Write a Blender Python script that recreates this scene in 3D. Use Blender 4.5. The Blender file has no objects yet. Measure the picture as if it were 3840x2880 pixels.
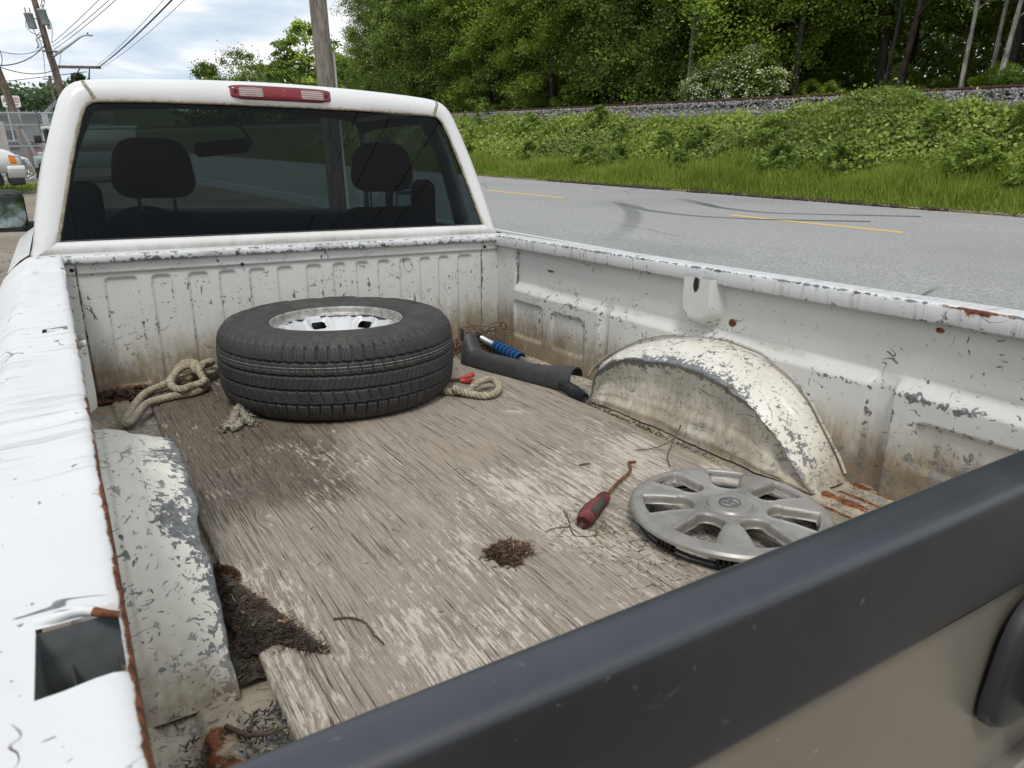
import bpy, bmesh, math, random
import numpy as np
from mathutils import Matrix, Vector
rad = math.radians
rng = np.random.default_rng(11)
random.seed(5)
scn = bpy.context.scene
COL = scn.collection

# ------------------------------------------------------------------ camera, world, sun, exposure
RW = np.array([[0.99661, 0.07278, 0.03837], [-0.0739, 0.99686, 0.02852], [-0.03618, -0.03126, 0.99886]])
TZ = 0.8209                                             # the truck leans and is turned a little against the road
TR = Matrix([list(RW[0]) + [0], list(RW[1]) + [0], list(RW[2]) + [TZ], [0, 0, 0, 1]])
cam = bpy.data.cameras.new('camera')
cam_o = bpy.data.objects.new('camera', cam); COL.objects.link(cam_o)
cr = RW @ np.array([0.84937, -0.52777, 0.00471]); cu = RW @ np.array([0.14881, 0.24803, 0.95726]); cf = RW @ np.array([0.50638, 0.81237, -0.2892])
cpos = RW @ np.array([-0.7713, -2.6223, 0.7305]) + np.array([0, 0, TZ])
cam_o.matrix_world = Matrix([[cr[i], cu[i], -cf[i], cpos[i]] for i in range(3)] + [[0, 0, 0, 1]])
cam.sensor_width = 36; cam.lens = 25.22; cam.clip_start = 0.02; cam.clip_end = 4000
cam.dof.use_dof = True; cam.dof.focus_distance = 2.9; cam.dof.aperture_fstop = 16.0
scn.camera = cam_o
SUN_EL, SUN_AZ = rad(62), rad(215)                      # azimuth clockwise from +Y
w = bpy.data.worlds.new('World'); scn.world = w; w.use_nodes = True
nt = w.node_tree; nt.nodes.clear()
def wn(t): return nt.nodes.new(t)
bg = wn('ShaderNodeBackground'); wo = wn('ShaderNodeOutputWorld'); sky = wn('ShaderNodeTexSky')
sky.sky_type = 'NISHITA'; sky.sun_disc = False; sky.sun_elevation = SUN_EL; sky.sun_rotation = SUN_AZ
tc = wn('ShaderNodeTexCoord'); sp = wn('ShaderNodeSeparateXYZ'); nt.links.new(tc.outputs['Generated'], sp.inputs[0])
def wm(op, a, b=None):
    n = wn('ShaderNodeMath'); n.operation = op
    for i, v in enumerate((a, b)):
        if v is None: continue
        if isinstance(v, (int, float)): n.inputs[i].default_value = v
        else: nt.links.new(v, n.inputs[i])
    return n.outputs[0]
zz = wm('ADD', wm('MAXIMUM', sp.outputs[2], 0.0), 0.16)
cx = wn('ShaderNodeCombineXYZ')
nt.links.new(wm('DIVIDE', sp.outputs[0], zz), cx.inputs[0]); nt.links.new(wm('DIVIDE', sp.outputs[1], zz), cx.inputs[1])
def wnoise(scale, detail, rough, dist=0):
    n = wn('ShaderNodeTexNoise'); nt.links.new(cx.outputs[0], n.inputs['Vector'])
    n.inputs['Scale'].default_value = scale; n.inputs['Detail'].default_value = detail; n.inputs['Roughness'].default_value = rough; n.inputs['Distortion'].default_value = dist
    return n.outputs[0]
def wramp(f, stops):
    r = wn('ShaderNodeValToRGB'); nt.links.new(f, r.inputs[0]); e = r.color_ramp.elements
    while len(e) < len(stops): e.new(0.5)
    for el, (p, c) in zip(e, stops): el.position = p; el.color = (*c, 1)
    return r.outputs[0]
cl = wramp(wnoise(0.85, 8, 0.55, 0.35), [(0.36, (4.6, 5.6, 6.9)), (0.45, (6.0, 6.8, 7.7)), (0.52, (8.2, 8.45, 8.7)), (0.60, (9.6, 9.5, 9.35))])
mk = wramp(wnoise(0.4, 5, 0.55, 0.2), [(0.22, (0.75, 0.75, 0.75)), (0.5, (1, 1, 1))])
mx = wn('ShaderNodeMix'); mx.data_type = 'RGBA'
nt.links.new(mk, mx.inputs[0]); nt.links.new(sky.outputs[0], mx.inputs[6]); nt.links.new(cl, mx.inputs[7])
nt.links.new(mx.outputs[2], bg.inputs[0]); bg.inputs[1].default_value = 0.1
nt.links.new(bg.outputs[0], wo.inputs[0])
sun = bpy.data.lights.new('sun', 'SUN'); sun.energy = 1.5; sun.angle = rad(12); sun.color = (1.0, 0.965, 0.91)
sun_o = bpy.data.objects.new('sun', sun); COL.objects.link(sun_o)
sd = Vector((math.sin(SUN_AZ) * math.cos(SUN_EL), math.cos(SUN_AZ) * math.cos(SUN_EL), math.sin(SUN_EL)))
sun_o.rotation_euler = sd.to_track_quat('Z', 'Y').to_euler()
scn.view_settings.view_transform = 'Standard'; scn.view_settings.look = 'None'
scn.view_settings.exposure = 0.3; scn.view_settings.gamma = 1.0; scn.view_settings.use_curve_mapping = False
scn.render.engine = 'CYCLES'; scn.render.resolution_x = 1024; scn.render.resolution_y = 768
scn.cycles.max_bounces = 8; scn.cycles.transparent_max_bounces = 16

# ------------------------------------------------------------------ node helper
class MB:
    def __init__(s, name):
        s.m = bpy.data.materials.new(name); s.m.use_nodes = True; s.t = s.m.node_tree; s.t.nodes.clear()
        s.o = s.t.nodes.new('ShaderNodeOutputMaterial'); s.tc = s.t.nodes.new('ShaderNodeTexCoord').outputs['Object']
    def put(s, sock, v):
        if v is None: return
        if isinstance(v, bpy.types.NodeSocket): s.t.links.new(v, sock)
        elif isinstance(v, (tuple, list)) and sock.type == 'RGBA': sock.default_value = (*v[:3], 1)
        else: sock.default_value = v
    def math(s, op, a, b=None, clamp=False):
        n = s.t.nodes.new('ShaderNodeMath'); n.operation = op; n.use_clamp = clamp; s.put(n.inputs[0], a)
        if b is not None: s.put(n.inputs[1], b)
        return n.outputs[0]
    def add(s, a, b): return s.math('ADD', a, b)
    def mul(s, a, b): return s.math('MULTIPLY', a, b)
    def step(s, a, lo, hi, t0=0.0, t1=1.0):
        n = s.t.nodes.new('ShaderNodeMapRange'); n.interpolation_type = 'SMOOTHSTEP'
        s.put(n.inputs[0], a); s.put(n.inputs[1], lo); s.put(n.inputs[2], hi); s.put(n.inputs[3], t0); s.put(n.inputs[4], t1)
        return n.outputs[0]
    def sc(s, v=(1, 1, 1), off=(0, 0, 0), vec=None, rot=(0, 0, 0)):
        n = s.t.nodes.new('ShaderNodeMapping'); s.put(n.inputs[0], vec or s.tc)
        n.inputs['Scale'].default_value = v; n.inputs['Location'].default_value = off; n.inputs['Rotation'].default_value = rot
        return n.outputs[0]
    def noise(s, scale, detail=4, rough=0.55, vec=None, dist=0.0, col=False):
        n = s.t.nodes.new('ShaderNodeTexNoise'); s.put(n.inputs['Vector'], vec or s.tc)
        n.inputs['Scale'].default_value = scale; n.inputs['Detail'].default_value = detail; n.inputs['Roughness'].default_value = rough; n.inputs['Distortion'].default_value = dist
        return n.outputs[1 if col else 0]
    def voro(s, scale, vec=None, feat='F1', rnd=1.0, out=0):
        n = s.t.nodes.new('ShaderNodeTexVoronoi'); s.put(n.inputs['Vector'], vec or s.tc); n.feature = feat
        n.inputs['Scale'].default_value = scale; n.inputs['Randomness'].default_value = rnd
        return n.outputs[out]
    def ramp(s, f, stops):
        r = s.t.nodes.new('ShaderNodeValToRGB'); s.put(r.inputs[0], f); e = r.color_ramp.elements
        while len(e) < len(stops): e.new(0.5)
        for el, (p, c) in zip(e, stops): el.position = p; el.color = (*c, 1) if isinstance(c, tuple) else (c, c, c, 1)
        return r.outputs[0]
    def mix(s, f, a, b, mode='MIX'):
        n = s.t.nodes.new('ShaderNodeMix'); n.data_type = 'RGBA'; n.blend_type = mode
        s.put(n.inputs[0], f); s.put(n.inputs[6], a); s.put(n.inputs[7], b); return n.outputs[2]
    def attr(s, name):
        n = s.t.nodes.new('ShaderNodeAttribute'); n.attribute_name = name; return n.outputs['Fac']
    def isl(s):
        return s.t.nodes.new('ShaderNodeNewGeometry').outputs['Random Per Island']
    def objrand(s):
        return s.t.nodes.new('ShaderNodeObjectInfo').outputs['Random']
    def bump(s, h, strength=0.3, dist=0.01):
        n = s.t.nodes.new('ShaderNodeBump'); s.put(n.inputs['Height'], h); n.inputs['Strength'].default_value = strength; n.inputs['Distance'].default_value = dist
        return n.outputs[0]
    def bsdf(s, col, rough=0.5, metal=0.0, normal=None, spec=0.5, **kw):
        n = s.t.nodes.new('ShaderNodeBsdfPrincipled'); s.put(n.inputs['Base Color'], col); s.put(n.inputs['Roughness'], rough); s.put(n.inputs['Metallic'], metal)
        s.put(n.inputs['Specular IOR Level'], spec)
        if normal is not None: s.put(n.inputs['Normal'], normal)
        for k, v in kw.items(): s.put(n.inputs[k.replace('_', ' ')], v)
        return n.outputs[0]
    def out(s, sh): s.t.links.new(sh, s.o.inputs[0]); return s.m
def simple(name, col, rough=0.5, metal=0.0, var=0.15, scale=30, bump=0.0, spec=0.5):
    b = MB(name); n = b.noise(scale, 5, 0.6)
    c = b.mix(b.step(n, 0.3, 0.7), tuple(x * (1 - var) for x in col), tuple(min(1, x * (1 + var)) for x in col))
    return b.out(b.bsdf(c, b.step(n, 0.2, 0.8, rough * 0.85, min(1, rough * 1.15)), metal, b.bump(n, bump, 0.005) if bump else None, spec))

# ------------------------------------------------------------------ mesh helpers
ORG = {}
def make_mesh(name, V, F, mat=None, smooth=False, attrs=None, matidx=None):
    V = np.asarray(V, dtype=np.float64).reshape(-1, 3)
    me = bpy.data.meshes.new(name)
    if isinstance(F, np.ndarray):
        k = F.shape[1]; n = len(F)
        me.vertices.add(len(V)); me.vertices.foreach_set('co', V.ravel())
        me.loops.add(n * k); me.loops.foreach_set('vertex_index', F.ravel().astype(np.int32))
        me.polygons.add(n); me.polygons.foreach_set('loop_start', (np.arange(n) * k).astype(np.int32)); me.polygons.foreach_set('loop_total', np.full(n, k, np.int32))
    else:
        me.from_pydata([tuple(v) for v in V], [], [tuple(f) for f in F])
    for m in (mat if isinstance(mat, (list, tuple)) else [mat]):
        if m: me.materials.append(m)
    if matidx is not None: me.polygons.foreach_set('material_index', np.asarray(matidx, np.int32))
    me.update(calc_edges=True)
    if smooth: me.polygons.foreach_set('use_smooth', np.ones(len(me.polygons), bool))
    for k, a in (attrs or {}).items():
        at = me.attributes.new(k, 'FLOAT', 'POINT'); at.data.foreach_set('value', np.asarray(a, np.float32).ravel())
    return me
def thing(name, label, cat, org=(0, 0, 0), frame=None, group=None, kind=None):
    o = bpy.data.objects.new(name, None); COL.objects.link(o); o.empty_display_size = 0.1
    o.matrix_world = (frame or Matrix()) @ Matrix.Translation(org)
    ORG[o.name] = np.array(org, float)
    tag(o, label, cat, group, kind); return o
def tag(o, label=None, cat=None, group=None, kind=None):
    if label: o['label'] = label
    if cat: o['category'] = cat
    if group: o['group'] = group
    if kind: o['kind'] = kind
    return o
def part(name, V, F, mat, parent, smooth=False, attrs=None, kind=None, label=None, matidx=None):
    V = np.asarray(V, float).reshape(-1, 3)
    org = ORG[parent.name]
    me = make_mesh(name, V - org, F, mat, smooth, attrs, matidx)
    o = bpy.data.objects.new(name, me); COL.objects.link(o); o.parent = parent
    ORG[o.name] = org
    tag(o, label, None, None, kind); return o
def solo(name, V, F, mat, label, cat, org=(0, 0, 0), frame=None, smooth=False, attrs=None, group=None, kind=None, matidx=None):
    V = np.asarray(V, float).reshape(-1, 3) - np.array(org, float)
    me = make_mesh(name, V, F, mat, smooth, attrs, matidx)
    o = bpy.data.objects.new(name, me); COL.objects.link(o)
    o.matrix_world = (frame or Matrix()) @ Matrix.Translation(org); ORG[o.name] = np.array(org, float)
    tag(o, label, cat, group, kind); return o
def copy_tree(o, mat=None, parent=None):
    c = o.copy(); COL.objects.link(c); ORG[c.name] = ORG.get(o.name, np.zeros(3))
    if parent is not None: c.parent = parent
    elif mat is not None: c.matrix_world = mat
    for ch in o.children: copy_tree(ch, None, c)
    return c
def gridF(nu, nv, closed_u=False, closed_v=False):
    i = np.arange(nu if closed_u else nu - 1)[:, None]; j = np.arange(nv if closed_v else nv - 1)[None, :]
    i2 = (i + 1) % nu; j2 = (j + 1) % nv
    return np.stack(np.broadcast_arrays(i * nv + j, i2 * nv + j, i2 * nv + j2, i * nv + j2), -1).reshape(-1, 4)
def ss(x, a, b):
    t = np.clip((x - a) / (b - a), 0, 1); return t * t * (3 - 2 * t)
def box_(x0, x1, y0, y1, z0, z1):
    V = np.array([[x, y, z] for x in (x0, x1) for y in (y0, y1) for z in (z0, z1)], float)
    return V, np.array([[0, 1, 3, 2], [4, 6, 7, 5], [0, 4, 5, 1], [2, 3, 7, 6], [0, 2, 6, 4], [1, 5, 7, 3]])
def join(*vf):
    Vs, Fs, n = [], [], 0
    for V, F in vf:
        V = np.asarray(V, float).reshape(-1, 3)
        Vs.append(V); Fs += [tuple(int(i) + n for i in f) for f in F]; n += len(V)
    return np.vstack(Vs), Fs
def rbox(x0, x1, y0, y1, z0, z1, r=0.01, seg=2):
    bm = bmesh.new(); V, F = box_(x0, x1, y0, y1, z0, z1)
    vs = [bm.verts.new(v) for v in V]
    for f in F: bm.faces.new([vs[i] for i in f])
    bm.normal_update(); bmesh.ops.recalc_face_normals(bm, faces=bm.faces)
    bmesh.ops.bevel(bm, geom=list(bm.edges), offset=r, segments=seg, affect='EDGES', profile=0.5)
    bm.verts.index_update(); V = np.array([v.co[:] for v in bm.verts]); F = [[v.index for v in f.verts] for f in bm.faces]
    bm.free(); return V, F
def frames(P):
    P = np.asarray(P, float); T = np.gradient(P, axis=0); T /= np.linalg.norm(T, axis=1)[:, None] + 1e-12
    up = np.array([0, 0, 1.0]) if abs(T[0][2]) < 0.9 else np.array([1.0, 0, 0])
    N = np.zeros_like(P); n = up - T[0] * (up @ T[0]); N[0] = n / np.linalg.norm(n)
    for i in range(1, len(P)):
        n = N[i - 1] - T[i] * (N[i - 1] @ T[i]); N[i] = n / (np.linalg.norm(n) + 1e-12)
    return T, N, np.cross(T, N)
def tube(P, r, n=8, caps=True, sx=1.0):
    P = np.asarray(P, float); T, N, B = frames(P); r = np.broadcast_to(np.asarray(r, float), (len(P),))
    a = np.linspace(0, 2 * math.pi, n, endpoint=False)
    V = P[:, None] + r[:, None, None] * (np.cos(a)[None, :, None] * N[:, None] * sx + np.sin(a)[None, :, None] * B[:, None])
    F = [tuple(f) for f in gridF(len(P), n, False, True)]
    if caps: F += [tuple(range(n))[::-1], tuple(range((len(P) - 1) * n, len(P) * n))]
    return V.reshape(-1, 3), F
def smooth_path(P, n=10):
    P = np.asarray(P, float); Q = np.vstack([2 * P[0] - P[1], P, 2 * P[-1] - P[-2]]); out = []
    for i in range(1, len(Q) - 2):
        t = np.linspace(0, 1, n, endpoint=False)[:, None]; a, b, c, d = Q[i - 1:i + 3]
        out.append(0.5 * (2 * b + (c - a) * t + (2 * a - 5 * b + 4 * c - d) * t ** 2 + (3 * b - a - 3 * c + d) * t ** 3))
    return np.vstack(out + [P[-1:]])
def lathe(prof, n=48, center=(0, 0, 0), closed=False):
    prof = np.asarray(prof, float); a = np.linspace(0, 2 * math.pi, n, endpoint=False)
    V = np.stack([np.outer(np.cos(a), prof[:, 0]), np.outer(np.sin(a), prof[:, 0]), np.broadcast_to(prof[:, 1], (n, len(prof)))], -1) + np.array(center)
    return V.reshape(-1, 3), gridF(n, len(prof), True, closed)
def prism(poly, axis, a, b):
    # poly: 2-D outline in the two axes left over, pushed from a to b along axis
    n = len(poly); V = []
    for t in (a, b):
        for p in poly:
            q = list(p); q.insert(axis, t); V.append(q)
    F = [tuple(range(n))[::-1], tuple(range(n, 2 * n))] + [(i, (i + 1) % n, n + (i + 1) % n, n + i) for i in range(n)]
    return np.array(V, float), F
def vnoise(x, y, seed=0, freq=1.0, octs=4):
    out = np.zeros(np.broadcast(x, y).shape); amp = 1.0; tot = 0
    for o in range(octs):
        r = np.random.default_rng(seed * 17 + o); tab = r.random((64, 64))
        X = x * freq; Y = y * freq; xi = np.floor(X).astype(int); yi = np.floor(Y).astype(int); fx = X - xi; fy = Y - yi
        fx = fx * fx * (3 - 2 * fx); fy = fy * fy * (3 - 2 * fy); g = lambda i, j: tab[i % 64, j % 64]
        out = out + amp * ((g(xi, yi) * (1 - fx) + g(xi + 1, yi) * fx) * (1 - fy) + (g(xi, yi + 1) * (1 - fx) + g(xi + 1, yi + 1) * fx) * fy)
        tot += amp; amp *= 0.5; freq *= 2.03
    return out / tot - 0.5
def text_mesh(body, size, extrude):
    cu_ = bpy.data.curves.new('lettering', 'FONT'); cu_.body = body; cu_.size = size; cu_.extrude = extrude; cu_.align_x = 'CENTER'; cu_.align_y = 'CENTER'; cu_.resolution_u = 3
    o = bpy.data.objects.new('lettering', cu_); COL.objects.link(o); dg = bpy.context.evaluated_depsgraph_get()
    me = o.evaluated_get(dg).to_mesh(); V = np.array([v.co[:] for v in me.vertices]); F = [tuple(p.vertices) for p in me.polygons]
    o.to_mesh_clear() if hasattr(o, 'to_mesh_clear') else None
    bpy.data.objects.remove(o); bpy.data.curves.remove(cu_); return V, F
# ------------------------------------------------------------------ materials
def paint_mat(name, base=(0.72, 0.73, 0.73), chips=0.0, grime=1.0, rough=0.42, streak=0.0, fine=1.0, hscr=0.0):
    b = MB(name)
    wear, dirt, rust = b.attr('wear'), b.attr('dirt'), b.attr('rust')
    n1 = b.noise(8 * fine, 7, 0.66); n2 = b.noise(56 * fine, 5, 0.64, dist=0.5); n3 = b.noise(140, 3, 0.6)
    # blotchy chips that gather where the sheet is worn
    f = b.add(b.add(b.mul(n2, 0.62), b.mul(n1, 0.38)), b.mul(wear, 0.27))
    chip = b.step(f, 0.675 - chips, 0.69 - chips)
    # short dashes in two directions and thin curling scratches
    wob = b.mix(0.06, b.tc, b.noise(9, 3, 0.5, col=True))
    d1 = b.noise(1.0, 2.5, 0.5, b.sc((105, 105, 26), rot=(0.5, 0.2, 0.1), vec=wob)); d2 = b.noise(1.0, 2.5, 0.5, b.sc((36, 120, 110), (3, 1, 7), rot=(0, 0.6, 0.9), vec=wob)); d3 = b.noise(1.0, 2.5, 0.5, b.sc((110, 32, 100), (13, 5, 2), rot=(0.7, 0, 0.4), vec=wob))
    lim = b.math('SUBTRACT', 0.742 - chips * 0.6, b.add(b.mul(b.math('MINIMUM', wear, 0.55), 0.11), b.add(b.mul(dirt, 0.025), b.mul(b.math('SUBTRACT', b.noise(3.3, 4, 0.6), 0.5), 0.20)))); lim2 = b.add(lim, 0.018)
    dash = b.math('MAXIMUM', b.math('MAXIMUM', b.step(d1, lim, lim2), b.step(d2, lim, lim2)), b.step(d3, lim, lim2))
    sn = b.noise(5.5, 2.5, 0.55, dist=1.2); line = b.step(b.math('ABSOLUTE', b.math('SUBTRACT', sn, 0.5)), 0.0022, 0.004, 1, 0)
    line = b.mul(line, b.step(b.noise(11, 3, 0.6, b.sc((1, 1, 1), (5, 5, 5))), 0.57 - chips, 0.6 - chips))
    sn2 = b.noise(13, 2.5, 0.55, b.sc((1, 1, 1), (3, 7, 1)), dist=1.0); line2 = b.mul(b.step(b.math('ABSOLUTE', b.math('SUBTRACT', sn2, 0.5)), 0.004, 0.008, 1, 0), b.step(b.noise(9, 3, 0.6, b.sc((1, 1, 1), (15, 5, 5))), 0.56 - chips, 0.59 - chips))
    line = b.math('MAXIMUM', line, line2)
    if hscr:
        hs = b.noise(1.0, 3, 0.6, b.sc((70, 7, 130), (2, 2, 2), vec=wob)); line = b.math('MAXIMUM', line, b.mul(b.step(hs, 0.615, 0.64), hscr))
    bare = b.math('MAXIMUM', b.math('MAXIMUM', chip, dash), line)
    zinc = b.mix(b.step(n3, 0.35, 0.7), (0.115, 0.12, 0.12), (0.22, 0.228, 0.23))
    zinc = b.mix(b.step(b.noise(16, 4, 0.6, b.sc((1, 1, 1), (9, 2, 4))), 0.58, 0.66), zinc, (0.10, 0.055, 0.03))
    # chalky paint, brown grime
    pc = b.mix(b.step(b.noise(2.2, 5, 0.6), 0.3, 0.7), tuple(c * 0.94 for c in base), base)
    pc = b.mix(b.mul(b.step(n3, 0.5, 0.8), 0.12), pc, (0.45, 0.43, 0.38))
    if streak:
        st = b.noise(1.0, 4, 0.6, b.sc((6, 70, 6), rot=(0, 0, 0.12)))
        st2 = b.noise(3.0, 4, 0.6, b.sc((1, 1, 1), (2, 8, 1)))
        pc = b.mix(b.mul(b.mul(b.step(st, 0.5, 0.75), b.step(st2, 0.4, 0.6)), streak), pc, (0.36, 0.33, 0.31))
    g1 = b.noise(5, 6, 0.68, b.sc((1, 1, 0.5))); g2 = b.noise(60, 4, 0.6, b.sc((1, 1, 0.35)))
    gm = b.add(b.mul(dirt, 1.0), b.add(b.mul(b.math('SUBTRACT', g1, 0.5), b.add(0.35, b.mul(dirt, 1.5))), b.mul(b.math('SUBTRACT', g2, 0.5), b.add(0.1, b.mul(dirt, 0.8)))))
    gm = b.math('MULTIPLY', b.step(gm, 0.08, 0.95), 0.88 * grime, True)
    gcol = b.mix(b.step(b.noise(13, 4, 0.6), 0.35, 0.65), (0.30, 0.235, 0.14), (0.21, 0.165, 0.105))
    col = b.mix(gm, pc, gcol)
    bl = b.math('SUBTRACT', 1.0, b.mul(gm, 0.35))
    col = b.mix(b.mul(bare, bl), col, zinc)
    # rust with a pale stained halo
    rr = b.add(b.mul(rust, 1.0), b.mul(b.math('SUBTRACT', b.noise(26, 6, 0.7), 0.5), 1.5))
    has = b.step(rust, 0.02, 0.12)
    halo = b.mul(b.step(rr, 0.36, 0.62), has); core = b.mul(b.step(rr, 0.56, 0.66), has)
    col = b.mix(b.mul(halo, 0.45), col, (0.42, 0.22, 0.08))
    rc = b.mix(b.step(b.noise(70, 4, 0.65), 0.35, 0.65), (0.055, 0.022, 0.012), (0.26, 0.085, 0.03))
    col = b.mix(core, col, rc)
    rg = b.add(rough, b.mul(b.math('MAXIMUM', gm, core), 0.4))
    h = b.add(b.mul(bare, -0.5), b.add(b.mul(core, b.mul(n3, 1.2)), b.mul(gm, b.mul(g2, 0.5))))
    return b.out(b.bsdf(col, rg, 0.0, b.bump(h, 0.5, 0.0025), 0.45))
M_bed = paint_mat('bed_paint', (0.64, 0.635, 0.60), 0.0, grime=1.1)
M_hub = paint_mat('worn_paint', (0.76, 0.735, 0.655), 0.012, fine=1.35, hscr=0.7)
M_rail = paint_mat('rail_paint', (0.66, 0.665, 0.67), -0.025, streak=1.0)
M_body = paint_mat('body_paint', (0.70, 0.70, 0.695), -0.10, rough=0.3, grime=1.1)
M_floor = paint_mat('floor_paint', (0.52, 0.46, 0.36), 0.05)
M_black = simple('black_plastic', (0.016, 0.017, 0.019), 0.5, var=0.3, scale=12, bump=0.05)
M_dark = simple('dark_void', (0.01, 0.01, 0.011), 0.8)
M_seal = simple('glass_sealant', (0.26, 0.23, 0.17), 0.8, var=0.4, scale=60, bump=0.4)
M_chrome = simple('chrome', (0.8, 0.8, 0.8), 0.12, 1.0, var=0.05)
def cap_mat():
    b = MB('tailgate_cap_plastic'); n = b.noise(9, 5, 0.6); s = b.noise(1, 3, 0.6, b.sc((25, 160, 60), rot=(0, 0, 0.5)))
    c = b.mix(b.step(n, 0.3, 0.7), (0.009, 0.011, 0.015), (0.014, 0.0165, 0.022)); c = b.mix(b.mul(b.attr('dust_sheen'), b.step(b.noise(5, 5, .6), .2, .7, .55, 1.0)), c, (0.088, 0.092, 0.108))  # grey-blue film: dust, with sky sheen painted into the colour
    c = b.mix(b.mul(b.step(s, 0.68, 0.75), 0.35), c, (0.08, 0.08, 0.085)); c = b.mix(b.mul(b.step(b.noise(75, 3, 0.5), 0.70, 0.76), 0.5), c, (0.12, 0.11, 0.10)); c = b.mix(b.mul(b.step(b.noise(3, 5, .65), .5, .75), .15), c, (0.06, 0.06, 0.065))
    return b.out(b.bsdf(c, b.step(n, 0.3, 0.7, 0.30, 0.42), 0, b.bump(b.noise(420, 2), 0.12, 0.001), 0.7))
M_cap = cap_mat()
def taupe_mat():
    b = MB('tan_tailgate_paint'); n = b.noise(4, 5, 0.6)
    c = b.mix(b.step(n, 0.3, 0.7), (0.215, 0.195, 0.162), (0.245, 0.224, 0.19)); c = b.mix(b.step(b.noise(40, 2, 0.5, b.sc((1, 1, 2.5))), 0.74, 0.76), c, (0.4, 0.37, 0.3))
    return b.out(b.bsdf(c, 0.3, 0.35, None, 0.5))
M_taupe = taupe_mat()
def glass_mat(name, tint, dust_sheen, ior=1.5):
    b = MB(name); t = b.t.nodes.new('ShaderNodeBsdfTransparent'); t.inputs[0].default_value = (*tint, 1)
    g = b.t.nodes.new('ShaderNodeBsdfGlossy'); g.inputs['Roughness'].default_value = 0.015; g.inputs[0].default_value = (0.95, 0.95, 0.95, 1)
    lw = b.t.nodes.new('ShaderNodeLayerWeight'); lw.inputs[0].default_value = 0.5; fr_ = b.add(0.012, b.mul(b.math('POWER', lw.outputs['Facing'], 5.0), 0.95))
    m = b.t.nodes.new('ShaderNodeMixShader'); b.t.links.new(fr_, m.inputs[0]); b.t.links.new(t.outputs[0], m.inputs[1]); b.t.links.new(g.outputs[0], m.inputs[2])
    d = b.t.nodes.new('ShaderNodeBsdfDiffuse'); d.inputs[0].default_value = (0.34, 0.32, 0.28, 1)
    st = b.noise(1, 5, 0.65, b.sc((130, 8, 7))); fac = b.mul(b.step(st, 0.5, 0.85), dust_sheen)
    m2 = b.t.nodes.new('ShaderNodeMixShader'); b.t.links.new(fac, m2.inputs[0]); b.t.links.new(m.outputs[0], m2.inputs[1]); b.t.links.new(d.outputs[0], m2.inputs[2])
    return b.out(m2.outputs[0])
M_tint = glass_mat('tinted_glass', (0.085, 0.112, 0.118), 0.005, 1.45)
M_clear = glass_mat('windscreen_glass', (0.72, 0.83, 0.78), 0.06)
M_trim = simple('charcoal_trim_plastic', (0.042, 0.043, 0.044), 0.55, var=0.15, scale=40, bump=0.1)
M_fabric = simple('dark_seat_fabric', (0.018, 0.018, 0.020), 0.9, var=0.3, scale=80, bump=0.2)

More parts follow.
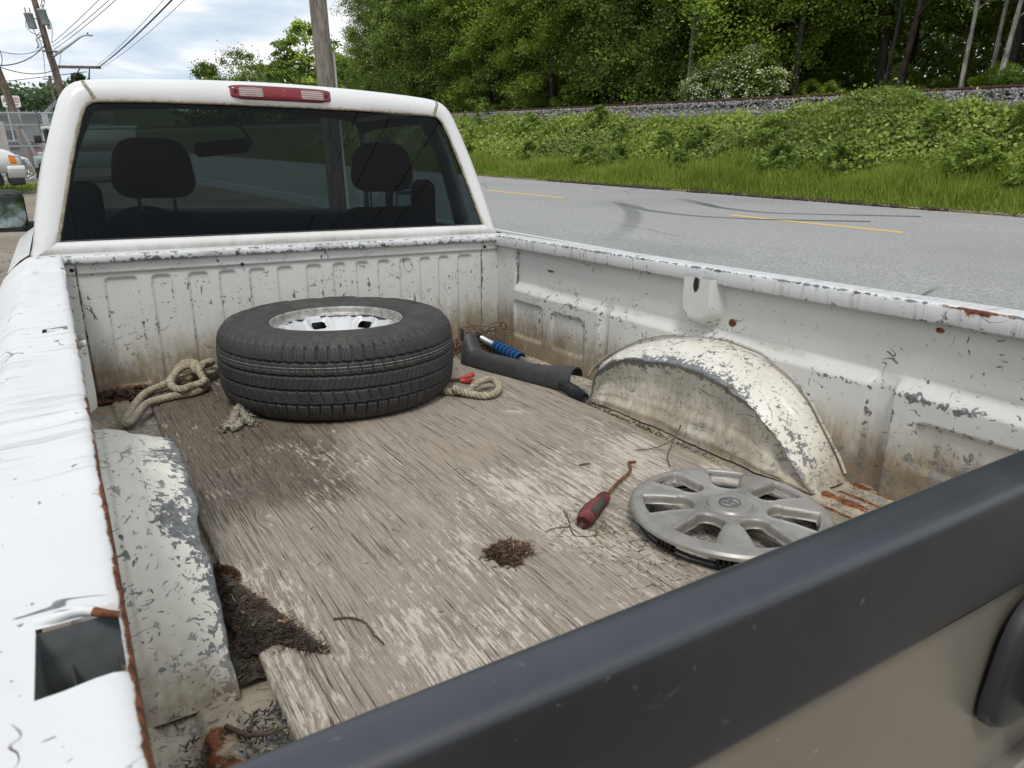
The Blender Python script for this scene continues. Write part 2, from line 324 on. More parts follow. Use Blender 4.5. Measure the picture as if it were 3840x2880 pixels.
def wood_mat():
    b = MB('weathered_plywood'); wet, pale = b.attr('wet'), b.attr('pale')
    kn = b.voro(1.0, b.sc((4.2, 1.9, 1), (0.3, 0.1, 0)), rnd=1.0)
    wob = b.add(b.mul(b.math('SUBTRACT', b.noise(1, 3, 0.5, b.sc((1.6, 0.6, 1))), 0.5), 0.10), b.mul(b.step(kn, 0.0, 0.12, 1, 0), 0.022))
    cx_ = b.t.nodes.new('ShaderNodeCombineXYZ'); sp_ = b.t.nodes.new('ShaderNodeSeparateXYZ'); b.t.links.new(b.tc, sp_.inputs[0])
    b.t.links.new(b.add(sp_.outputs[0], wob), cx_.inputs[0]); b.t.links.new(sp_.outputs[1], cx_.inputs[1])
    v = cx_.outputs[0]
    g0 = b.noise(1, 5, 0.65, b.sc((60, 4.0, 1), vec=v)); g1 = b.noise(1, 5, 0.75, b.sc((230, 12, 1), vec=v)); g2 = b.noise(1, 3, 0.65, b.sc((420, 40, 1), vec=v))
    crack = b.step(b.math('ABSOLUTE', b.math('SUBTRACT', b.noise(1, 2.5, 0.6, b.sc((120, 1.0, 1), (7, 3, 0), vec=v)), 0.5)), 0.005, 0.015, 1, 0)
    crack = b.mul(crack, b.step(b.noise(1, 3, 0.6, b.sc((7, 3, 1))), 0.38, 0.50))
    crack2 = b.step(b.noise(1, 3, 0.65, b.sc((190, 5.0, 1), (1, 9, 0), vec=v)), 0.60, 0.66)
    big = b.noise(3.4, 5, 0.62, b.sc((1, 0.7, 1)))
    base = b.mix(b.step(b.add(b.mul(g1, 0.8), b.mul(g0, 0.2)), 0.34, 0.66), (0.215, 0.180, 0.140), (0.375, 0.328, 0.270))
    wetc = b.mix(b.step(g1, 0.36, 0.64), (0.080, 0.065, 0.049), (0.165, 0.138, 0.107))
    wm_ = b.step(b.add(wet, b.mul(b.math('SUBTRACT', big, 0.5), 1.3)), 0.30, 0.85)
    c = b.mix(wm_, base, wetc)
    # bleached fibres and flaking patches of grey white
    pm = b.add(b.add(b.mul(b.noise(1, 7, 0.74, b.sc((95, 15.0, 1), (4, 4, 0), vec=v)), 0.55), b.mul(big, 0.45)), b.mul(pale, 0.085))
    c = b.mix(b.mul(b.step(pm, 0.555, 0.62), b.step(g2, 0.35, 0.6, 0.35, 0.85)), c, (0.60, 0.54, 0.46))
    c = b.mix(b.mul(b.step(g2, 0.55, 0.7), 0.45), c, (0.38, 0.335, 0.28))
    rd = b.step(b.noise(2.3, 4, 0.6, b.sc((1, 1, 1), (11, 2, 0))), 0.56, 0.72); c = b.mix(b.mul(rd, 0.14), c, (0.22, 0.15, 0.10))
    c = b.mix(b.mul(b.step(kn, 0.02, 0.05, 1, 0), 0.7), c, (0.13, 0.09, 0.06))
    ring = b.mul(b.step(b.math('SINE', b.mul(kn, 420)), 0.2, 0.8), b.step(kn, 0.05, 0.09, 1, 0)); c = b.mix(b.mul(ring, 0.5), c, (0.10, 0.075, 0.055))
    dk = b.math('MAXIMUM', b.mul(crack, 0.82), b.mul(crack2, 0.2)); c = b.mix(dk, c, (0.035, 0.027, 0.02))
    gr = b.mul(b.attr('moss'), b.step(b.noise(20, 5, 0.7), 0.35, 0.65)); c = b.mix(gr, c, (0.16, 0.16, 0.05))
    h = b.add(b.add(b.mul(g1, 0.5), b.mul(g2, 0.35)), b.add(b.mul(dk, -1.2), b.mul(b.step(pm, 0.56, 0.6), 0.35)))
    return b.out(b.bsdf(c, b.mix(wm_, (0.85, 0.85, 0.85), (0.6, 0.6, 0.6)), 0, b.bump(h, 0.55, 0.004), 0.3))
M_wood = wood_mat()
M_rusty = paint_mat('rust_scale', (0.3, 0.2, 0.12), 0.05)
def rust_iron():
    b = MB('rusty_iron'); n = b.noise(60, 5, 0.7)
    c = b.ramp(n, [(0.3, (0.05, 0.025, 0.015)), (0.5, (0.16, 0.065, 0.03)), (0.7, (0.28, 0.14, 0.08))])
    return b.out(b.bsdf(c, 0.8, 0.2, b.bump(n, 0.5, 0.002), 0.3))
M_iron = rust_iron()

# ------------------------------------------------------------------ THE PICKUP TRUCK (truck frame: x right, y to the cab, z up from the load floor)
truck = thing('pickup_truck', 'old white pickup truck with open rusty cargo bed and tan tailgate, closest vehicle', 'pickup truck', (0, -0.9, -0.84), TR)
L = 2.31
# --- load floor, pressed into ribs
xs = np.linspace(-0.80, 0.80, 330); ys = np.linspace(0.03, -L - 0.02, 200)
X, Y = np.meshgrid(xs, ys, indexing='ij')
rib = ss(np.abs(((X + 0.05) % 0.105) / 0.105 - 0.5), 0.22, 0.30)
Zf = -0.010 * (1 - rib) + 0.0015 * vnoise(X, Y, 3, 8)
pad = np.exp(-(((X + 0.69) / 0.028) ** 6 + ((Y + 1.80) / 0.07) ** 6)); Zf = Zf + 0.012 * pad
rust = 0.15 + 0.5 * pad + 0.4 * ss(Y, -1.72, -1.9) * (vnoise(X, Y, 9, 9) > 0.05) + 0.35 * ss(Y, -0.08, 0.0)
rust = np.where((X > 0.6) & (Y < -1.7), 0.30 + 0.45 * ((X * 19) % 1 > 0.6), rust)
dirt = np.clip(0.55 + 0.4 * vnoise(X, Y, 5, 5) + 0.5 * ss(Y, -0.1, 0), 0, 1)
part('load_floor', np.stack([X, Y, Zf], -1), gridF(330, 200)[:, ::-1], M_floor, truck, True, dict(rust=rust, dirt=dirt, wear=0.4 + 0.5 * vnoise(X, Y, 4, 6)))
# --- bulkhead with its flutes
xs = np.linspace(-0.80, 0.80, 560); zs = np.linspace(-0.005, 0.44, 150)
X, Z = np.meshgrid(xs, zs, indexing='ij')
FL = [(-0.668, -0.575), (-0.532, -0.474), (-0.420, -0.358), (-0.322, -0.268), (-0.222, -0.168), (-0.126, -0.072), (-0.022, 0.033), (0.078, 0.125), (0.168, 0.215), (0.255, 0.302), (0.345, 0.392), (0.430, 0.476), (0.512, 0.558), (0.60, 0.662)]
Yb = np.zeros_like(X); edge = np.zeros_like(X)
for a, b_ in FL:
    c, hw = (a + b_) / 2, (b_ - a) / 2; rr_ = 0.014
    qx = np.abs(X - c) - (hw - rr_); qz = np.abs(Z - 0.205) - (0.180 - rr_)
    d = np.hypot(np.maximum(qx, 0), np.maximum(qz, 0)) + np.minimum(np.maximum(qx, qz), 0) - rr_
    Yb += 0.0075 * (1 - ss(d, -0.007, 0.005)); edge = np.maximum(edge, np.exp(-(d / 0.004) ** 2) * (Z < 0.36))
Yb -= 0.008 * ss(Z, 0.398, 0.406)
seam = np.exp(-((X - 0.712) / 0.003) ** 2) + np.exp(-((X + 0.742) / 0.003) ** 2)
Yb += 0.008 * seam
Yb += 0.004 * vnoise(X, Z, 8, 4)
dirt = np.clip(1.0 * ss(Z, 0.30, 0.0) + 0.25 * vnoise(X * 3, Z * 0.8, 2, 6) + 0.5 * ss(Z, 0.03, 0), 0, 1)
part('bulkhead', np.stack([X, Yb, Z], -1), gridF(560, 150), M_bed, truck, True,
     dict(wear=np.clip(0.25 * edge + 0.9 * seam + 0.25 + 0.4 * vnoise(X, Z, 6, 7) - .08, 0, 1), dirt=dirt, rust=0.5 * ss(Z, 0.03, 0.0) + 0.45 * np.exp(-((X + 0.60) / 0.1) ** 2) * ss(Z, 0.05, 0.01)))
prof = np.array([[-0.004, 0.425], [-0.004, 0.4365], [-0.020, 0.4375], [-0.0225, 0.440], [-0.0225, 0.457], [-0.019, 0.4615], [0.0, 0.4625], [0.045, 0.4635], [0.050, 0.461], [0.050, 0.42]])
xr = np.linspace(-0.772, 0.772, 200); PV = np.array([[x, p[0] + 0.0015 * math.sin(x * 23 + p[1] * 90) * 0.6, p[1]] for x in xr for p in prof])
part('bulkhead_rail', PV, gridF(200, len(prof))[:, ::-1], M_rail, truck, False, dict(wear=np.tile([.3, .6, .75, .8, .4, .75, .3, .2, .2, .2], 200), dirt=np.tile([.6, .5, .4, .2, .1, .1, .15, .3, .4, .5], 200)))
for bx, bz in ((0.722, 0.415), (-0.245, 0.405), (-0.752, 0.418)):
    V, F = lathe([(0.0001, 0), (0.006, 0), (0.0065, 0.003), (0.0001, 0.0032)], 10); V = np.stack([V[:, 0] + bx, -V[:, 2] - 0.0065, V[:, 1] + bz], -1)
    part('plug', V, F, M_dark, truck)

# --- side walls
def side_wall(sgn):
    ys = np.linspace(0.0, -L, 560); zs = np.concatenate([np.linspace(-0.005, 0.24, 60), np.linspace(0.243, 0.30, 24), np.linspace(0.304, 0.432, 34)])
    Y, Z = np.meshgrid(ys, zs, indexing='ij')
    groove = np.exp(-((Y + 0.733) / 0.024) ** 8) + np.exp(-((Y + 1.737) / 0.028) ** 8)
    pz = 0.247 + 0.004 * vnoise(Y, Y * 0, 4, 6)
    low = (1 - ss(Z, pz, pz + 0.040)) * (1 - 0.75 * groove)
    post = ss(Y, -0.146, -0.140)
    Xw = 0.803 - 0.028 * low
    Xw = Xw * (1 - post) + 0.787 * post
    d_all = np.full_like(X_ := Xw, 1.0)
    for (ya, yb, za, zb, dep) in ((-0.362, -0.150, 0.062, 0.212, 0.009), (-0.624, -0.418, 0.062, 0.207, 0.009), (-2.25, -1.825, 0.085, 0.197, 0.011)):
        c, hw, cz, hz, r_ = (ya + yb) / 2, (yb - ya) / 2, (za + zb) / 2, (zb - za) / 2, 0.022
        qx = np.abs(Y - c) - (hw - r_); qz = np.abs(Z - cz) - (hz - r_)
        d = np.hypot(np.maximum(qx, 0), np.maximum(qz, 0)) + np.minimum(np.maximum(qx, qz), 0) - r_
        Xw = Xw + dep * (1 - ss(d, -0.012, 0.004)); d_all = np.minimum(d_all, np.abs(d))
    # stake pocket under the rail
    qy = np.abs(Y + 1.165) - 0.012; qz = (0.352 - Z); d = np.hypot(np.maximum(qy, 0), np.maximum(qz, 0)) - 0.058
    Xw = Xw - 0.046 * (1 - ss(d, -0.020, 0.010))
    hole = ((Y + 1.163) / 0.0085) ** 2 + ((Z - 0.412) / 0.020) ** 2
    Xw = Xw + 0.03 * (hole < 1)
    # soft bead along the ledge ends
    for yy in (-0.44, -1.02, -1.36, -1.98): Xw = Xw + 0.006 * np.exp(-((Y - yy) / 0.13) ** 4) * np.exp(-((Z - 0.268) / 0.013) ** 2)
    Xw = Xw + 0.005 * vnoise(Y, Z, 12, 3) + 0.0025 * vnoise(Y, Z, 13, 14)
    ledge = np.exp(-((Z - pz) / 0.010) ** 2) * (1 - post) * (np.abs(Y + 1.21) > 0.3)
    gedge = np.exp(-((np.abs(Y + 0.733) - 0.026) / 0.005) ** 2) + np.exp(-((np.abs(Y + 1.737) - 0.030) / 0.006) ** 2)
    wear = 0.26 + 0.42 * ledge * ss(vnoise(Y, Z, 77, 9), -0.2, 0.15) + 0.35 * gedge * (Z < 0.25) + 0.22 * np.exp(-(d_all / 0.006) ** 2) + 0.45 * vnoise(Y, Z, 21, 6) + 0.35 * ss(Z, 0.22, 0.05) * ss(Y, -1.6, -1.9) - 0.15 * ss(Z, 0.28, 0.34)
    sl = np.exp(-((Y + 0.143) / 0.0022) ** 2) * (Z > 0.27)
    wear = wear + 1.4 * sl; Xw = Xw + 0.006 * sl
    dirt = 0.95 * ss(Z, 0.26, 0.02) + 0.35 * np.exp(-((Z - 0.275) / 0.012) ** 2) * ss(vnoise(Y, Z, 31, 5), -0.05, 0.15) + 0.35 * ss(Z, 0.04, 0.0) + 0.25 * post * ss(Z, 0.35, 0.1) + 0.3 * ss(Y, -1.66, -1.72) * ss(Z, 0.1, 0.0)
    rust = np.zeros_like(Y)
    for (yy, zz_, ry, rz, a) in ((-1.268, 0.314, 0.016, 0.014, 0.95), (-0.372, 0.3515, 0.030, 0.0055, 1.0), (-1.70, 0.02, 0.06, 0.03, 0.4), (-1.83, 0.40, 0.012, 0.009, 0.8)):
        rust = np.maximum(rust, a * np.exp(-(((Y - yy) / ry) ** 2 + ((Z - zz_) / rz) ** 2) ** 2))
    V = np.stack([sgn * Xw, Y, Z], -1); F = gridF(*Y.shape)
    return V, (F if sgn > 0 else F[:, ::-1]), dict(wear=np.clip(wear, 0, 1.4), dirt=np.clip(dirt, 0, 1), rust=rust)
for s in (1, -1):
    V, F, A = side_wall(s); part('bed_side_panel', V, F, M_bed, truck, True, A)
    hx = 0.757 + 0.012
    th = np.linspace(0, 2 * math.pi, 24, endpoint=False)
    part('stake_pocket_hole', np.stack([np.full(24, s * 0.7555), -1.163 + 0.009 * np.cos(th), 0.412 + 0.021 * np.sin(th)], -1), [tuple(range(24))[::s]], M_dark, truck)

# --- rails and outer bedsides
RP = [(0.779, 0.428), (0.7765, 0.4195), (0.7725, 0.4190), (0.7705, 0.4225), (0.7700, 0.440), (0.7700, 0.4535), (0.7715, 0.4580), (0.7745, 0.4605), (0.781, 0.4615), (0.789, 0.4616), (0.806, 0.4612), (0.8185, 0.4609), (0.840, 0.4605), (0.8515, 0.4600), (0.859, 0.4585), (0.868, 0.4540), (0.884, 0.443), (0.907, 0.424), (0.932, 0.397), (0.953, 0.36), (0.968, 0.315), (0.977, 0.26), (0.982, 0.19), (0.984, 0.10), (0.983, 0.02), (0.979, -0.08), (0.972, -0.19), (0.963, -0.30), (0.955, -0.40)]
WELL = (-1.22, -0.47, 0.44)                              # wheel arch centre y, z, radius
def rail(sgn):
    base = np.linspace(0.055, -L - 0.015, 420)
    holes = [(-0.020, 0.004, 0.795, 0.833, True), (-1.214, -1.186, 0.781, 0.8185, True), (-2.226, -2.156, 0.774, 0.8185, False)] if sgn < 0 else [(-0.02, 0.004, 0.795, 0.833, True), (-2.226, -2.186, 0.781, 0.8185, True)]
    extra = [h for hh in holes for h in hh[:2]]
    ys = np.sort(np.concatenate([[v for v in base if all(not (h[0] - .003 < v < h[0] + .003 or h[1] - .003 < v < h[1] + .003) for h in holes)], extra]))[::-1]
    P = np.array(RP); n = len(ys); V = np.zeros((n, len(P), 3))
    topm = ss(P[:, 1], 0.42, 0.455) * (P[:, 0] > 0.7712)
    for k in range(len(P)):
        x, z = P[k]
        if sgn < 0:
            dz = 0.0016 * topm[k] * vnoise(ys, ys * 0 + x * 2, 27, 16, 2) - 0.0055 * topm[k] * np.clip(2.4 * vnoise(ys, ys * 0 + x * 3, 7, 3.2), -0.5, 1) + 0.0008 * vnoise(ys, ys * 0 + x, 15, 30) * topm[k]
            dz = dz - 0.006 * topm[k] * np.exp(-((ys + 1.72) / 0.02) ** 2) * ss(x, 0.772, 0.80) - 0.004 * topm[k] * np.exp(-((ys + 0.33) / 0.05) ** 2)
            dx = 0.0022 * vnoise(ys, ys * 0 + 0.3, 5, 6) * (x < 0.80) + 0.0012 * vnoise(ys, ys * 0 + .7, 6, 40) * (x < 0.776)
            dz = dz + 0.012 * ss(x, 0.86, 0.93) * 0
        else:
            dz = -0.002 * topm[k] * vnoise(ys, ys * 0 + x, 7, 4); dx = 0.002 * vnoise(ys, ys * 0 + z * 3, 5, 7) * (x < 0.779) + 0.004 * np.exp(-((ys + 1.86) / 0.03) ** 2) * (x < 0.776)
        zc = z + dz
        if z < 0.02:
            dy = np.abs(ys - WELL[0]); arch = np.where(dy < WELL[2], WELL[1] + np.sqrt(np.maximum(WELL[2] ** 2 - dy ** 2, 0)), -9)
            zc = np.maximum(zc, np.minimum(arch, 0.02 - 0.001 * (k - 24)))
        V[:, k] = np.stack([sgn * (x + dx), ys, np.broadcast_to(zc, ys.shape)], -1)
    F = gridF(n, len(P)); cy = V[:, :, 1].ravel()[F].mean(1); cx_ = np.abs(V[:, :, 0].ravel()[F]).mean(1); cz = V[:, :, 2].ravel()[F].mean(1)
    keep = np.ones(len(F), bool)
    for h in holes: keep &= ~((cy > h[0]) & (cy < h[1]) & (cx_ > h[2]) & (cx_ < h[3]) & (cz > 0.44))
    F = F[keep]; F = F if sgn < 0 else F[:, ::-1]
    Yy = V[:, :, 1]; Xx = np.abs(V[:, :, 0]); Zz = V[:, :, 2]
    inner = np.exp(-((np.maximum(Xx, 0.7705) - 0.7705) / 0.0045) ** 2)
    if sgn < 0:
        rust = (0.50 + 0.20 * ss(Yy, -1.2, -1.6)) * inner * ss(vnoise(Yy, Yy * 0, 40, 9), -0.25, 0.05) * ss(Yy, -0.55, -1.5) + 0.15 * inner
        rust = np.maximum(rust, 0.5 * np.exp(-((np.abs(Yy + 2.188) - 0.036) / 0.006) ** 2) * (Xx < 0.80) * (Xx > 0.771) * (Zz > .45))
        rust = np.maximum(rust, 0.9 * np.exp(-(((Yy + 0.275) / 0.018) ** 2 + ((Xx - 0.775) / 0.010) ** 2)))
        rust = np.maximum(rust, 0.75 * np.exp(-(((Yy + 1.86) / 0.010) ** 2 + ((Xx - 0.848) / 0.003) ** 2)))
        wear = 0.10 + 0.55 * inner
    else:
        lipb = np.exp(-((Zz - 0.42) / 0.006) ** 2) * (Xx < 0.775); lipt = np.exp(-((Zz - 0.458) / 0.005) ** 2) * (Xx < 0.778)
        rust = 0.70 * np.exp(-((Yy + 1.90) / 0.07) ** 2) * (lipt + 0.5 * (Xx < 0.772)) + 0.18 * lipt
        wear = 0.12 + 0.75 * lipt + 0.45 * lipb
    dirt = 0.30 * ss(Zz, 0.44, 0.30) * (Xx > 0.86) + 0.12 * (Xx < 0.7722) + 0.5 * (Xx > 0.774) * (Zz < 0.43) * (Xx < 0.78)
    if sgn < 0: dirt = dirt + 0.6 * np.exp(-(((Yy + 0.33) / 0.05) ** 2 + ((Xx - 0.835) / 0.014) ** 2))
    part('bed_rail', V, F, M_rail, truck, True, dict(wear=wear, rust=rust, dirt=dirt))
    for (ya, yb, xa, xb, slot) in holes:
        x0, x1 = sorted((sgn * xa, sgn * xb)); d = 0.06
        bx = []
        for q in ([(x0, ya, .459), (x1, ya, .459), (x1, ya, .459 - d), (x0, ya, .459 - d)], [(x0, yb, .459), (x0, yb, .459 - d), (x1, yb, .459 - d), (x1, yb, .459)], [(x0, ya, .459), (x0, ya, .459 - d), (x0, yb, .459 - d), (x0, yb, .459)], [(x1, ya, .459), (x1, yb, .459), (x1, yb, .459 - d), (x1, ya, .459 - d)], [(x0, ya, .459 - d), (x1, ya, .459 - d), (x1, yb, .459 - d), (x0, yb, .459 - d)]): bx.append(q)
        V = np.array(bx).reshape(-1, 3); F = [tuple(range(4 * i, 4 * i + 4)) for i in range(5)]
        part('stake_hole', V, F, M_grey_in, truck)
        if slot:   # folded tab with dog-bone ears along the far edge
            V, F = rbox(x0 + 0.006, x1 - 0.006, yb - 0.012, yb + 0.001, 0.4565, 0.4622, 0.002); part('stake_hole_tab', V, F, M_rail, truck)
        else:      # torn metal lip along the front edge of the big opening
            t = np.linspace(0, 1, 30); yy = yb + 0.010 - 0.016 * t - 0.004 * np.sin(t * 9) * 0.4; xx = x0 + (x1 - x0) * t; zz_ = 0.4605 + 0.005 * np.sin(t * math.pi)
            V, F = tube(np.stack([xx, yy, zz_], -1), 0.0042 - 0.0016 * t, 8); part('torn_lip', V, F, M_rail, truck, True, dict(rust=np.repeat(0.75 * (t > 0.72) + 0.3, 8), wear=np.full(240, .3)))
M_grey_in = simple('grey_inner_sheet', (0.115, 0.125, 0.128), 0.55, var=0.35, scale=25)
rail(1); rail(-1)

# --- wheel housings
EY = np.array([-0.835, -0.846, -0.872, -0.942, -1.02, -1.088, -1.202, -1.308, -1.406, -1.501, -1.562, -1.61, -1.652, -1.690]); EZ = np.array([-0.005, 0.02, 0.095, 0.150, 0.176, 0.190, 0.205, 0.207, 0.193, 0.156, 0.114, 0.063, 0.022, -0.005])
WY = np.array([-0.66, -0.69, -0.74, -0.811, -0.88, -0.944, -1.045, -1.248, -1.395, -1.503, -1.56, -1.599, -1.66, -1.69]); WZ = np.array([-0.005, 0.04, 0.085, 0.133, 0.170, 0.2, 0.235, 0.262, 0.253, 0.21, 0.165, 0.118, 0.045, -0.005])
def wheelhouse(sgn, seed):
    nu, t = 220, np.linspace(0, 13, 220); k = np.arange(14)
    ey, ez, wy, wz = (np.interp(t, k, a) for a in (EY, EZ, WY, WZ))
    ker = np.hanning(17); ker /= ker.sum()
    sm = lambda a: np.convolve(np.pad(a, 8, 'edge'), ker, 'valid')
    ey, ez, wy, wz = sm(ey), sm(ez), sm(wy), sm(wz)
    act = ss(ez, 0.0, 0.06)
    ex = 0.652 - 0.006 * act + act * (0.030 * vnoise(ey, ey * 0, seed, 8) + 0.012 * vnoise(ey, ey * 0 + .5, seed + 1, 19)); ez2 = ez + act * (0.008 * vnoise(ey, ey * 0, seed + 2, 8) + 0.006 * vnoise(ey, ey * 0, seed + 5, 20))
    rows = []; wear = []; dirt = []; rust = []
    for v in np.linspace(0, 1, 46):                       # from the wall over the top to the edge
        bulge = 0.005 * math.sin(math.pi * v) * act
        step = 0.004 * (ss(np.array(v), 0.22, 0.26) - ss(np.array(v), 0.5, 0.55))
        bead = 0.006 * math.exp(-((v - 0.05) / 0.025) ** 2)
        x = (0.795 * (1 - v) + (ex - 0.004) * v); y = wy * (1 - v) + ey * v; z = wz * (1 - v ** 1.2) + ez2 * v ** 1.2 + bulge + (step + bead) * act
        dz = act * v * 0.020 * vnoise(y, y * 0 + x * 0.9, seed + 3, 13)
        rows.append(np.stack([x, y, z + dz], -1)); wear.append(0.27 + 0.25 * ss(np.array(v), 0.45, 1.0) + 0.40 * math.exp(-((v - 1) / 0.06) ** 2) + 0.9 * vnoise(y, y * 0 + v * .5, seed, 9) * (0.3 + v)); dirt.append(0.12 + 0.20 * (1 - v) + 0.5 * (1 - act) + 0.25 * math.exp(-((v - 0.12) / 0.05) ** 2)); rust.append(0 * y + 0.12 * v)
    for v in np.linspace(0.04, 1, 44):                    # rolled edge and hollow inner face down to the floor
        z = ez2 * (1 - v) - 0.004 * v; x = ex + 0.012 * math.exp(-v * 16) * -1 + 0.024 * math.sin(math.pi * min(1, v * 1.15)) ** 0.8 * act - 0.006 * v
        x = x + act * 0.006 * vnoise(ey, ey * 0 + v, seed + 4, 9) + 0.0010 * np.sin(v * 34) * act * ss(np.array(v), 0.5, 0.8)
        rows.append(np.stack([x, ey, z], -1)); wear.append(0.75 * math.exp(-((v - 0.04) / 0.08) ** 2) + 0.26 + 0.5 * vnoise(ey * 0.4, ey * 0 + v * 2.5, seed + 6, 6)); dirt.append(0.30 + 0.42 * v + 0.2 * (1 - act)); rust.append((0.45 * math.exp(-((v - 0.06) / 0.04) ** 2) * ss(vnoise(ey, ey * 0, seed + 8, 8), -0.15, 0.2) + 0.4 * ss(ey, -1.59, -1.66) * (v < 0.7)))
    V = np.stack(rows, 0); V[..., 0] *= sgn
    F = gridF(*V.shape[:2]); F = F if sgn > 0 else F[:, ::-1]
    hub = part('wheel_housing', V, F, M_hub, truck, True, dict(wear=np.stack(wear), dirt=np.clip(np.stack(dirt), 0, 1), rust=np.stack(rust)))
    P = np.stack([sgn * (0.774 + 0.026 * ss(wz, 0.235, 0.285)), wy + 0.004 * np.sign(wy + 1.17), wz + 0.006], -1)[6:-6]
    part('sealed_seam', *tube(P, 0.0040, 6), M_bed, truck, True, dict(dirt=np.full((nu - 12) * 6, .45), wear=np.full((nu - 12) * 6, .45)))
wheelhouse(1, 50); wheelhouse(-1, 70)

# --- tie-down rings
for (x, y, z, ang) in ((0.770, -0.086, 0.100, 0.4), (-0.757, -0.03, 0.10, 1.2)):
    a = np.linspace(0, 2 * math.pi, 25); P = np.stack([x - 0.016 * math.sin(ang) * (1 + np.cos(a)) * np.sign(x) * .6, y + 0.016 * np.cos(a) * math.cos(ang), z - 0.010 + 0.016 * np.sin(a)], -1)
    part('tie_down_ring', *tube(P, 0.0028, 6, False), M_iron, truck, True)

# --- tailgate: tan steel shell, black plastic cap, handle
tp = [(-2.330, -0.03), (-2.330, 0.425), (-2.338, 0.425), (-2.352, 0.345), (-2.358, 0.20), (-2.364, 0.10), (-2.364, 0.02), (-2.356, -0.03)]
xs = np.linspace(-0.765, 0.765, 40); V = np.array([[x, p_[0] - 0.011 * (1 - ((x - .1) / .87) ** 2) * (p_[0] < -2.336), p_[1]] for x in xs for p_ in tp])
part('tailgate_shell', V, [tuple(f) for f in gridF(40, len(tp), False, True)] + [tuple(range(8)), tuple(range(39 * 8, 40 * 8))[::-1]], M_taupe, truck, False)
cp = [(-2.326, 0.405), (-2.3185, 0.408), (-2.3175, 0.440), (-2.3180, 0.4530), (-2.3200, 0.4575), (-2.3230, 0.4592), (-2.3290, 0.4590), (-2.3360, 0.4580), (-2.3430, 0.4562), (-2.3475, 0.4540), (-2.3500, 0.4515), (-2.3513, 0.4480), (-2.3520, 0.442), (-2.3545, 0.420), (-2.3570, 0.398), (-2.3595, 0.376), (-2.3612, 0.362), (-2.3605, 0.3585), (-2.353, 0.358)]
xs = np.linspace(-0.772, 0.772, 120); V = np.array([[x, p_[0] - 0.014 * (1 - ((x - .1) / .87) ** 2) * ss(np.array(-p_[0]), 2.322, 2.345), p_[1]] for x in xs for p_ in cp])
part('tailgate_cap', V, gridF(120, len(cp))[:, ::-1], M_cap, truck, True, dict(dust_sheen=np.tile([0.3 if 3 <= i <= 9 else (0.12 if i == 10 else 0.0) for i in range(len(cp))], 120)))  # top face coloured paler as if catching the sky, front left dark
sup = lambda a, e: np.sign(a) * np.abs(a) ** e
th = np.linspace(0, 2 * math.pi, 64, endpoint=False)
def plate(cx_, cz, hw, hz, y0, y1, e=0.45, skew=0.0, dome=0.004):
    rows = []
    for (k, y) in ((1.0, y0), (1.0, (y0 + y1) / 2), (0.97, y1 + 0.001), (0.90, y1), (0.6, y1 - dome), (0.02, y1 - dome)):
        rows.append(np.stack([cx_ + k * hw * sup(np.cos(th), e) + skew * k * hz * sup(np.sin(th), e), np.full(64, y), cz + k * hz * sup(np.sin(th), e)], -1))
    return np.stack(rows).reshape(-1, 3), gridF(6, 64, False, True)
part('handle_bezel', *plate(0.088, 0.270, 0.160, 0.078, -2.372, -2.388, 0.5, 0.25), M_black, truck, True)
part('tailgate_handle', *plate(0.112, 0.270, 0.125, 0.073, -2.384, -2.424, 0.5, 0.28, 0.006), M_black, truck, True)
V, F = rbox(-0.06, 0.19, -2.392, -2.368, 0.095, 0.128, 0.006); part('handle_pocket', V, F, M_taupe, truck, True)
V, F = rbox(-0.80, 0.80, -2.50, -2.36, -0.34, -0.16, 0.03, 3); part('rear_bumper', V, F, M_chrome, truck, True)
for s in (1, -1):
    V, F = rbox(min(s * .80, s * .975), max(s * .80, s * .975), -2.372, -2.322, 0.0, 0.40, 0.012); part('tail_light', V, F, simple('tail_light_red', (0.25, 0.01, 0.01), 0.15), truck)
# ------------------------------------------------------------------ cab (same truck)
def ycab(z): return 0.09 + 0.235 * (z - 0.45)
SO = np.array([(0.862, 0.44), (0.845, 0.475), (0.828, 0.55), (0.806, 0.635), (0.780, 0.725), (0.752, 0.81), (0.724, 0.885), (0.700, 0.94), (0.672, 0.976), (0.632, 0.994), (0.55, 1.004), (0.42, 1.012), (0.25, 1.019), (0.0, 1.0235)])
GO = np.array([(0.773, 0.497), (0.768, 0.515), (0.752, 0.57), (0.731, 0.64), (0.706, 0.725), (0.681, 0.80), (0.658, 0.865), (0.642, 0.902), (0.622, 0.924), (0.590, 0.931), (0.50, 0.935), (0.38, 0.938), (0.22, 0.940), (0.0, 0.941)])
def fulls(A, n=10):
    B = np.vstack([A * [-1, 1], A[::-1][1:]]); P3 = smooth_path(np.column_stack([B, np.zeros(len(B))]), n)[:, :2]; return P3
S, G = fulls(SO), fulls(GO); N = len(S)
def on_cab(P, off): return np.column_stack([P[:, 0], ycab(P[:, 1]) + off, P[:, 1]])
rows = []
for t, off in ((0.0, 0.014), (0.0, 0.002), (0.05, 0.0), (0.3, -0.006), (0.55, -0.006), (0.78, 0.0), (0.92, 0.014), (1.0, 0.035)): rows.append(on_cab(G * (1 - t) + S * t, off))
rows.append(on_cab(S * [1.004, 1.001], 0.07))
V = np.stack(rows); Fq = gridF(len(rows), N)[:, ::-1]
edge_w = np.zeros((len(rows), N)); edge_w[:2] = 0.5
dd = np.zeros((len(rows), N)); dd[0:2] = 0.9; dd[2] = 0.35; dd[:, :14] += 0.18; dd[:, -14:] += 0.18
part('cab_rear_frame', V, Fq, M_body, truck, True, dict(wear=edge_w, dirt=dd, rust=np.zeros_like(dd)))
def strip(name, pts3, half, mat):
    return part(name, *tube(pts3, half, 6), mat, truck, True)
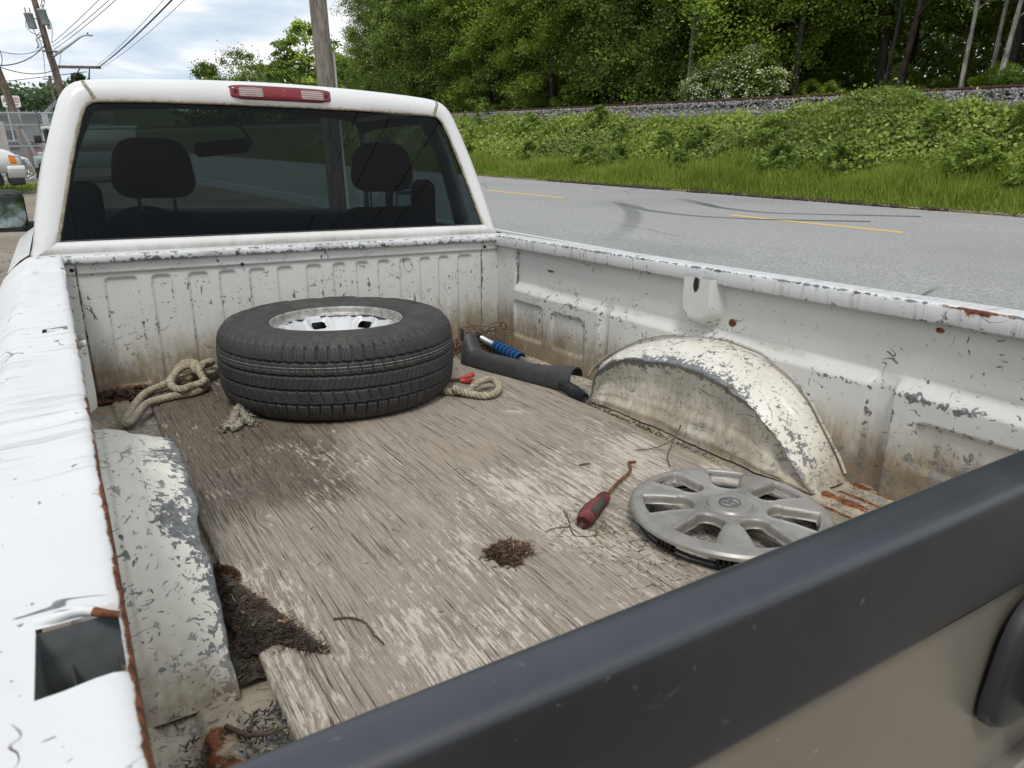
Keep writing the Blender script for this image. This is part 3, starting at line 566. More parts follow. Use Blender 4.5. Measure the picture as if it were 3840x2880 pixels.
ring = on_cab(G, -0.001); rgh = 0.0050 + 0.003 * vnoise(np.arange(N) * 0.06, np.zeros(N), 4, 3)
part('window_seal', *tube(ring, rgh, 6), M_seal, truck, True)
bot = np.column_stack([np.linspace(-0.775, 0.775, 60), np.full(60, ycab(0.497)), np.full(60, 0.4975)]); part('window_seal', *tube(bot, 0.0035, 6), M_black, truck, True)
# ditch seams at the roof corners
for s in (-1, 1):
    a = np.array([s * 0.603, ycab(0.930) - 0.001, 0.930]); c = np.array([s * 0.626, ycab(0.975) + 0.000, 0.975])
    part('roof_ditch', *tube(smooth_path([a, (a + c) / 2 + [0, -.004, .001], c, c + [s * .004, .020, .012]], 8), 0.0062, 8), M_seal, truck, True)
# panel under the glass
xs = np.linspace(-1, 1, 60); rows = [(0.4975, ycab(0.4975), .775), (0.494, ycab(0.494) - 0.006, .780), (0.488, 0.086, .789), (0.470, 0.083, .817), (0.44, 0.083, .862), (0.2, 0.085, .862), (-0.35, 0.09, .862)]
V = np.array([[x * h_, y, z] for z, y, h_ in rows for x in xs]); part('cab_back_panel', V, gridF(len(rows), 60)[:, ::-1], M_body, truck, False, dict(dirt=np.repeat([.6, .35, .12, .35, .6, .7, .7], 60), wear=np.zeros(420), rust=np.zeros(420)))
# rear glass
ns = 30; xs = np.linspace(-1, 1, 60); zz_ = np.linspace(0.497, 0.941, ns)
hw = np.interp(zz_, GO[::1, 1], GO[:, 0]); hw = np.maximum(hw, 0.02)
V = np.array([[x * h_, ycab(z) + 0.006 - 0.012 * (1 - x * x) * 0, z] for z, h_ in zip(zz_, hw) for x in xs]); part('rear_window', V, gridF(ns, 60)[:, ::-1], M_tint, truck, True)
# roof skin, doors, pillars
pr = S[(S[:, 1] > 0.93)]; rows = []
for y, k, dz in ((0.285, 1.004, 0.0), (0.45, 1.005, 0.006), (0.75, 0.995, 0.010), (1.0, 0.97, 0.004), (1.14, 0.945, -0.016)): rows.append(np.column_stack([pr[:, 0] * k, np.full(len(pr), y), pr[:, 1] * 1.001 + dz]))
part('roof', np.stack(rows), gridF(5, len(pr))[:, ::-1], M_body, truck, True)
rows = [np.column_stack([q[:, 0] * 0.97, q[:, 1], q[:, 2] - 0.028]) for q in rows]
part('headliner', np.stack(rows), gridF(5, len(pr)), M_fabric, truck, True)
DP = [(0.858, 0.462), (0.885, 0.445), (0.925, 0.405), (0.955, 0.34), (0.970, 0.26), (0.976, 0.15), (0.974, 0.0), (0.965, -0.2), (0.955, -0.40)]
for s in (1, -1):
    for nm, ya, yb in (('cab_corner', 0.092, 0.285), ('door', 0.290, 1.44), ('front_fender', 1.445, 2.95)):
        ys_ = np.linspace(ya, yb, 40); P = []
        for y in ys_:
            fz = max(0, y - 1.445) * 0.10; fx = max(0, y - 2.3) ** 2 * 0.12
            for k, (x, z) in enumerate(DP):
                zc = z - fz * (z > 0); dy = abs(y - 2.13)
                if dy < 0.43 and z < 0.05: zc = max(zc, min(-0.47 + math.sqrt(0.43 ** 2 - dy * dy), 0.03 - 0.001 * k))
                P.append((s * (x - fx), y, zc))
        F = gridF(40, len(DP)); part(nm, P, F if s < 0 else F[:, ::-1], M_body, truck, True, dict(dirt=np.full(len(P), .12), wear=np.zeros(len(P)), rust=np.zeros(len(P))))
    for nm, pts, r in (('windscreen_pillar', [(0.84, 1.62, 0.45), (0.75, 1.36, 0.76), (0.625, 1.12, 0.985)], 0.030), ('roof_edge', [(0.64, 0.30, 0.962), (0.64, 0.7, 0.97), (0.61, 1.12, 0.965)], 0.022), ('door_pillar', [(0.79, 0.30, 0.45), (0.715, 0.32, 0.75), (0.62, 0.34, 0.95)], 0.034)):
        part(nm, *tube(smooth_path([(s * a, b, c) for a, b, c in pts], 6), r, 8), M_body, truck, True)
    V = np.array([(s * .855, .33, .455), (s * .845, 1.56, .455), (s * .64, 1.14, .97), (s * .675, .36, .965)]); part('side_window', V, [(0, 1, 2, 3)], M_clear, truck)
    # mirror
    V, F = rbox(-0.115, 0.095, -0.035, 0.045, -0.092, 0.092, 0.036, 4); V = V + [s * 0.972, 1.36, 0.532]
    mir = part('side_mirror', V, F, M_black, truck, True)
    gx = 0.082; V = np.array([[s * 0.962 + gx * sup(np.cos(t_), .5), 1.3215 + 0.006 * sup(np.sin(t_), .5), 0.535 + 0.072 * sup(np.sin(t_), .5)] for t_ in th]); part('mirror_glass', V, [tuple(range(64))], simple('mirror_silver', (0.30, 0.34, 0.34), 0.03, 1.0, 0.02), mir)
    V, F = rbox(min(s * .82, s * .93), max(s * .82, s * .93), 1.35, 1.41, 0.440, 0.485, 0.012); part('mirror_arm', V, F, M_black, mir, True)
    hp = smooth_path([(s * .965, 0.80, .225), (s * 1.000, 0.815, .235), (s * 1.012, 0.87, .238), (s * 1.008, 0.94, .238), (s * .968, 0.965, .232)], 6)
    part('door_handle', *tube(hp, 0.016, 8), M_black, truck, True)
xs = np.linspace(-1, 1, 20); V = np.array([[x * (0.80 * (1 - t) + 0.60 * t), 1.64 - 0.50 * t + 0.07 * (1 - x * x), 0.455 + 0.525 * t] for t in (0, .5, 1) for x in xs]); part('windscreen', V, gridF(3, 20), M_clear, truck, True)
ys_ = np.linspace(1.60, 2.95, 24); xs = np.linspace(-0.862, 0.862, 24)
V = np.array([[x, y, 0.462 - max(0, y - 1.445) * 0.10 + 0.03 * (1 - (x / .86) ** 2) - 0.35 * max(0, y - 2.75) ** 2 * 4] for y in ys_ for x in xs]); part('bonnet', V, gridF(24, 24)[:, ::-1], M_body, truck, True)
V, F = rbox(-0.86, 0.86, 2.86, 2.96, -0.1, 0.26, 0.02); part('grille', V, F, M_black, truck, True)
V, F = rbox(-0.93, 0.93, 2.86, 3.06, -0.36, -0.11, 0.04, 3); part('front_bumper', V, F, M_chrome, truck, True)
V, F = box_(-0.82, 0.82, 0.10, 1.62, -0.40, -0.36); part('cab_floor', V, F, M_dark, truck)
# third brake light
def on_band(u, z, off): return (u, ycab(z) + off, z)
th2 = np.linspace(0, 2 * math.pi, 72, endpoint=False)
def lens(name, cx_, hw_, hh, y0, mat, parent, e=0.30, dome=0.006, zc=0.982):
    rows = []
    for k, d in ((1.0, 0.006), (1.0, 0.0), (0.96, -dome * .7), (0.85, -dome), (0.02, -dome)):
        zc_ = zc - 0.006 * (cx_ + k * hw_ * sup(np.cos(th2), e)) ** 2 * 8
        z = zc_ + k * hh * sup(np.sin(th2), e); rows.append(np.stack([cx_ + k * hw_ * sup(np.cos(th2), e), ycab(z) + y0 + d, z], -1))
    return part(name, np.stack(rows).reshape(-1, 3), gridF(5, 72, False, True), mat, parent, True)
def lens_mat(name, c1, c2, rough=0.18):
    b = MB(name); n = b.math('SINE', b.mul(b.t.nodes.new('ShaderNodeSeparateXYZ').outputs[0], 1)) if 0 else None
    s_ = b.t.nodes.new('ShaderNodeSeparateXYZ'); b.t.links.new(b.tc, s_.inputs[0]); st = b.step(b.math('SINE', b.mul(s_.outputs[2], 900)), -0.3, 0.6); n = b.noise(90, 3)
    c = b.mix(st, c1, c2); c = b.mix(b.mul(b.step(n, 0.55, 0.8), 0.4), c, (0.3, 0.2, 0.17))
    return b.out(b.bsdf(c, rough, 0.1, None, 0.6))
bl = lens('brake_light', -0.002, 0.181, 0.0215, -0.008, lens_mat('red_lens', (0.17, 0.008, 0.014), (0.20, 0.010, 0.018)), truck)
for c in (-0.112, 0.108): lens('clear_lens', c, 0.042, 0.0165, -0.0155, lens_mat('clear_ribbed_lens', (0.20, 0.13, 0.12), (0.46, 0.38, 0.36)), bl, 0.25, 0.004)
for c in (-0.165, 0.161): lens('screw_well', c, 0.0055, 0.0055, -0.0148, M_dark, bl, 1.0, 0.001, 0.984)
lens('brake_light_gasket', -0.002, 0.186, 0.0255, -0.002, simple('grimy_gasket', (0.10, 0.035, 0.03), 0.7), bl, 0.30, 0.003)
# inside of the cab
for (xc, hwid, zt, hh) in ((-0.435, 0.135, 0.732, 0.095), (0.47, 0.130, 0.738, 0.090)):
    V, F = rbox(xc - hwid, xc + hwid, 0.37, 0.53, zt - hh * 1.25, zt + hh, 0.072, 6); V[:, 0] += (V[:, 0] - xc) * 0.10 * (zt - V[:, 2]) / hh
    hr = part('headrest', V, F, M_fabric, truck, True)
    for dx in (-0.06, 0.06): part('headrest_post', *tube([(xc + dx, 0.45, 0.50), (xc + dx, 0.45, 0.68)], 0.007, 6), M_chrome, hr)
for xc, hwid in ((-0.45, 0.30), (0.45, 0.30)):
    V, F = rbox(xc - hwid, xc + hwid, 0.32, 0.46, -0.2, 0.565, 0.06, 4); V[:, 0] = xc + (V[:, 0] - xc) * (1 - 0.5 * ss(V[:, 2], 0.42, 0.58)); part('seat_back', V, F, M_fabric, truck, True)
for xc in (-0.665, 0.70):
    V, F = rbox(xc - 0.055, xc + 0.055, 0.50, 0.56, 0.3, 0.675, 0.045, 4); part('belt_pillar_trim', V, F, M_fabric, truck, True)
V, F = rbox(-0.82, 0.82, 1.25, 1.66, 0.1, 0.487, 0.05, 3); V[:, 2] += 0.045 * ss(-V[:, 0], 0.1, 0.3) * (V[:, 2] > 0.3); part('dashboard', V, F, simple('dash_vinyl', (0.02, 0.022, 0.023), 0.6), truck, True)
a = np.linspace(0, 2 * math.pi, 40); part('steering_wheel', *tube(np.stack([-0.42 + 0.19 * np.cos(a), 1.12 + 0.07 * np.sin(a), 0.37 + 0.17 * np.sin(a)], -1), 0.014, 8, False), M_black, truck, True)
V, F = rbox(-0.125, 0.125, 1.10, 1.14, 0.78, 0.845, 0.026, 4); V = V @ np.array([[1, 0, -.12], [0, 1, 0], [.12, 0, 1]]).T; rm = part('rear_view_mirror', V + [0.045, 0, 0.0], F, M_black, truck, True)
part('mirror_stem', *tube([(0.09, 1.14, 0.83), (0.06, 1.17, 0.90), (0.04, 1.2, 0.92)], 0.008, 6), M_black, rm)
# wheels, each set down on the ground beneath it
Tm = np.array(TR)
def wheel(xc, yc, s):
    wld = lambda z: (Tm[:3, :3] @ np.array([xc, yc, z]) + Tm[:3, 3])[2]
    zc = 0.375 - wld(0.0) - 0.004
    pf = [(0.20, -0.10), (0.30, -0.125), (0.35, -0.12), (0.37, -0.10), (0.375, 0), (0.37, 0.10), (0.35, 0.12), (0.30, 0.125), (0.20, 0.10)]
    V, F = lathe(pf, 40); V = np.stack([xc + V[:, 2], yc + V[:, 0], zc + V[:, 1]], -1); wv = part('wheel', V, F, M_tyre0, truck, True)
    V, F = lathe([(0.0001, 0.05), (0.08, 0.06), (0.10, 0.03), (0.17, 0.02), (0.19, 0.10), (0.205, 0.105), (0.205, -0.1)], 40); V = np.stack([xc + s * V[:, 2], yc + V[:, 0], zc + V[:, 1]], -1); part('rim', V, F, M_chrome, wv, True)
M_tyre0 = simple('plain_tyre_rubber', (0.02, 0.02, 0.021), 0.85)
for s in (1, -1):
    for yc in (-1.22, 2.13): wheel(s * 0.80, yc, s)

# ------------------------------------------------------------------ THINGS LYING IN THE BED (truck frame)
ZP = 0.020
nx, ny = 260, 420; xs = np.linspace(-0.606, 0.563, nx); ys = np.linspace(-0.045, -2.30, ny)
X, Y = np.meshgrid(xs, ys, indexing='ij')
ed = np.minimum(X - xs[0], xs[-1] - X)
Xj = X + (np.abs(X - xs[0]) < 0.02) * (0.006 * vnoise(Y, Y * 0, 3, 9) + 0.004 * vnoise(Y, Y * 0, 4, 40)) + (np.abs(X - xs[-1]) < 0.02) * 0.004 * vnoise(Y, Y * 0, 5, 14)
Yj = Y + (np.abs(Y - ys[0]) < 0.02) * 0.005 * vnoise(X, X * 0, 5, 12)
crk = vnoise(X * 1.0, Y * 0.05, 17, 42, 2); Zt = ZP - 0.0030 * (np.abs(crk) < 0.008) * (vnoise(X, Y, 19, 5) > 0.06) + 0.0005 * vnoise(X, Y * 0.06, 21, 70, 3) + 0.001 * vnoise(X, Y, 22, 4)
Zt -= 0.003 * np.exp(-ed / 0.006)
# two lifted flakes of the top veneer
def flake(x0, x1, ya, yb, h):
    global Zt
    t = np.clip((ya - Y) / (ya - yb), 0, 1); jag = 0.012 * vnoise(X, Y * 0, 25, 40); m = (X > x0) & (X < x1) & (Y > yb + jag) & (Y < ya); Zt = Zt + m * h * t ** 2
flake(-0.565, -0.515, -1.30, -1.432, 0.006); flake(-0.615, -0.565, -1.26, -1.405, 0.004); flake(0.02, 0.05, -1.45, -1.63, 0.004)
wet = 1.05 * ss(X + 0.55 * Y, -0.30, -0.62 + 0.0) * 0 + np.clip(1.15 - np.hypot((X + 0.50) / 0.50, (Y + 0.45) / 0.75), 0, 1) + 0.55 * np.exp(-(((X + 0.45) / 0.16) ** 2 + ((Y + 1.0) / 0.25) ** 2)) + 0.35 * np.exp(-(((X + 0.3) / 0.07) ** 2 + ((Y + 1.14) / 0.10) ** 2)) + 0.3 * np.exp(-ed / 0.05) * (X < 0)
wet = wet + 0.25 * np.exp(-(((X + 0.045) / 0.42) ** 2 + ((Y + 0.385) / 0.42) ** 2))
pale = ss(Y, -0.75, -1.75) + 0.35 * np.exp(-(((X - 0.37) / 0.08) ** 2 + ((Y + 0.93) / 0.12) ** 2))
moss = 0.9 * np.exp(-((X - 0.555) / 0.018) ** 2) * ss(Y, -1.0, -1.25) + 0.5 * np.exp(-(((X - 0.08) / 0.05) ** 2 + ((Y + 1.60) / 0.04) ** 2)) + 0.35 * np.exp(-(((X - 0.30) / 0.10) ** 2 + ((Y + 0.66) / 0.07) ** 2)) + 0.5 * np.exp(-(((X - 0.45) / 0.05) ** 2 + ((Y + 0.1) / 0.15) ** 2))
top = np.stack([Xj, Yj, Zt], -1); n0 = nx * ny
bi = np.concatenate([np.arange(nx) * ny, (nx - 1) * ny + np.arange(1, ny), (np.arange(nx - 2, -1, -1)) * ny + ny - 1, np.arange(ny - 2, 0, -1)])
rim_ = top.reshape(-1, 3)[bi].copy(); rim_[:, 2] = 0.0015
V = np.vstack([top.reshape(-1, 3), rim_]); m = len(bi); sidef = np.stack([bi, np.roll(bi, -1), n0 + (np.arange(m) + 1) % m, n0 + np.arange(m)], -1)
ex_ = lambda a: np.concatenate([a.ravel(), a.ravel()[bi]])
solo('plywood_sheet', V, np.vstack([gridF(nx, ny)[:, ::-1], sidef]), M_wood, 'weathered grey plywood sheet covering the floor of the cargo bed', 'plywood sheet', (0, -1.17, 0.0), TR, True, dict(wet=ex_(wet), pale=ex_(pale), moss=ex_(np.clip(moss, 0, 1))))

# --- spare tyre and wheel
TC = np.array([-0.045, -0.385, ZP])
def tyre_mat():
    b = MB('tyre_rubber'); n = b.noise(14, 5, 0.6); d = b.attr('dust_sheen')
    c = b.mix(b.step(n, 0.3, 0.7), (0.030, 0.030, 0.031), (0.047, 0.046, 0.045)); c = b.mix(b.mul(d, b.step(b.noise(30, 5, 0.65), 0.35, 0.7)), c, (0.085, 0.072, 0.058))
    return b.out(b.bsdf(c, 0.62, 0, b.bump(b.noise(260, 2), 0.1, 0.001), 0.45))
M_tyre = tyre_mat()
half = smooth_path(np.array([(0.3725, 0.125, 0), (0.3722, 0.15, 0), (0.3712, 0.172, 0), (0.3688, 0.195, 0), (0.3640, 0.213, 0), (0.3560, 0.2275, 0), (0.3440, 0.2395, 0), (0.3290, 0.2475, 0), (0.3080, 0.2525, 0), (0.2840, 0.2535, 0), (0.2620, 0.2520, 0), (0.2440, 0.2475, 0), (0.2290, 0.2410, 0), (0.2170, 0.2345, 0), (0.2090, 0.2310, 0)]), 9)[:, :2]
d_ = np.concatenate([[0], np.cumsum(np.hypot(*np.diff(half, axis=0).T))]); q = np.concatenate([np.arange(0, 0.135, 0.0021), np.linspace(0.136, d_[-1], 46)])
half = np.column_stack([np.interp(q, d_, half[:, 0]), np.interp(q, d_, half[:, 1])])
bot_ = np.column_stack([half[::-1][:-1, 0], 0.25 - half[::-1][:-1, 1]]); PRF = np.vstack([bot_, half]); qq = np.concatenate([-q[::-1][:-1], q])
NT = 980; aa = np.arange(NT) * 2 * math.pi / NT; pitch = NT // 70
nr = np.gradient(PRF, axis=0); nr = np.column_stack([nr[:, 1], -nr[:, 0]]); nr /= np.linalg.norm(nr, axis=1)[:, None]
J, Q = np.meshgrid(np.arange(NT), qq, indexing='ij'); dep = np.zeros(J.shape)
for g in (-0.064, -0.021, 0.021, 0.060): dep = np.maximum(dep, 0.0095 * np.exp(-((Q - g - 0.0010 * np.sin(J * 2 * math.pi / pitch)) / 0.0032) ** 4))
ph = J % pitch
sh = (np.abs(Q) > 0.064) & (np.abs(Q) < 0.118); dep = np.where(sh & (ph < 3), np.maximum(dep, 0.010 * ss(0.120 - np.abs(Q), 0, 0.02)), dep)
k1 = (np.round(J + (np.abs(Q) - 0.08) * 90 * ((np.abs(Q) > 0.084))).astype(int)) % pitch
dep = np.where(sh & (np.abs(Q) < 0.100) & np.isin(k1, [6, 10]), np.maximum(dep, 0.0036), dep)
rb = (np.abs(Q) > 0.024) & (np.abs(Q) < 0.058); k2 = (np.round(J + Q * 110).astype(int)) % pitch; dep = np.where(rb & (k2 < 2), np.maximum(dep, 0.0065), dep); dep = np.where(rb & np.isin(k2, [4, 7, 11]), np.maximum(dep, 0.0016), dep)
cb = np.abs(Q) < 0.017; k3 = (np.round(J - Q * 160).astype(int)) % (pitch // 2); dep = np.where(cb & (k3 < 1), np.maximum(dep, 0.003), dep)
# raised rings, hatched wedges and scallops on the sidewall
sw = np.zeros(J.shape)
for r_, wd, h_ in ((0.3545, 0.0022, 0.0012), (0.345, 0.0018, 0.0010), (0.262, 0.0014, 0.0009), (0.238, 0.0016, 0.0010), (0.2215, 0.0016, 0.0012)): sw += 1.8 * h_ * np.exp(-((PRF[:, 0][None, :] - r_) / wd) ** 2) * (np.abs(Q) > 0.115)
A_ = (J * 2 * math.pi / NT); RR = PRF[:, 0][None, :] + 0 * J; ZZ = PRF[:, 1][None, :] + 0 * J
for k in range(8):
    a0 = k * math.pi / 4 + 0.25; da = (A_ - a0 + math.pi) % (2 * math.pi) - math.pi
    wedge = (da > 0) & (da < 0.36) & (RR > 0.300 + 0.05 * da) & (RR < 0.340) & (Q > 0.11); sw += wedge * 0.0026 * (np.sin(RR * 1300) > -0.2)
    fin = (np.abs(da + 0.17) < 0.16) & (RR > 0.318 + (da + 0.17) * 0.10) & (RR < 0.341) & (Q > 0.11); sw += fin * 0.0016 * (np.sin((da + RR * 3) * 420) > 0)
scal = (np.abs(Q) > 0.108) & (np.abs(Q) < 0.128); dep = np.where(scal, np.maximum(dep, 0.0030 * (np.cos((J % pitch) * 2 * math.pi / pitch) > 0.1) * np.exp(-((np.abs(Q) - 0.117) / 0.008) ** 2)), dep)
off = sw - dep; R_ = RR + off * nr[:, 0][None, :]; Z_ = ZZ + off * nr[:, 1][None, :]
V = np.stack([R_ * np.cos(A_), R_ * np.sin(A_), Z_ + 0.0035], -1).reshape(-1, 3) + TC
dust_sheen = 0.12 + 0.5 * (Q > 0.118) * np.exp(-((RR - 0.25) / 0.04) ** 2) + 0.5 * ss(ZZ, 0.06, 0.0) + 0.25 * (dep > 0.003)
sw_ = thing('spare_wheel', 'black tyre on a peeling silver steel rim, lying flat on the plywood', 'spare wheel', TC, TR)
part('tyre', V, gridF(NT, len(PRF), True)[:, ::-1], M_tyre, sw_, True, dict(dust_sheen=np.clip(dust_sheen + sw * 330, 0, 1)))  # raised sidewall relief coloured paler, on top of the dust
# white dotted lines moulded in the tread
Vs, Fs = [], []
for q0, hw_, run in ((0.046, 0.0007, 9), (0.037, 0.00035, 7)):
    for j in range(0, NT, 1):
        if (j * 7 // 3) % 10 >= run: continue
        rr_ = np.interp(q0, qq, PRF[:, 0]) + 0.0009; zz0 = np.interp(q0, qq, PRF[:, 1]) + 0.0035
        if (int(round(j + q0 * 110)) % pitch) < 1: continue
        a0, a1 = aa[j], aa[j] + 2 * math.pi / NT; n_ = len(Vs)
        for a, z in ((a0, -hw_), (a1, -hw_), (a1, hw_), (a0, hw_)): Vs.append((TC[0] + rr_ * math.cos(a), TC[1] + rr_ * math.sin(a), TC[2] + zz0 + z))
        Fs.append((n_, n_ + 1, n_ + 2, n_ + 3))
part('tread_line', Vs, np.array(Fs), simple('white_rubber_line', (0.5, 0.5, 0.48), 0.7), sw_)
# moulding whiskers around the shoulder
Vs, Fs = [], []
for k in range(170):
    a = rng.random() * 2 * math.pi; rr_ = 0.352 + rng.random() * 0.018; z0 = 0.25 - (rr_ - 0.345) * 1.2; l_ = 0.006 + 0.008 * rng.random(); w_ = 0.0006; n_ = len(Vs); ca, sa = math.cos(a), math.sin(a); dr = rng.normal(0, .4)
    for t_, ww in ((0, w_), (0, -w_), (1, 0)): Vs.append((TC[0] + (rr_ + t_ * l_ * .7) * ca - ww * sa - t_ * dr * l_ * sa, TC[1] + (rr_ + t_ * l_ * .7) * sa + ww * ca + t_ * dr * l_ * ca, TC[2] + z0 - 0.008 + t_ * l_))
    Fs.append((n_, n_ + 1, n_ + 2))
part('moulding_whiskers', Vs, Fs, M_tyre, sw_, kind='stuff')
# raised lettering round the sidewall
def sidewall_text(body, rad_, ang, size):
    V, F = text_mesh(body, size, 0.0014); a = ang - V[:, 0] / rad_; r = rad_ + V[:, 1]
    zt = np.interp(r, half[::-1, 0], half[::-1, 1]); P = np.stack([r * np.cos(a), r * np.sin(a), zt + V[:, 2] + 0.0042], -1) + TC
    part('sidewall_lettering', P, F, simple('lettering_rubber', (0.075, 0.072, 0.068), 0.7), sw_)
sidewall_text('ROAD  VENTURE', 0.300, 2.45, 0.042); sidewall_text('M+S', 0.300, 1.25, 0.034); sidewall_text('VENTURE', 0.300, 0.35, 0.040)
# rim: lip ring, dished spider with six windows
def rim_mat():
    b = MB('peeling_silver_rim'); n = b.noise(19, 6, 0.62, dist=0.3); w_ = b.attr('wear')
    bare = b.step(b.add(b.mul(n, 1.0), b.mul(w_, 0.26)), 0.70, 0.71); c = b.mix(bare, (0.56, 0.565, 0.57), (0.018, 0.018, 0.02)); c = b.mix(b.mul(b.step(b.noise(40, 4), 0.55, 0.8), 0.3), c, (0.3, 0.27, 0.24))
    return b.out(b.bsdf(c, b.mix(bare, (0.35,) * 3, (0.6,) * 3), b.math('SUBTRACT', 0.12, b.mul(bare, 0.12)), b.bump(bare, -0.4, 0.002), 0.5))
M_rim = rim_mat()
lip = [(0.2035, 0.2240), (0.2095, 0.2300), (0.2105, 0.2345), (0.2080, 0.2375), (0.2040, 0.2370), (0.2020, 0.2320), (0.2010, 0.2200), (0.1975, 0.2140), (0.1920, 0.2120), (0.1885, 0.2060)]
V, F = lathe([(r_, z + 0.0035) for r_, z in lip], 140); part('rim_lip', V + TC, F, simple('dull_rim_lip', (0.33, 0.32, 0.30), 0.5, 0.4, 0.35, 40), sw_, True)
na, nr_ = 360, 80; rr = np.linspace(0.030, 0.1885, nr_); A2, R2 = np.meshgrid(np.arange(na) * 2 * math.pi / na, rr, indexing='ij')
Zr = np.interp(R2, [0.03, 0.045, 0.06, 0.09, 0.115, 0.14, 0.165, 0.18, 0.1885], [0.168, 0.1675, 0.156, 0.150, 0.159, 0.180, 0.201, 0.2085, 0.2095])
pa = (A2 - 0.10) % (math.pi / 3) - math.pi / 6; dwin = np.maximum(np.abs(pa * R2) - (0.026 + 0.10 * (R2 - 0.12)), np.abs(R2 - 0.139) - 0.020); qd = np.hypot(np.maximum(np.abs(pa * R2) - 0.018, 0), np.maximum(np.abs(R2 - 0.156) - 0.004, 0)) - 0.0125
Zr = Zr - 0.008 * (1 - ss(qd, -0.005, 0.005)) + 0.005 * np.exp(-((qd - 0.011) / 0.007) ** 2); F = gridF(na, nr_, True); keep = (qd.ravel()[F] > -0.004).any(1)
V = np.stack([R2 * np.cos(A2), R2 * np.sin(A2), Zr + 0.0035], -1).reshape(-1, 3) + TC
part('rim_disc', V, F[keep][:, ::-1], M_rim, sw_, True, dict(wear=0.80 * ss(R2, 0.164, 0.182) * (0.8 + 0.6 * np.cos(A2 - 0.9)) - 0.08))
V, F = lathe([(0.186, 0.20), (0.178, 0.15), (0.172, 0.06), (0.178, 0.02)], 80); part('rim_barrel', V + TC, F, simple('bare_barrel_steel', (0.035, 0.035, 0.036), 0.35, 0.5, 0.4, 20), sw_, True)
V, F = lathe([(0.0001, 0.062), (0.15, 0.06), (0.175, 0.058)], 60); part('hub_plate', V + TC, F, M_dark, sw_)
for k in range(5):
    a = k * 2 * math.pi / 5; V, F = lathe([(0.0001, 0.138), (0.007, 0.138), (0.008, 0.132)], 12); part('bolt_hole', V + TC + [0.0575 * math.cos(a), 0.0575 * math.sin(a), 0.004], F, M_dark, sw_)
def twig_mesh(P, r0, r1, n=6, jit=0.002):
    P = smooth_path(P, 6); P = P + rng.normal(0, jit * 0.3, P.shape); return tube(P, np.linspace(r0, r1, len(P)), n)
M_twig = simple('dry_twig', (0.10, 0.075, 0.052), 0.9, var=0.4, scale=120, bump=0.4)
tz = 0.02 + 0.16
solo('twig', *join(twig_mesh([(-0.085, -0.20, tz + .02), (-0.05, -0.27, tz - .005), (-0.06, -0.34, tz - .02)], .002, .0015), twig_mesh([(-0.052, -0.26, tz), (0.0, -0.30, tz - .01)], .0014, .001)), M_twig, 'thin bent forked twig inside the rim of the spare wheel', 'twig', (-0.06, -0.28, tz - .03), TR, True)

# --- ropes: three strands laid round each other
def rope_mat():
    b = MB('old_rope'); n = b.noise(60, 5, 0.65); g = b.noise(9, 4, 0.6)
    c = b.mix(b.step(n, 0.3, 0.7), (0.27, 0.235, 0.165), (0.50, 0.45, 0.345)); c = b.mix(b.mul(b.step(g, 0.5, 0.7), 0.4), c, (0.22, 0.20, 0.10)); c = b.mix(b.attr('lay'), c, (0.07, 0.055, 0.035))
    return b.out(b.bsdf(c, 0.9, 0, b.bump(b.noise(1, 3, 0.7, b.sc((300, 300, 300))), 0.6, 0.002), 0.2))
M_rope = rope_mat()
def rope(P, r=0.0115, pitch_=0.042, n=14, fray=0.0):
    P = smooth_path(P, 14); seg = np.linalg.norm(np.diff(P, axis=0), axis=1); s_ = np.concatenate([[0], np.cumsum(seg)]); m_ = max(8, int(s_[-1] / 0.0035)); u = np.linspace(0, s_[-1], m_)
    P = np.stack([np.interp(u, s_, P[:, k]) for k in range(3)], -1); T, N_, B_ = frames(P)
    a = np.linspace(0, 2 * math.pi, n * 3 // 2 + 3, endpoint=False); ph_ = u * 2 * math.pi / pitch_
    lob = np.abs(np.cos(1.5 * (a[None, :] - ph_[:, None]))); rr_ = r * (0.70 + 0.34 * np.sqrt(lob)) * (1 + 0.06 * rng.normal(size=(m_, len(a))))
    V = P[:, None] + rr_[..., None] * (np.cos(a)[None, :, None] * N_[:, None] + np.sin(a)[None, :, None] * B_[:, None])
    k = len(a); F = [tuple(f) for f in gridF(m_, k, False, True)] + [tuple(range(k))[::-1], tuple(range((m_ - 1) * k, m_ * k))]
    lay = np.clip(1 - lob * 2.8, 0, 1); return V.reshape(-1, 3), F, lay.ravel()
def fuzz(P, n, l_, spread):
    P = smooth_path(P, 6); Vs, Fs = [], []
    for k in range(n):
        p0 = P[rng.integers(len(P))] + rng.normal(0, spread, 3) * [1, 1, .5]; d = rng.normal(0, 1, 3); d /= np.linalg.norm(d); d[2] = abs(d[2]) * .5; e = np.cross(d, rng.normal(0, 1, 3)); e /= np.linalg.norm(e); n_ = len(Vs); l2 = l_ * (0.4 + rng.random())
        p0[2] = max(p0[2], ZP + .002)
        Vs += [p0 - e * .0009, p0 + e * .0009, p0 + d * l2 + [0, 0, -.1 * l2]]; Fs.append((n_, n_ + 1, n_ + 2))
    return Vs, Fs
RA = [(-0.372, -0.004, .05), (-0.388, -0.056, .05), (-0.426, -0.102, .06), (-0.452, -0.148, .085), (-0.455, -0.119, .092), (-0.472, -0.094, .092), (-0.501, -0.098, .08), (-0.53, -0.12, .06), (-0.55, -0.12, .045), (-0.595, -0.132, .036), (-0.632, -0.204, .034), (-0.665, -0.303, .03), (-0.690, -0.392, .024), (-0.672, -0.385, .024), (-0.623, -0.275, .033), (-0.576, -0.237, .033), (-0.521, -0.224, .034), (-0.478, -0.22, .034), (-0.440, -0.188, .034), (-0.425, -0.134, .034)]
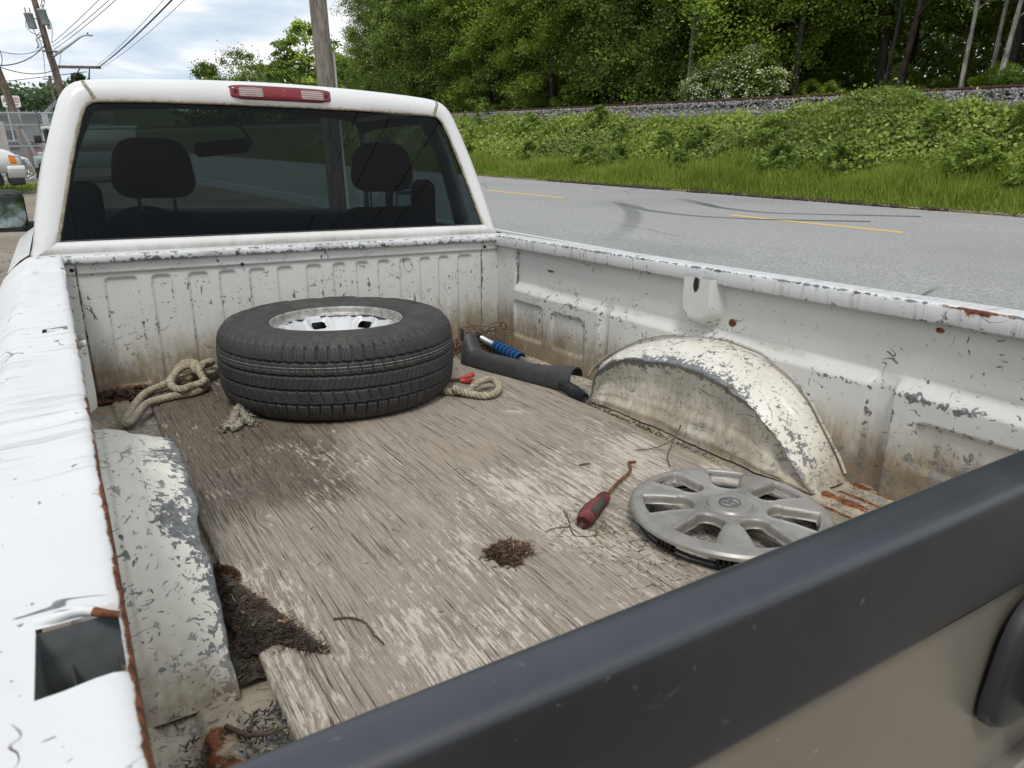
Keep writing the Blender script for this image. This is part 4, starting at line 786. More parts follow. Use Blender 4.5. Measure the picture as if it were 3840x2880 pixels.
RB = [(-0.432, -0.19, .06), (-0.450, -0.21, .058), (-0.473, -0.211, .055), (-0.506, -0.235, .055), (-0.528, -0.209, .052), (-0.534, -0.149, .055), (-0.513, -0.09, .07), (-0.491, -0.070, .088), (-0.466, -0.070, .098), (-0.444, -0.112, .098), (-0.444, -0.162, .082), (-0.438, -0.182, .06)]
RC = [(-0.440, -0.124, .08), (-0.418, -0.085, .09), (-0.392, -0.068, .09), (-0.39, -0.05, .08), (-0.41, -0.03, .07), (-0.43, -0.04, .06), (-0.46, -0.08, .05), (-0.50, -0.06, .04), (-0.48, -0.03, .035), (-0.43, -0.06, .034)]
ro = thing('rope_tangle', 'tangled heap of weathered twisted rope beside the tyre, left side', 'rope', (-0.5, -0.17, ZP), TR)
for nm, P in (('strand', RA), ('strand', RB), ('strand', RC)):
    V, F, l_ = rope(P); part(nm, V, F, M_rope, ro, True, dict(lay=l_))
part('loose_fibres', *fuzz(RA[3:20] + RB, 420, 0.014, 0.009), M_rope, ro, kind='stuff')
LP = [(0.210, -0.590, .033), (0.225, -0.628, .033), (0.250, -0.645, .033), (0.285, -0.660, .034), (0.310, -0.661, .052), (0.346, -0.651, .058), (0.384, -0.642, .053), (0.394, -0.666, .043), (0.376, -0.700, .035), (0.338, -0.730, .033), (0.303, -0.728, .033), (0.280, -0.698, .034), (0.255, -0.672, .040), (0.235, -0.650, .050)]
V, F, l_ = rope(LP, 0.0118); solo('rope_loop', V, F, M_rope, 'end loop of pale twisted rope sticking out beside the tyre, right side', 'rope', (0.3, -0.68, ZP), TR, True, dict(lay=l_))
fr = thing('frayed_rope_scrap', 'small frayed grey rope scrap lying in front of the tyre', 'rope scrap', (-0.42, -0.57, ZP), TR)
for P in ([(-0.468, -0.612, .030), (-0.436, -0.585, .033), (-0.418, -0.545, .040), (-0.398, -0.508, .050), (-0.392, -0.486, .040)], [(-0.392, -0.49, .05), (-0.392, -0.545, .038), (-0.386, -0.588, .030), (-0.374, -0.606, .028)], [(-0.45, -0.622, .028), (-0.424, -0.606, .03), (-0.408, -0.57, .03)]):
    V, F, l_ = rope(P, 0.0105, 0.03); V = V + rng.normal(0, 0.0016, V.shape); part('strand', V, F, simple('grey_frayed_rope', (0.27, 0.25, 0.20), 0.95, var=0.5, scale=90, bump=0.5), fr, True)
part('loose_fibres', *fuzz([(-0.468, -0.612, .03), (-0.42, -0.55, .035), (-0.392, -0.49, .045), (-0.378, -0.6, .03)], 700, 0.020, 0.008), M_rope, fr, kind='stuff')

# --- red clip
cl_ = thing('alligator_clip', 'small clip with two red handles and rusty jaws by the rope loop', 'clip', (0.335, -0.52, ZP), TR)
M_red = simple('red_vinyl', (0.42, 0.045, 0.035), 0.5, var=0.2)
for a, b_ in (((0.332, -0.515, .030), (0.384, -0.514, .040)), ((0.328, -0.525, .028), (0.352, -0.562, .031))):
    part('handle', *tube([a, (np.array(a) * .4 + np.array(b_) * .6), b_], [0.0065, 0.0085, 0.0095], 10), M_red, cl_, True)
part('jaw', *tube([(0.335, -0.517, .029), (0.31, -0.502, .027), (0.280, -0.488, .025)], [0.006, 0.0055, 0.003], 6), M_iron, cl_)

# --- black pillar trim: a long flared channel
us = np.linspace(0, 1, 60); rows = []
for u in us:
    bx = np.interp(u, [0, .25, .5, .75, 1], [0.445, 0.470, 0.504, 0.532, 0.578]); by = np.interp(u, [0, .25, .5, .75, 1], [-0.305, -0.435, -0.547, -0.659, -0.806])
    wd = 0.062 + 0.030 * (1 - ss(np.array(u), 0, .22)) + 0.020 * ss(np.array(u), .8, 1); ht = 0.058 + 0.018 * ss(np.array(u), .7, 1) + 0.055 * (1 - ss(np.array(u), 0.0, .10))
    nrm = np.array([0.955, 0.28])
    for v, hz in ((0.0, 0.002), (0.05, 0.35), (0.16, 0.72), (0.32, 0.94), (0.5, 1.0), (0.72, 0.97), (0.9, 0.80), (1.0, 0.52)):
        rows.append((bx + nrm[0] * wd * v, by + nrm[1] * wd * v, ZP + 0.002 + ht * hz))
V = np.array(rows); F = gridF(60, 8)
inn = V.reshape(60, 8, 3).copy(); inn[:, :, 2] -= 0.0035; inn[:, 0, 0] += .004; inn[:, 7, 0] -= .003
V2 = np.vstack([V, inn.reshape(-1, 3)]); F2 = np.vstack([F[:, ::-1], F + 480, np.array([[i, i + 8, i + 488, i + 480] for i in range(0, 472, 8)]), np.array([[i + 7, i + 487, i + 495, i + 15] for i in range(0, 472, 8)]), np.array([[i, i + 1, i + 481, i + 480] for i in range(7)]), np.array([[472 + i, 952 + i, 953 + i, 473 + i] for i in range(7)])])
pt = thing('pillar_trim', 'curved black plastic trim channel lying near the right bed wall', 'plastic trim', (0.52, -0.55, ZP), TR)
part('channel', V2, F2, M_trim, pt, True)
part('end_tab', *rbox(0.462, 0.4655, -0.300, -0.270, 0.10, 0.150, 0.0015), M_trim, pt, True)
# --- snow brush: grey tube, ringed blue foam, bristle head
sb = thing('snow_brush', 'snow brush with silver tube and ribbed blue foam grip behind the trim', 'snow brush', (0.61, -0.5, 0.0), TR)
A0, B0 = np.array([0.640, -0.080, 0.062]), np.array([0.606, -0.590, 0.048]); lr = lambda t: tuple(A0 + (B0 - A0) * t)
part('tube', *tube([lr(0.08), lr(1.05)], 0.0125, 14), simple('brushed_aluminium', (0.60, 0.61, 0.62), 0.35, 0.8, 0.08), sb, True)
part('end_cap', *tube([lr(-0.03), lr(0.0), lr(0.05), lr(0.10)], [0.010, 0.0165, 0.0165, 0.015], 14), M_black, sb, True)
ts = np.linspace(0.34, 0.75, 57); part('foam_grip', *tube([lr(t) for t in ts], 0.0195 + 0.0042 * np.abs(np.sin((ts - .34) / .41 * math.pi * 7)) ** 0.6, 16), (lambda b: b.out(b.bsdf(b.mix(b.attr('ridge'), (0.006, 0.012, 0.03), (0.012, 0.075, 0.22)), 0.8, 0, b.bump(b.noise(300, 2), 0.3, 0.001), 0.2)))(MB('blue_foam')), sb, True, dict(ridge=np.repeat(ss(np.abs(np.sin((ts - .34) / .41 * math.pi * 7)), 0.35, 0.75), 16)))
part('collar', *tube([lr(0.985), lr(1.0), lr(1.06)], [0.015, 0.0175, 0.016], 12), M_black, sb, True)
H0, H1 = np.array([0.602, -0.60, 0.045]), np.array([0.572, -0.905, 0.030])
part('brush_head', *tube([H0, H0 * .6 + H1 * .4, H0 * .2 + H1 * .8, H1], [0.015, 0.019, 0.021, 0.016], 10), M_black, sb, True)
Vs, Fs = [], []
for k in range(1800):
    t = 0.25 + 0.75 * rng.random(); p0 = H0 * (1 - t) + H1 * t; d = np.array([rng.normal(-.2, .7), rng.normal(0, .5), rng.normal(.4, .6)]); d /= np.linalg.norm(d); e = np.cross(d, [0, 1, .3]); e /= np.linalg.norm(e); l_ = 0.020 + 0.012 * rng.random(); n_ = len(Vs); q1 = p0 + d * l_; q1[2] = max(q1[2], .022)
    Vs += [p0 - e * .0008, p0 + e * .0008, q1]; Fs.append((n_, n_ + 1, n_ + 2))
part('bristles', Vs, Fs, simple('blue_black_bristles', (0.012, 0.028, 0.065), 0.7, var=0.7, scale=200), sb, kind='stuff')

# --- screwdriver
sdv = thing('screwdriver', 'old screwdriver with red and black handle and bent rusty shaft', 'screwdriver', (0.15, -1.5, ZP), TR)
hd = np.array([(0.050, -1.580, .0385), (0.056, -1.576, .0385), (0.072, -1.565, .0385), (0.100, -1.546, .038), (0.124, -1.531, .0375), (0.138, -1.523, .037), (0.152, -1.5155, .0365), (0.166, -1.508, .0365), (0.174, -1.504, .036)]); hr_ = [0.012, 0.0165, 0.0178, 0.0178, 0.0165, 0.0135, 0.0148, 0.0135, 0.008]
part('handle', *tube(hd, hr_, 16), simple('faded_red_handle', (0.12, 0.024, 0.022), 0.6, var=0.7, scale=45), sdv, True)
hd2 = hd[2:6] + [0, 0, 0.0006]; ang = np.linspace(0, 2 * math.pi, 4)[:3]
for a in (0.9, 2.6, 4.6):
    V, F = [], []; T_, N_, B_ = frames(hd2); rr_ = np.array(hr_[2:6]) + 0.0012
    for i in range(4):
        for j in range(5): aj = a + (j - 2) * 0.22; V.append(hd2[i] + rr_[i] * (math.cos(aj) * N_[i] + math.sin(aj) * B_[i]))
    part('grip_pad', V, gridF(4, 5), simple('grey_grip_pad', (0.055, 0.05, 0.045), 0.8, var=0.3), sdv, True)
part('shaft', *tube(smooth_path([(0.172, -1.505, .036), (0.243, -1.460, .033), (0.313, -1.420, .029), (0.345, -1.385, .027), (0.357, -1.368, .0255), (0.376, -1.371, .024)], 6), np.linspace(0.0042, 0.0032, 31), 8), M_iron, sdv, True)

# --- hubcap
HC = np.array([0.318, -1.722, ZP])
def hub_mat():
    b = MB('scuffed_silver_plastic'); n = b.noise(9, 5, 0.6); d = b.attr('dirt'); sc_ = b.noise(1, 3, 0.6, b.sc((60, 200, 60), rot=(0, 0, .6)))
    c = b.mix(b.step(n, 0.35, 0.65), (0.235, 0.222, 0.20), (0.345, 0.33, 0.305)); c = b.mix(b.mul(b.step(sc_, 0.6, 0.68), 0.5), c, (0.25, 0.24, 0.22))
    c = b.mix(b.math('MULTIPLY', b.step(b.add(d, b.mul(b.math('SUBTRACT', b.noise(16, 5, .65), .5), 1.4)), 0.35, 0.9), 0.8, True), c, (0.21, 0.185, 0.15))
    return b.out(b.bsdf(c, b.step(n, 0.3, 0.7, 0.34, 0.55), 0.4, b.bump(n, 0.1, 0.003), 0.5))
M_hcap = hub_mat()
na, nr_ = 560, 120; rr = np.concatenate([np.linspace(0.0005, 0.19, 108), np.linspace(0.1925, 0.2035, 12)]); nr_ = len(rr); A2, R2 = np.meshgrid(np.arange(na) * 2 * math.pi / na, rr, indexing='ij')
Zh = np.interp(R2, [0, 0.03, 0.044, 0.0455, 0.049, 0.053, 0.06, 0.09, 0.14, 0.172, 0.186, 0.196, 0.2015, 0.2035], [0.0545, 0.0545, 0.0535, 0.0505, 0.047, 0.0485, 0.051, 0.0525, 0.0515, 0.049, 0.0475, 0.0445, 0.039, 0.033])
Zh -= 0.0010 * np.exp(-((R2 - 0.0255) / 0.0009) ** 2)
pa = (A2 - 0.35) % (2 * math.pi / 7) - math.pi / 7; u_ = (R2 - 0.076) / 0.098
hwid = 0.022 + 0.018 * np.clip(u_, 0, 1); d1 = np.abs(pa) * R2 - hwid; d2 = np.maximum(0.096 - R2, R2 - 0.176); qd = np.where(R2 < 0.104, np.hypot(pa * R2, R2 - 0.104) - 0.0295, np.maximum(d1, R2 - 0.174))
Zh = Zh - 0.017 * (1 - ss(qd, -0.0045, 0.0015)) + 0.003 * np.exp(-((qd - 0.006) / 0.003) ** 2) * (R2 < 0.18)
sp_ = np.abs(pa) * R2; 
F = gridF(na, nr_, True); keep = (qd.ravel()[F] > -0.0044).any(1)
tilt = lambda V: V + np.stack([0 * V[:, 0], 0 * V[:, 0], -0.012 * (V[:, 0] * 0.9 + V[:, 1] * -0.4)], -1)
hc = thing('hubcap', 'scuffed silver seven-spoke hubcap lying on the plywood by the tailgate', 'hubcap', HC, TR)
V = tilt(np.stack([R2 * np.cos(A2), R2 * np.sin(A2), Zh], -1).reshape(-1, 3)) + HC
part('cover', V, F[keep][:, ::-1], M_hcap, hc, True, dict(dirt=0.25 + 0.35 * (qd < 0.0) + 0.25 * np.exp(-((R2 - 0.05) / 0.006) ** 2) + 0.25 * ss(R2, .165, .19)))
for rr_, zz0, t_ in ((0.187, 0.030, 0.004), (0.176, 0.010, 0.0032), (0.183, 0.0045, 0.0024)):
    a = np.linspace(0, 2 * math.pi, 90); V, F = tube(np.stack([rr_ * np.cos(a), rr_ * np.sin(a), 0 * a + zz0], -1), t_, 8, False); part('retaining_ring', V + HC, F, M_black, hc, True)
for k in range(9):
    a = k * 2 * math.pi / 9 - 1.72; ca, sa = math.cos(a), math.sin(a)
    for dt in (-0.016, -0.006, 0.004, 0.014):
        V, F = box_(0.168, 0.184, dt - 0.0028, dt + 0.0028, 0.001, 0.034); V = np.stack([V[:, 0] * ca - V[:, 1] * sa, V[:, 0] * sa + V[:, 1] * ca, V[:, 2]], -1); part('clip_finger', V + HC, F, M_black, hc)
    V, F = box_(0.171, 0.174, -0.020, 0.020, 0.012, 0.040); V = np.stack([V[:, 0] * ca - V[:, 1] * sa, V[:, 0] * sa + V[:, 1] * ca, V[:, 2]], -1); part('clip_plate', V + HC, F, M_black, hc)
# raised emblem: an oval ring crossed by two ovals
yaw = 0.12; Rz = np.array([[math.cos(yaw), -math.sin(yaw)], [math.sin(yaw), math.cos(yaw)]])
def oval(cx_, cy_, a_, b_, w_):
    t_ = np.linspace(0, 2 * math.pi, 49); P = np.stack([cx_ + a_ * np.cos(t_), cy_ + b_ * np.sin(t_)], -1) @ Rz.T
    return tube(tilt(np.column_stack([P, np.full(49, 0.0548)])) + HC, w_, 6, False)
part('emblem', *join(oval(0, 0, 0.0235, 0.0195, .0017), oval(0, 0.0088, 0.0150, 0.0090, .0015), oval(0, -0.0006, 0.0066, 0.0180, .0015)), simple('emblem_dark_plastic', (0.10, 0.10, 0.10), 0.5), hc, True)  # emblem coloured darker than the cover

# --- dirt, needles, twigs
M_needle = (lambda b: b.out(b.bsdf(b.ramp(b.isl(), [(0.0, (0.04, 0.026, 0.018)), (0.5, (0.095, 0.058, 0.040)), (0.85, (0.16, 0.10, 0.065)), (1.0, (0.30, 0.22, 0.15))]), 0.9, 0, None, 0.2)))(MB('dry_needles'))
M_mould = (lambda b: b.out(b.bsdf(b.ramp(b.noise(55, 5, .7), [(0.3, (0.030, 0.024, 0.019)), (0.55, (0.075, 0.062, 0.050)), (0.75, (0.15, 0.125, 0.10))]), 1.0, 0, b.bump(b.noise(120, 4, .7), 0.9, 0.004), 0.1)))(MB('leaf_mould'))
def needles(pts, l0, l1, wid=0.0011, zj=0.35):
    m_ = len(pts); a = rng.random(m_) * 2 * math.pi; l_ = l0 + (l1 - l0) * rng.random(m_); el = rng.normal(0, zj, m_)
    d = np.stack([np.cos(a) * np.cos(el), np.sin(a) * np.cos(el), np.abs(np.sin(el))], -1); e = np.stack([-np.sin(a), np.cos(a), 0 * a], -1) * wid; cv = np.stack([-np.sin(a), np.cos(a), 0 * a], -1) * (l_ * rng.normal(0, .12, m_))[:, None]
    p = np.asarray(pts); q_ = p + d * l_[:, None] * .5 + cv; r_ = p + d * l_[:, None]; up = np.array([0, 0, wid * .8])
    V = np.stack([p - e, p + e + up, q_ + e + up, q_ - e, r_], 1).reshape(-1, 3); b0 = np.arange(m_)[:, None] * 5
    F = np.concatenate([b0 + [[0, 1, 2]], b0 + [[0, 2, 3]], b0 + [[3, 2, 4]]]); return V, F
def cloud(fn, n): return np.array([fn() for _ in range(n)])
# wedge of leaf mould on the left edge of the sheet
poly = np.array([(-0.63, -1.387), (-0.602, -1.405), (-0.574, -1.49), (-0.541, -1.60), (-0.512, -1.700), (-0.535, -1.682), (-0.575, -1.632), (-0.613, -1.63), (-0.632, -1.52)])
def inside(P):
    x, y = P[..., 0], P[..., 1]; c = np.zeros(x.shape, bool); dmin = np.full(x.shape, 9.0); n_ = len(poly)
    for i in range(n_):
        (x1, y1), (x2, y2) = poly[i], poly[(i + 1) % n_]; c ^= ((y1 > y) != (y2 > y)) & (x < (x2 - x1) * (y - y1) / (y2 - y1 + 1e-12) + x1)
        t = np.clip(((x - x1) * (x2 - x1) + (y - y1) * (y2 - y1)) / ((x2 - x1) ** 2 + (y2 - y1) ** 2), 0, 1); dmin = np.minimum(dmin, np.hypot(x - x1 - t * (x2 - x1), y - y1 - t * (y2 - y1)))
    return np.where(c, dmin, -dmin)
gx, gy = np.meshgrid(np.linspace(-0.65, -0.50, 90), np.linspace(-1.37, -1.72, 190), indexing='ij'); dI = inside(np.stack([gx, gy], -1)) + 0.004 * vnoise(gx, gy, 3, 60)
hz = ZP - 0.002 + 0.024 * ss(dI, 0, 0.022) + 0.012 * vnoise(gx, gy, 9, 55) * (dI > 0); F = gridF(90, 190); F = F[(dI.ravel()[F] > -0.0015).all(1)][:, ::-1]
dc = thing('dirt_clump', 'dark wedge of matted dirt and needles on the left plywood edge', 'dirt clump', (-0.58, -1.55, ZP), TR)
part('clod', np.stack([gx, gy, hz], -1), F, M_mould, dc, True)
def rnd_in():
    while True:
        p_ = np.array([rng.uniform(-.64, -.5), rng.uniform(-1.71, -1.38)]); d = inside(p_)
        if d > 0.001: return (p_[0], p_[1], ZP + 0.004 + 0.022 * float(ss(d, 0, .02)))
eg = cloud(rnd_in, 420); eg[:, :2] += rng.normal(0, .012, (420, 2)); eg[:, 2] = np.minimum(eg[:, 2], ZP + .006); part('needle_litter', *needles(eg[eg[:, 0] > -.604], .004, .016, .0009, .1), M_mould, dc, kind='stuff'); part('leaf_flakes', *needles(cloud(rnd_in, 14), .008, .02, .0035, .2), M_needle, dc, kind='stuff'); part('needle_litter', *needles(cloud(rnd_in, 110), .008, .022, .0009), M_needle, dc, kind='stuff')
part('needle_litter', *needles(cloud(rnd_in, 2600), .003, .009, .0011, .15), M_mould, dc, kind='stuff')
# gap litter between the sheet and the left wheel housing, and along the right one
gl = np.stack([rng.uniform(-.665, -.606, 2600), rng.uniform(-1.66, -1.30, 2600), rng.uniform(.0, .008, 2600)], -1)
V, F = join((np.array([[x, y, 0.004 + 0.006 * math.sin(y * 60) * math.sin(x * 200)] for x in np.linspace(-.668, -.60, 8) for y in np.linspace(-1.67, -1.30, 60)]), gridF(8, 60)))
lt = thing('gap_litter', 'dark needle litter filling the gap between plywood and left wheel housing', 'litter', (-.63, -1.5, 0), TR, None, 'stuff')
part('soil', V, F, M_mould, lt, True); part('needle_litter', *needles(gl[:2200], .006, .018, .0010, .2), M_mould, lt); part('needle_litter', *needles(gl[2200:], .008, .022, .0007, .2), M_needle, lt)
gr_ = np.stack([rng.uniform(.560, .585, 900), rng.uniform(-1.45, -.80, 900), rng.uniform(.004, .018, 900)], -1); gr_ = gr_[rng.random(900) < np.clip(1.1 - np.abs(gr_[:, 1] + 1.08) * 2.2, 0.05, 1)]
lr_ = thing('seam_litter', 'dark debris along the plywood edge below the right wheel housing', 'litter', (.57, -1.1, 0), TR, None, 'stuff'); part('needle_litter', *needles(gr_, .008, .02, .0013), M_mould, lr_)
# corner heap of needles and twigs behind the brush
ch = np.stack([0.62 + rng.normal(0, .075, 3200), -0.13 + rng.normal(0, .095, 3200), np.zeros(3200)], -1); ch = ch[(ch[:, 1] < -0.005) & (ch[:, 0] < .775) & (ch[:, 0] > .42)]
hh_ = 0.05 * np.exp(-(((ch[:, 0] - .66) / .10) ** 2 + ((ch[:, 1] + .08) / .12) ** 2)); ch[:, 2] = np.where(ch[:, 0] < .565, ZP, 0.0) + hh_ * rng.random(len(ch))
cn = thing('needle_heap', 'heap of brown pine needles in the front right corner of the bed', 'needle heap', (.64, -.1, 0), TR, None, 'stuff'); part('needle_litter', *needles(ch, .015, .045, .0011, .5), M_needle, cn)
tw = [twig_mesh([(0.50 + .25 * rng.random(), -.02 - .12 * rng.random(), .03 + .03 * rng.random()), (0.55 + .2 * rng.random(), -.03 - .1 * rng.random(), .06 + .04 * rng.random()), (0.6 + .17 * rng.random(), -.02 - .2 * rng.random(), .05 + .07 * rng.random())], .0022, .001) for _ in range(14)]
part('dry_twigs', *join(*tw), M_twig, cn, True)
cl2 = np.stack([rng.uniform(-.74, -.50, 900), rng.normal(-.02, .03, 900), rng.uniform(0, .02, 900)], -1); cl2 = cl2[cl2[:, 1] < -.004]
ll = thing('corner_litter', 'rusty brown flakes and litter along the foot of the bulkhead, left corner', 'litter', (-.65, -.03, 0), TR, None, 'stuff'); part('needle_litter', *needles(cl2, .01, .03, .003, .3), M_mould, ll)
gx, gy = np.meshgrid(np.linspace(-.745, -.59, 70), np.linspace(-.004, -.085, 40), indexing='ij'); hz = 0.002 + 0.022 * ss(-gy, 0.085, 0.0) * (0.8 + 1.2 * vnoise(gx, gy, 4, 22)); part('rust_flakes', np.stack([gx, gy, hz], -1), gridF(70, 40)[:, ::-1], M_iron, ll, True)
rl_ = np.stack([rng.uniform(-.735, -.60, 420), rng.uniform(-1.86, -1.74, 420), rng.uniform(0.0, .012, 420)], -1); rl_ = rl_[np.abs(rl_[:, 0] + .69) > .022]
r2 = thing('tail_litter', 'black scraps of rotten litter beside the rusty floor rib, rear left', 'litter', (-.69, -1.8, 0), TR, None, 'stuff'); part('needle_litter', *needles(rl_, .006, .016, .0013), M_mould, r2)
# the round brown needle clump, pine cones, loose twigs, scattered needles
a = rng.random(1500) * 2 * math.pi; r_ = 0.034 * np.sqrt(rng.random(1500)) * (1 + .22 * np.sin(3 * a + 1) + .12 * np.sin(7 * a)) * np.where(rng.random(1500) < .06, 1.5, 1); nc = np.stack([-0.124 + r_ * np.cos(a) * 1.15 - .008, -1.585 + r_ * np.sin(a), ZP + 0.002 + 0.020 * (1 - (r_ / .042) ** 2) * rng.random(1500)], -1)
ncl = thing('needle_clump', 'small round clump of reddish brown needles in the middle of the plywood', 'needle clump', (-.125, -1.585, ZP), TR); part('needles', *needles(nc, .008, .018, .0011, .35), M_needle, ncl, kind='stuff')
def cone(name, c0, c1, r, label):
    c0, c1 = np.array(c0), np.array(c1); ax = (c1 - c0); l_ = np.linalg.norm(ax); ax /= l_; n1_ = np.cross(ax, [0, 0, 1]); n1_ /= np.linalg.norm(n1_); n2_ = np.cross(ax, n1_)
    cn_ = thing(name, label, 'pine cone', tuple((c0 + c1) / 2), TR); ts = np.linspace(0, 1, 12); part('core', *tube([c0 + ax * l_ * t for t in ts], r * 0.6 * np.sqrt(np.sin(np.pi * np.clip(ts, .04, .96))), 8), M_iron, cn_, True)
    me_scale = None; ms = simple('cone_scale', (0.11, 0.065, 0.045), 0.8, var=0.5, scale=60)
    for i in range(13):
        t = (i + .5) / 13; rr_ = r * math.sqrt(math.sin(math.pi * (0.08 + .86 * t)))
        for j in range(8):
            a_ = (j + (i % 2) * .5) * 2 * math.pi / 8; rd_ = math.cos(a_) * n1_ + math.sin(a_) * n2_; td = -math.sin(a_) * n1_ + math.cos(a_) * n2_; b_ = c0 + ax * l_ * t + rd_ * rr_ * .45; e_ = c0 + ax * l_ * (t + .085) + rd_ * rr_ * 1.08; w_ = rr_ * .36
            V = np.array([b_ - td * w_ * .5, b_ + td * w_ * .5, e_ + td * w_ - ax * .0015, e_ + ax * .002, e_ - td * w_ - ax * .0015]); V = np.vstack([V, V - rd_ * .0012 - ax * .0012])
            part('scale', V, [(0, 1, 2, 3, 4), (9, 8, 7, 6, 5), (1, 6, 7, 2), (2, 7, 8, 3), (3, 8, 9, 4), (4, 9, 5, 0)], ms, cn_)
cone('pine_cone', (-.632, -1.372, .030), (-.594, -1.418, .034), .017, 'brown pine cone tucked behind the dirt clump by the left wheel housing')
solo('twig', *join(twig_mesh([(.545, -1.350, .082), (.505, -1.368, .055), (.470, -1.386, .028), (.445, -1.415, .024), (.430, -1.436, .0225)], .0022, .0012), twig_mesh([(.43, -1.31, .0235), (.475, -1.326, .024), (.505, -1.366, .052)], .0009, .0015)), M_twig, 'long forked twig leaning up beside the right wheel housing, behind the hubcap', 'twig', (.47, -1.38, ZP), TR, True)
solo('twig', *join(twig_mesh([(-.482, -1.611, .023), (-.46, -1.621, .0235), (-.443, -1.645, .023), (-.441, -1.685, .023), (-.437, -1.715, .0225)], .0022, .0014)), M_twig, 'curved thin twig on the plywood to the right of the dirt clump', 'twig', (-.45, -1.66, ZP), TR, True)
solo('twig', *join(twig_mesh([(.067, -1.493, .023), (.048, -1.536, .0235), (.02, -1.591, .023), (.054, -1.615, .0235), (.081, -1.586, .0225)], .0016, .001), twig_mesh([(.035, -1.56, .023), (.0, -1.545, .0225), (-.02, -1.55, .022)], .0012, .0008)), M_twig, 'crooked forked twig in front of the screwdriver handle', 'twig', (.03, -1.56, ZP), TR, True)
solo('twig', *twig_mesh([(.244, -1.312, .0228), (.258, -1.315, .0235), (.273, -1.319, .0228)], .0022, .0018), M_twig, 'short stub of twig on the plywood above the screwdriver', 'twig', (.258, -1.315, ZP), TR, True)
solo('twig', *join(twig_mesh([(-.68, -1.76, .018), (-.655, -1.79, .016), (-.62, -1.80, .014)], .004, .003), twig_mesh([(-.655, -1.788, .017), (-.645, -1.765, .022)], .003, .002)), M_twig, 'stubby dark twig beside the rusty floor rib in the rear left corner', 'twig', (-.65, -1.78, 0.01), TR, True)
sn_ = np.vstack([np.stack([rng.uniform(-.45, .5, 120), rng.uniform(-1.95, -.7, 120), np.full(120, ZP + .001)], -1), np.stack([rng.normal(.12, .09, 260), rng.normal(-1.72, .10, 260), np.full(260, ZP + .001)], -1), np.stack([rng.normal(.30, .10, 260), rng.normal(-1.72, .10, 260), np.full(260, ZP + .001)], -1), np.stack([rng.normal(.06, .05, 120), rng.normal(-1.56, .05, 120), np.full(120, ZP + .001)], -1)])
sn_ = sn_[(sn_[:, 0] < .555) & (sn_[:, 1] > -2.25)]
sc_n = thing('scattered_needles', 'loose dry needles scattered over the plywood around the hubcap', 'pine needles', (.1, -1.6, ZP), TR, None, 'stuff'); part('needle_litter', *needles(sn_, .005, .022, .0006, .06), M_needle, sc_n)
rng = np.random.default_rng(23)
# ------------------------------------------------------------------ THE SETTING (world frame: x across the road, y along it, z up)
def ground_mat():
    b = MB('gravel_dirt'); n = b.noise(0.35, 6, .6); n2 = b.noise(22, 5, .7); n3 = b.noise(3, 5, .6, b.sc((1, .35, 1)))
    c = b.mix(b.step(n, .35, .65), (0.20, 0.165, 0.125), (0.27, 0.235, 0.19)); c = b.mix(b.mul(b.step(n3, .5, .7), .4), c, (0.33, 0.30, 0.26)); c = b.mix(b.mul(b.step(n2, .55, .75), .6), c, (0.11, 0.095, 0.08))
    g = b.attr('green'); c = b.mix(b.mul(g, b.step(n2, .25, .5)), c, (0.05, 0.075, 0.022)); bal = b.attr('ballast'); c = b.mix(bal, c, (0.13, 0.115, 0.10))
    return b.out(b.bsdf(c, .95, 0, b.bump(n2, .6, .02), .2))
M_ground = ground_mat()
def hx(x, y):
    t = ss(x, 16.1, 20.7); base = 0.16 * ss(x, 15.35, 16.2) + 1.98 * t ** 1.15 + 0.26 * ss(x, 20.6, 21.5) + 0.12 * ss(x, 24.4, 27) 
    return base + 0.16 * vnoise(x, y, 61, .55) * ss(x, 16, 17.5) * (1 - ss(x, 20.2, 20.8))
xs = np.unique(np.concatenate([[-900, -400, -200, -100, -60], np.linspace(-30, 15, 46), np.linspace(15.2, 28, 66), [32, 40, 55, 80, 130, 220, 450, 900]])); ys = np.unique(np.concatenate([[-600, -300, -120, -60], np.linspace(-30, 90, 181), [110, 140, 180, 240, 350, 600, 1200, 2400]]))
X, Y = np.meshgrid(xs, ys, indexing='ij'); Z = hx(X, Y) - 0.012 * (X > 5) * (X < 15.4) + 0.05 * vnoise(X, Y, 66, .3) * (X < 3) * (np.hypot(X, Y) > 3) * (X > -40)
Z = Z + 14 * ss(Y, 190, 330) * ss(X, 160, 20) * ss(X, -260, -100)
green = ss(X, 15.3, 15.7) * (1 - ss(X, 20.4, 20.9)) + ss(X, 24.5, 26) + ss(Y, 60, 80) * (X < 5); bal = ss(X, 20.3, 20.7) * (1 - ss(X, 24.5, 25))
solo('ground', np.stack([X, Y, Z], -1), gridF(*X.shape), M_ground, None, None, smooth=True, attrs=dict(green=np.clip(green, 0, 1), ballast=bal), kind='structure')
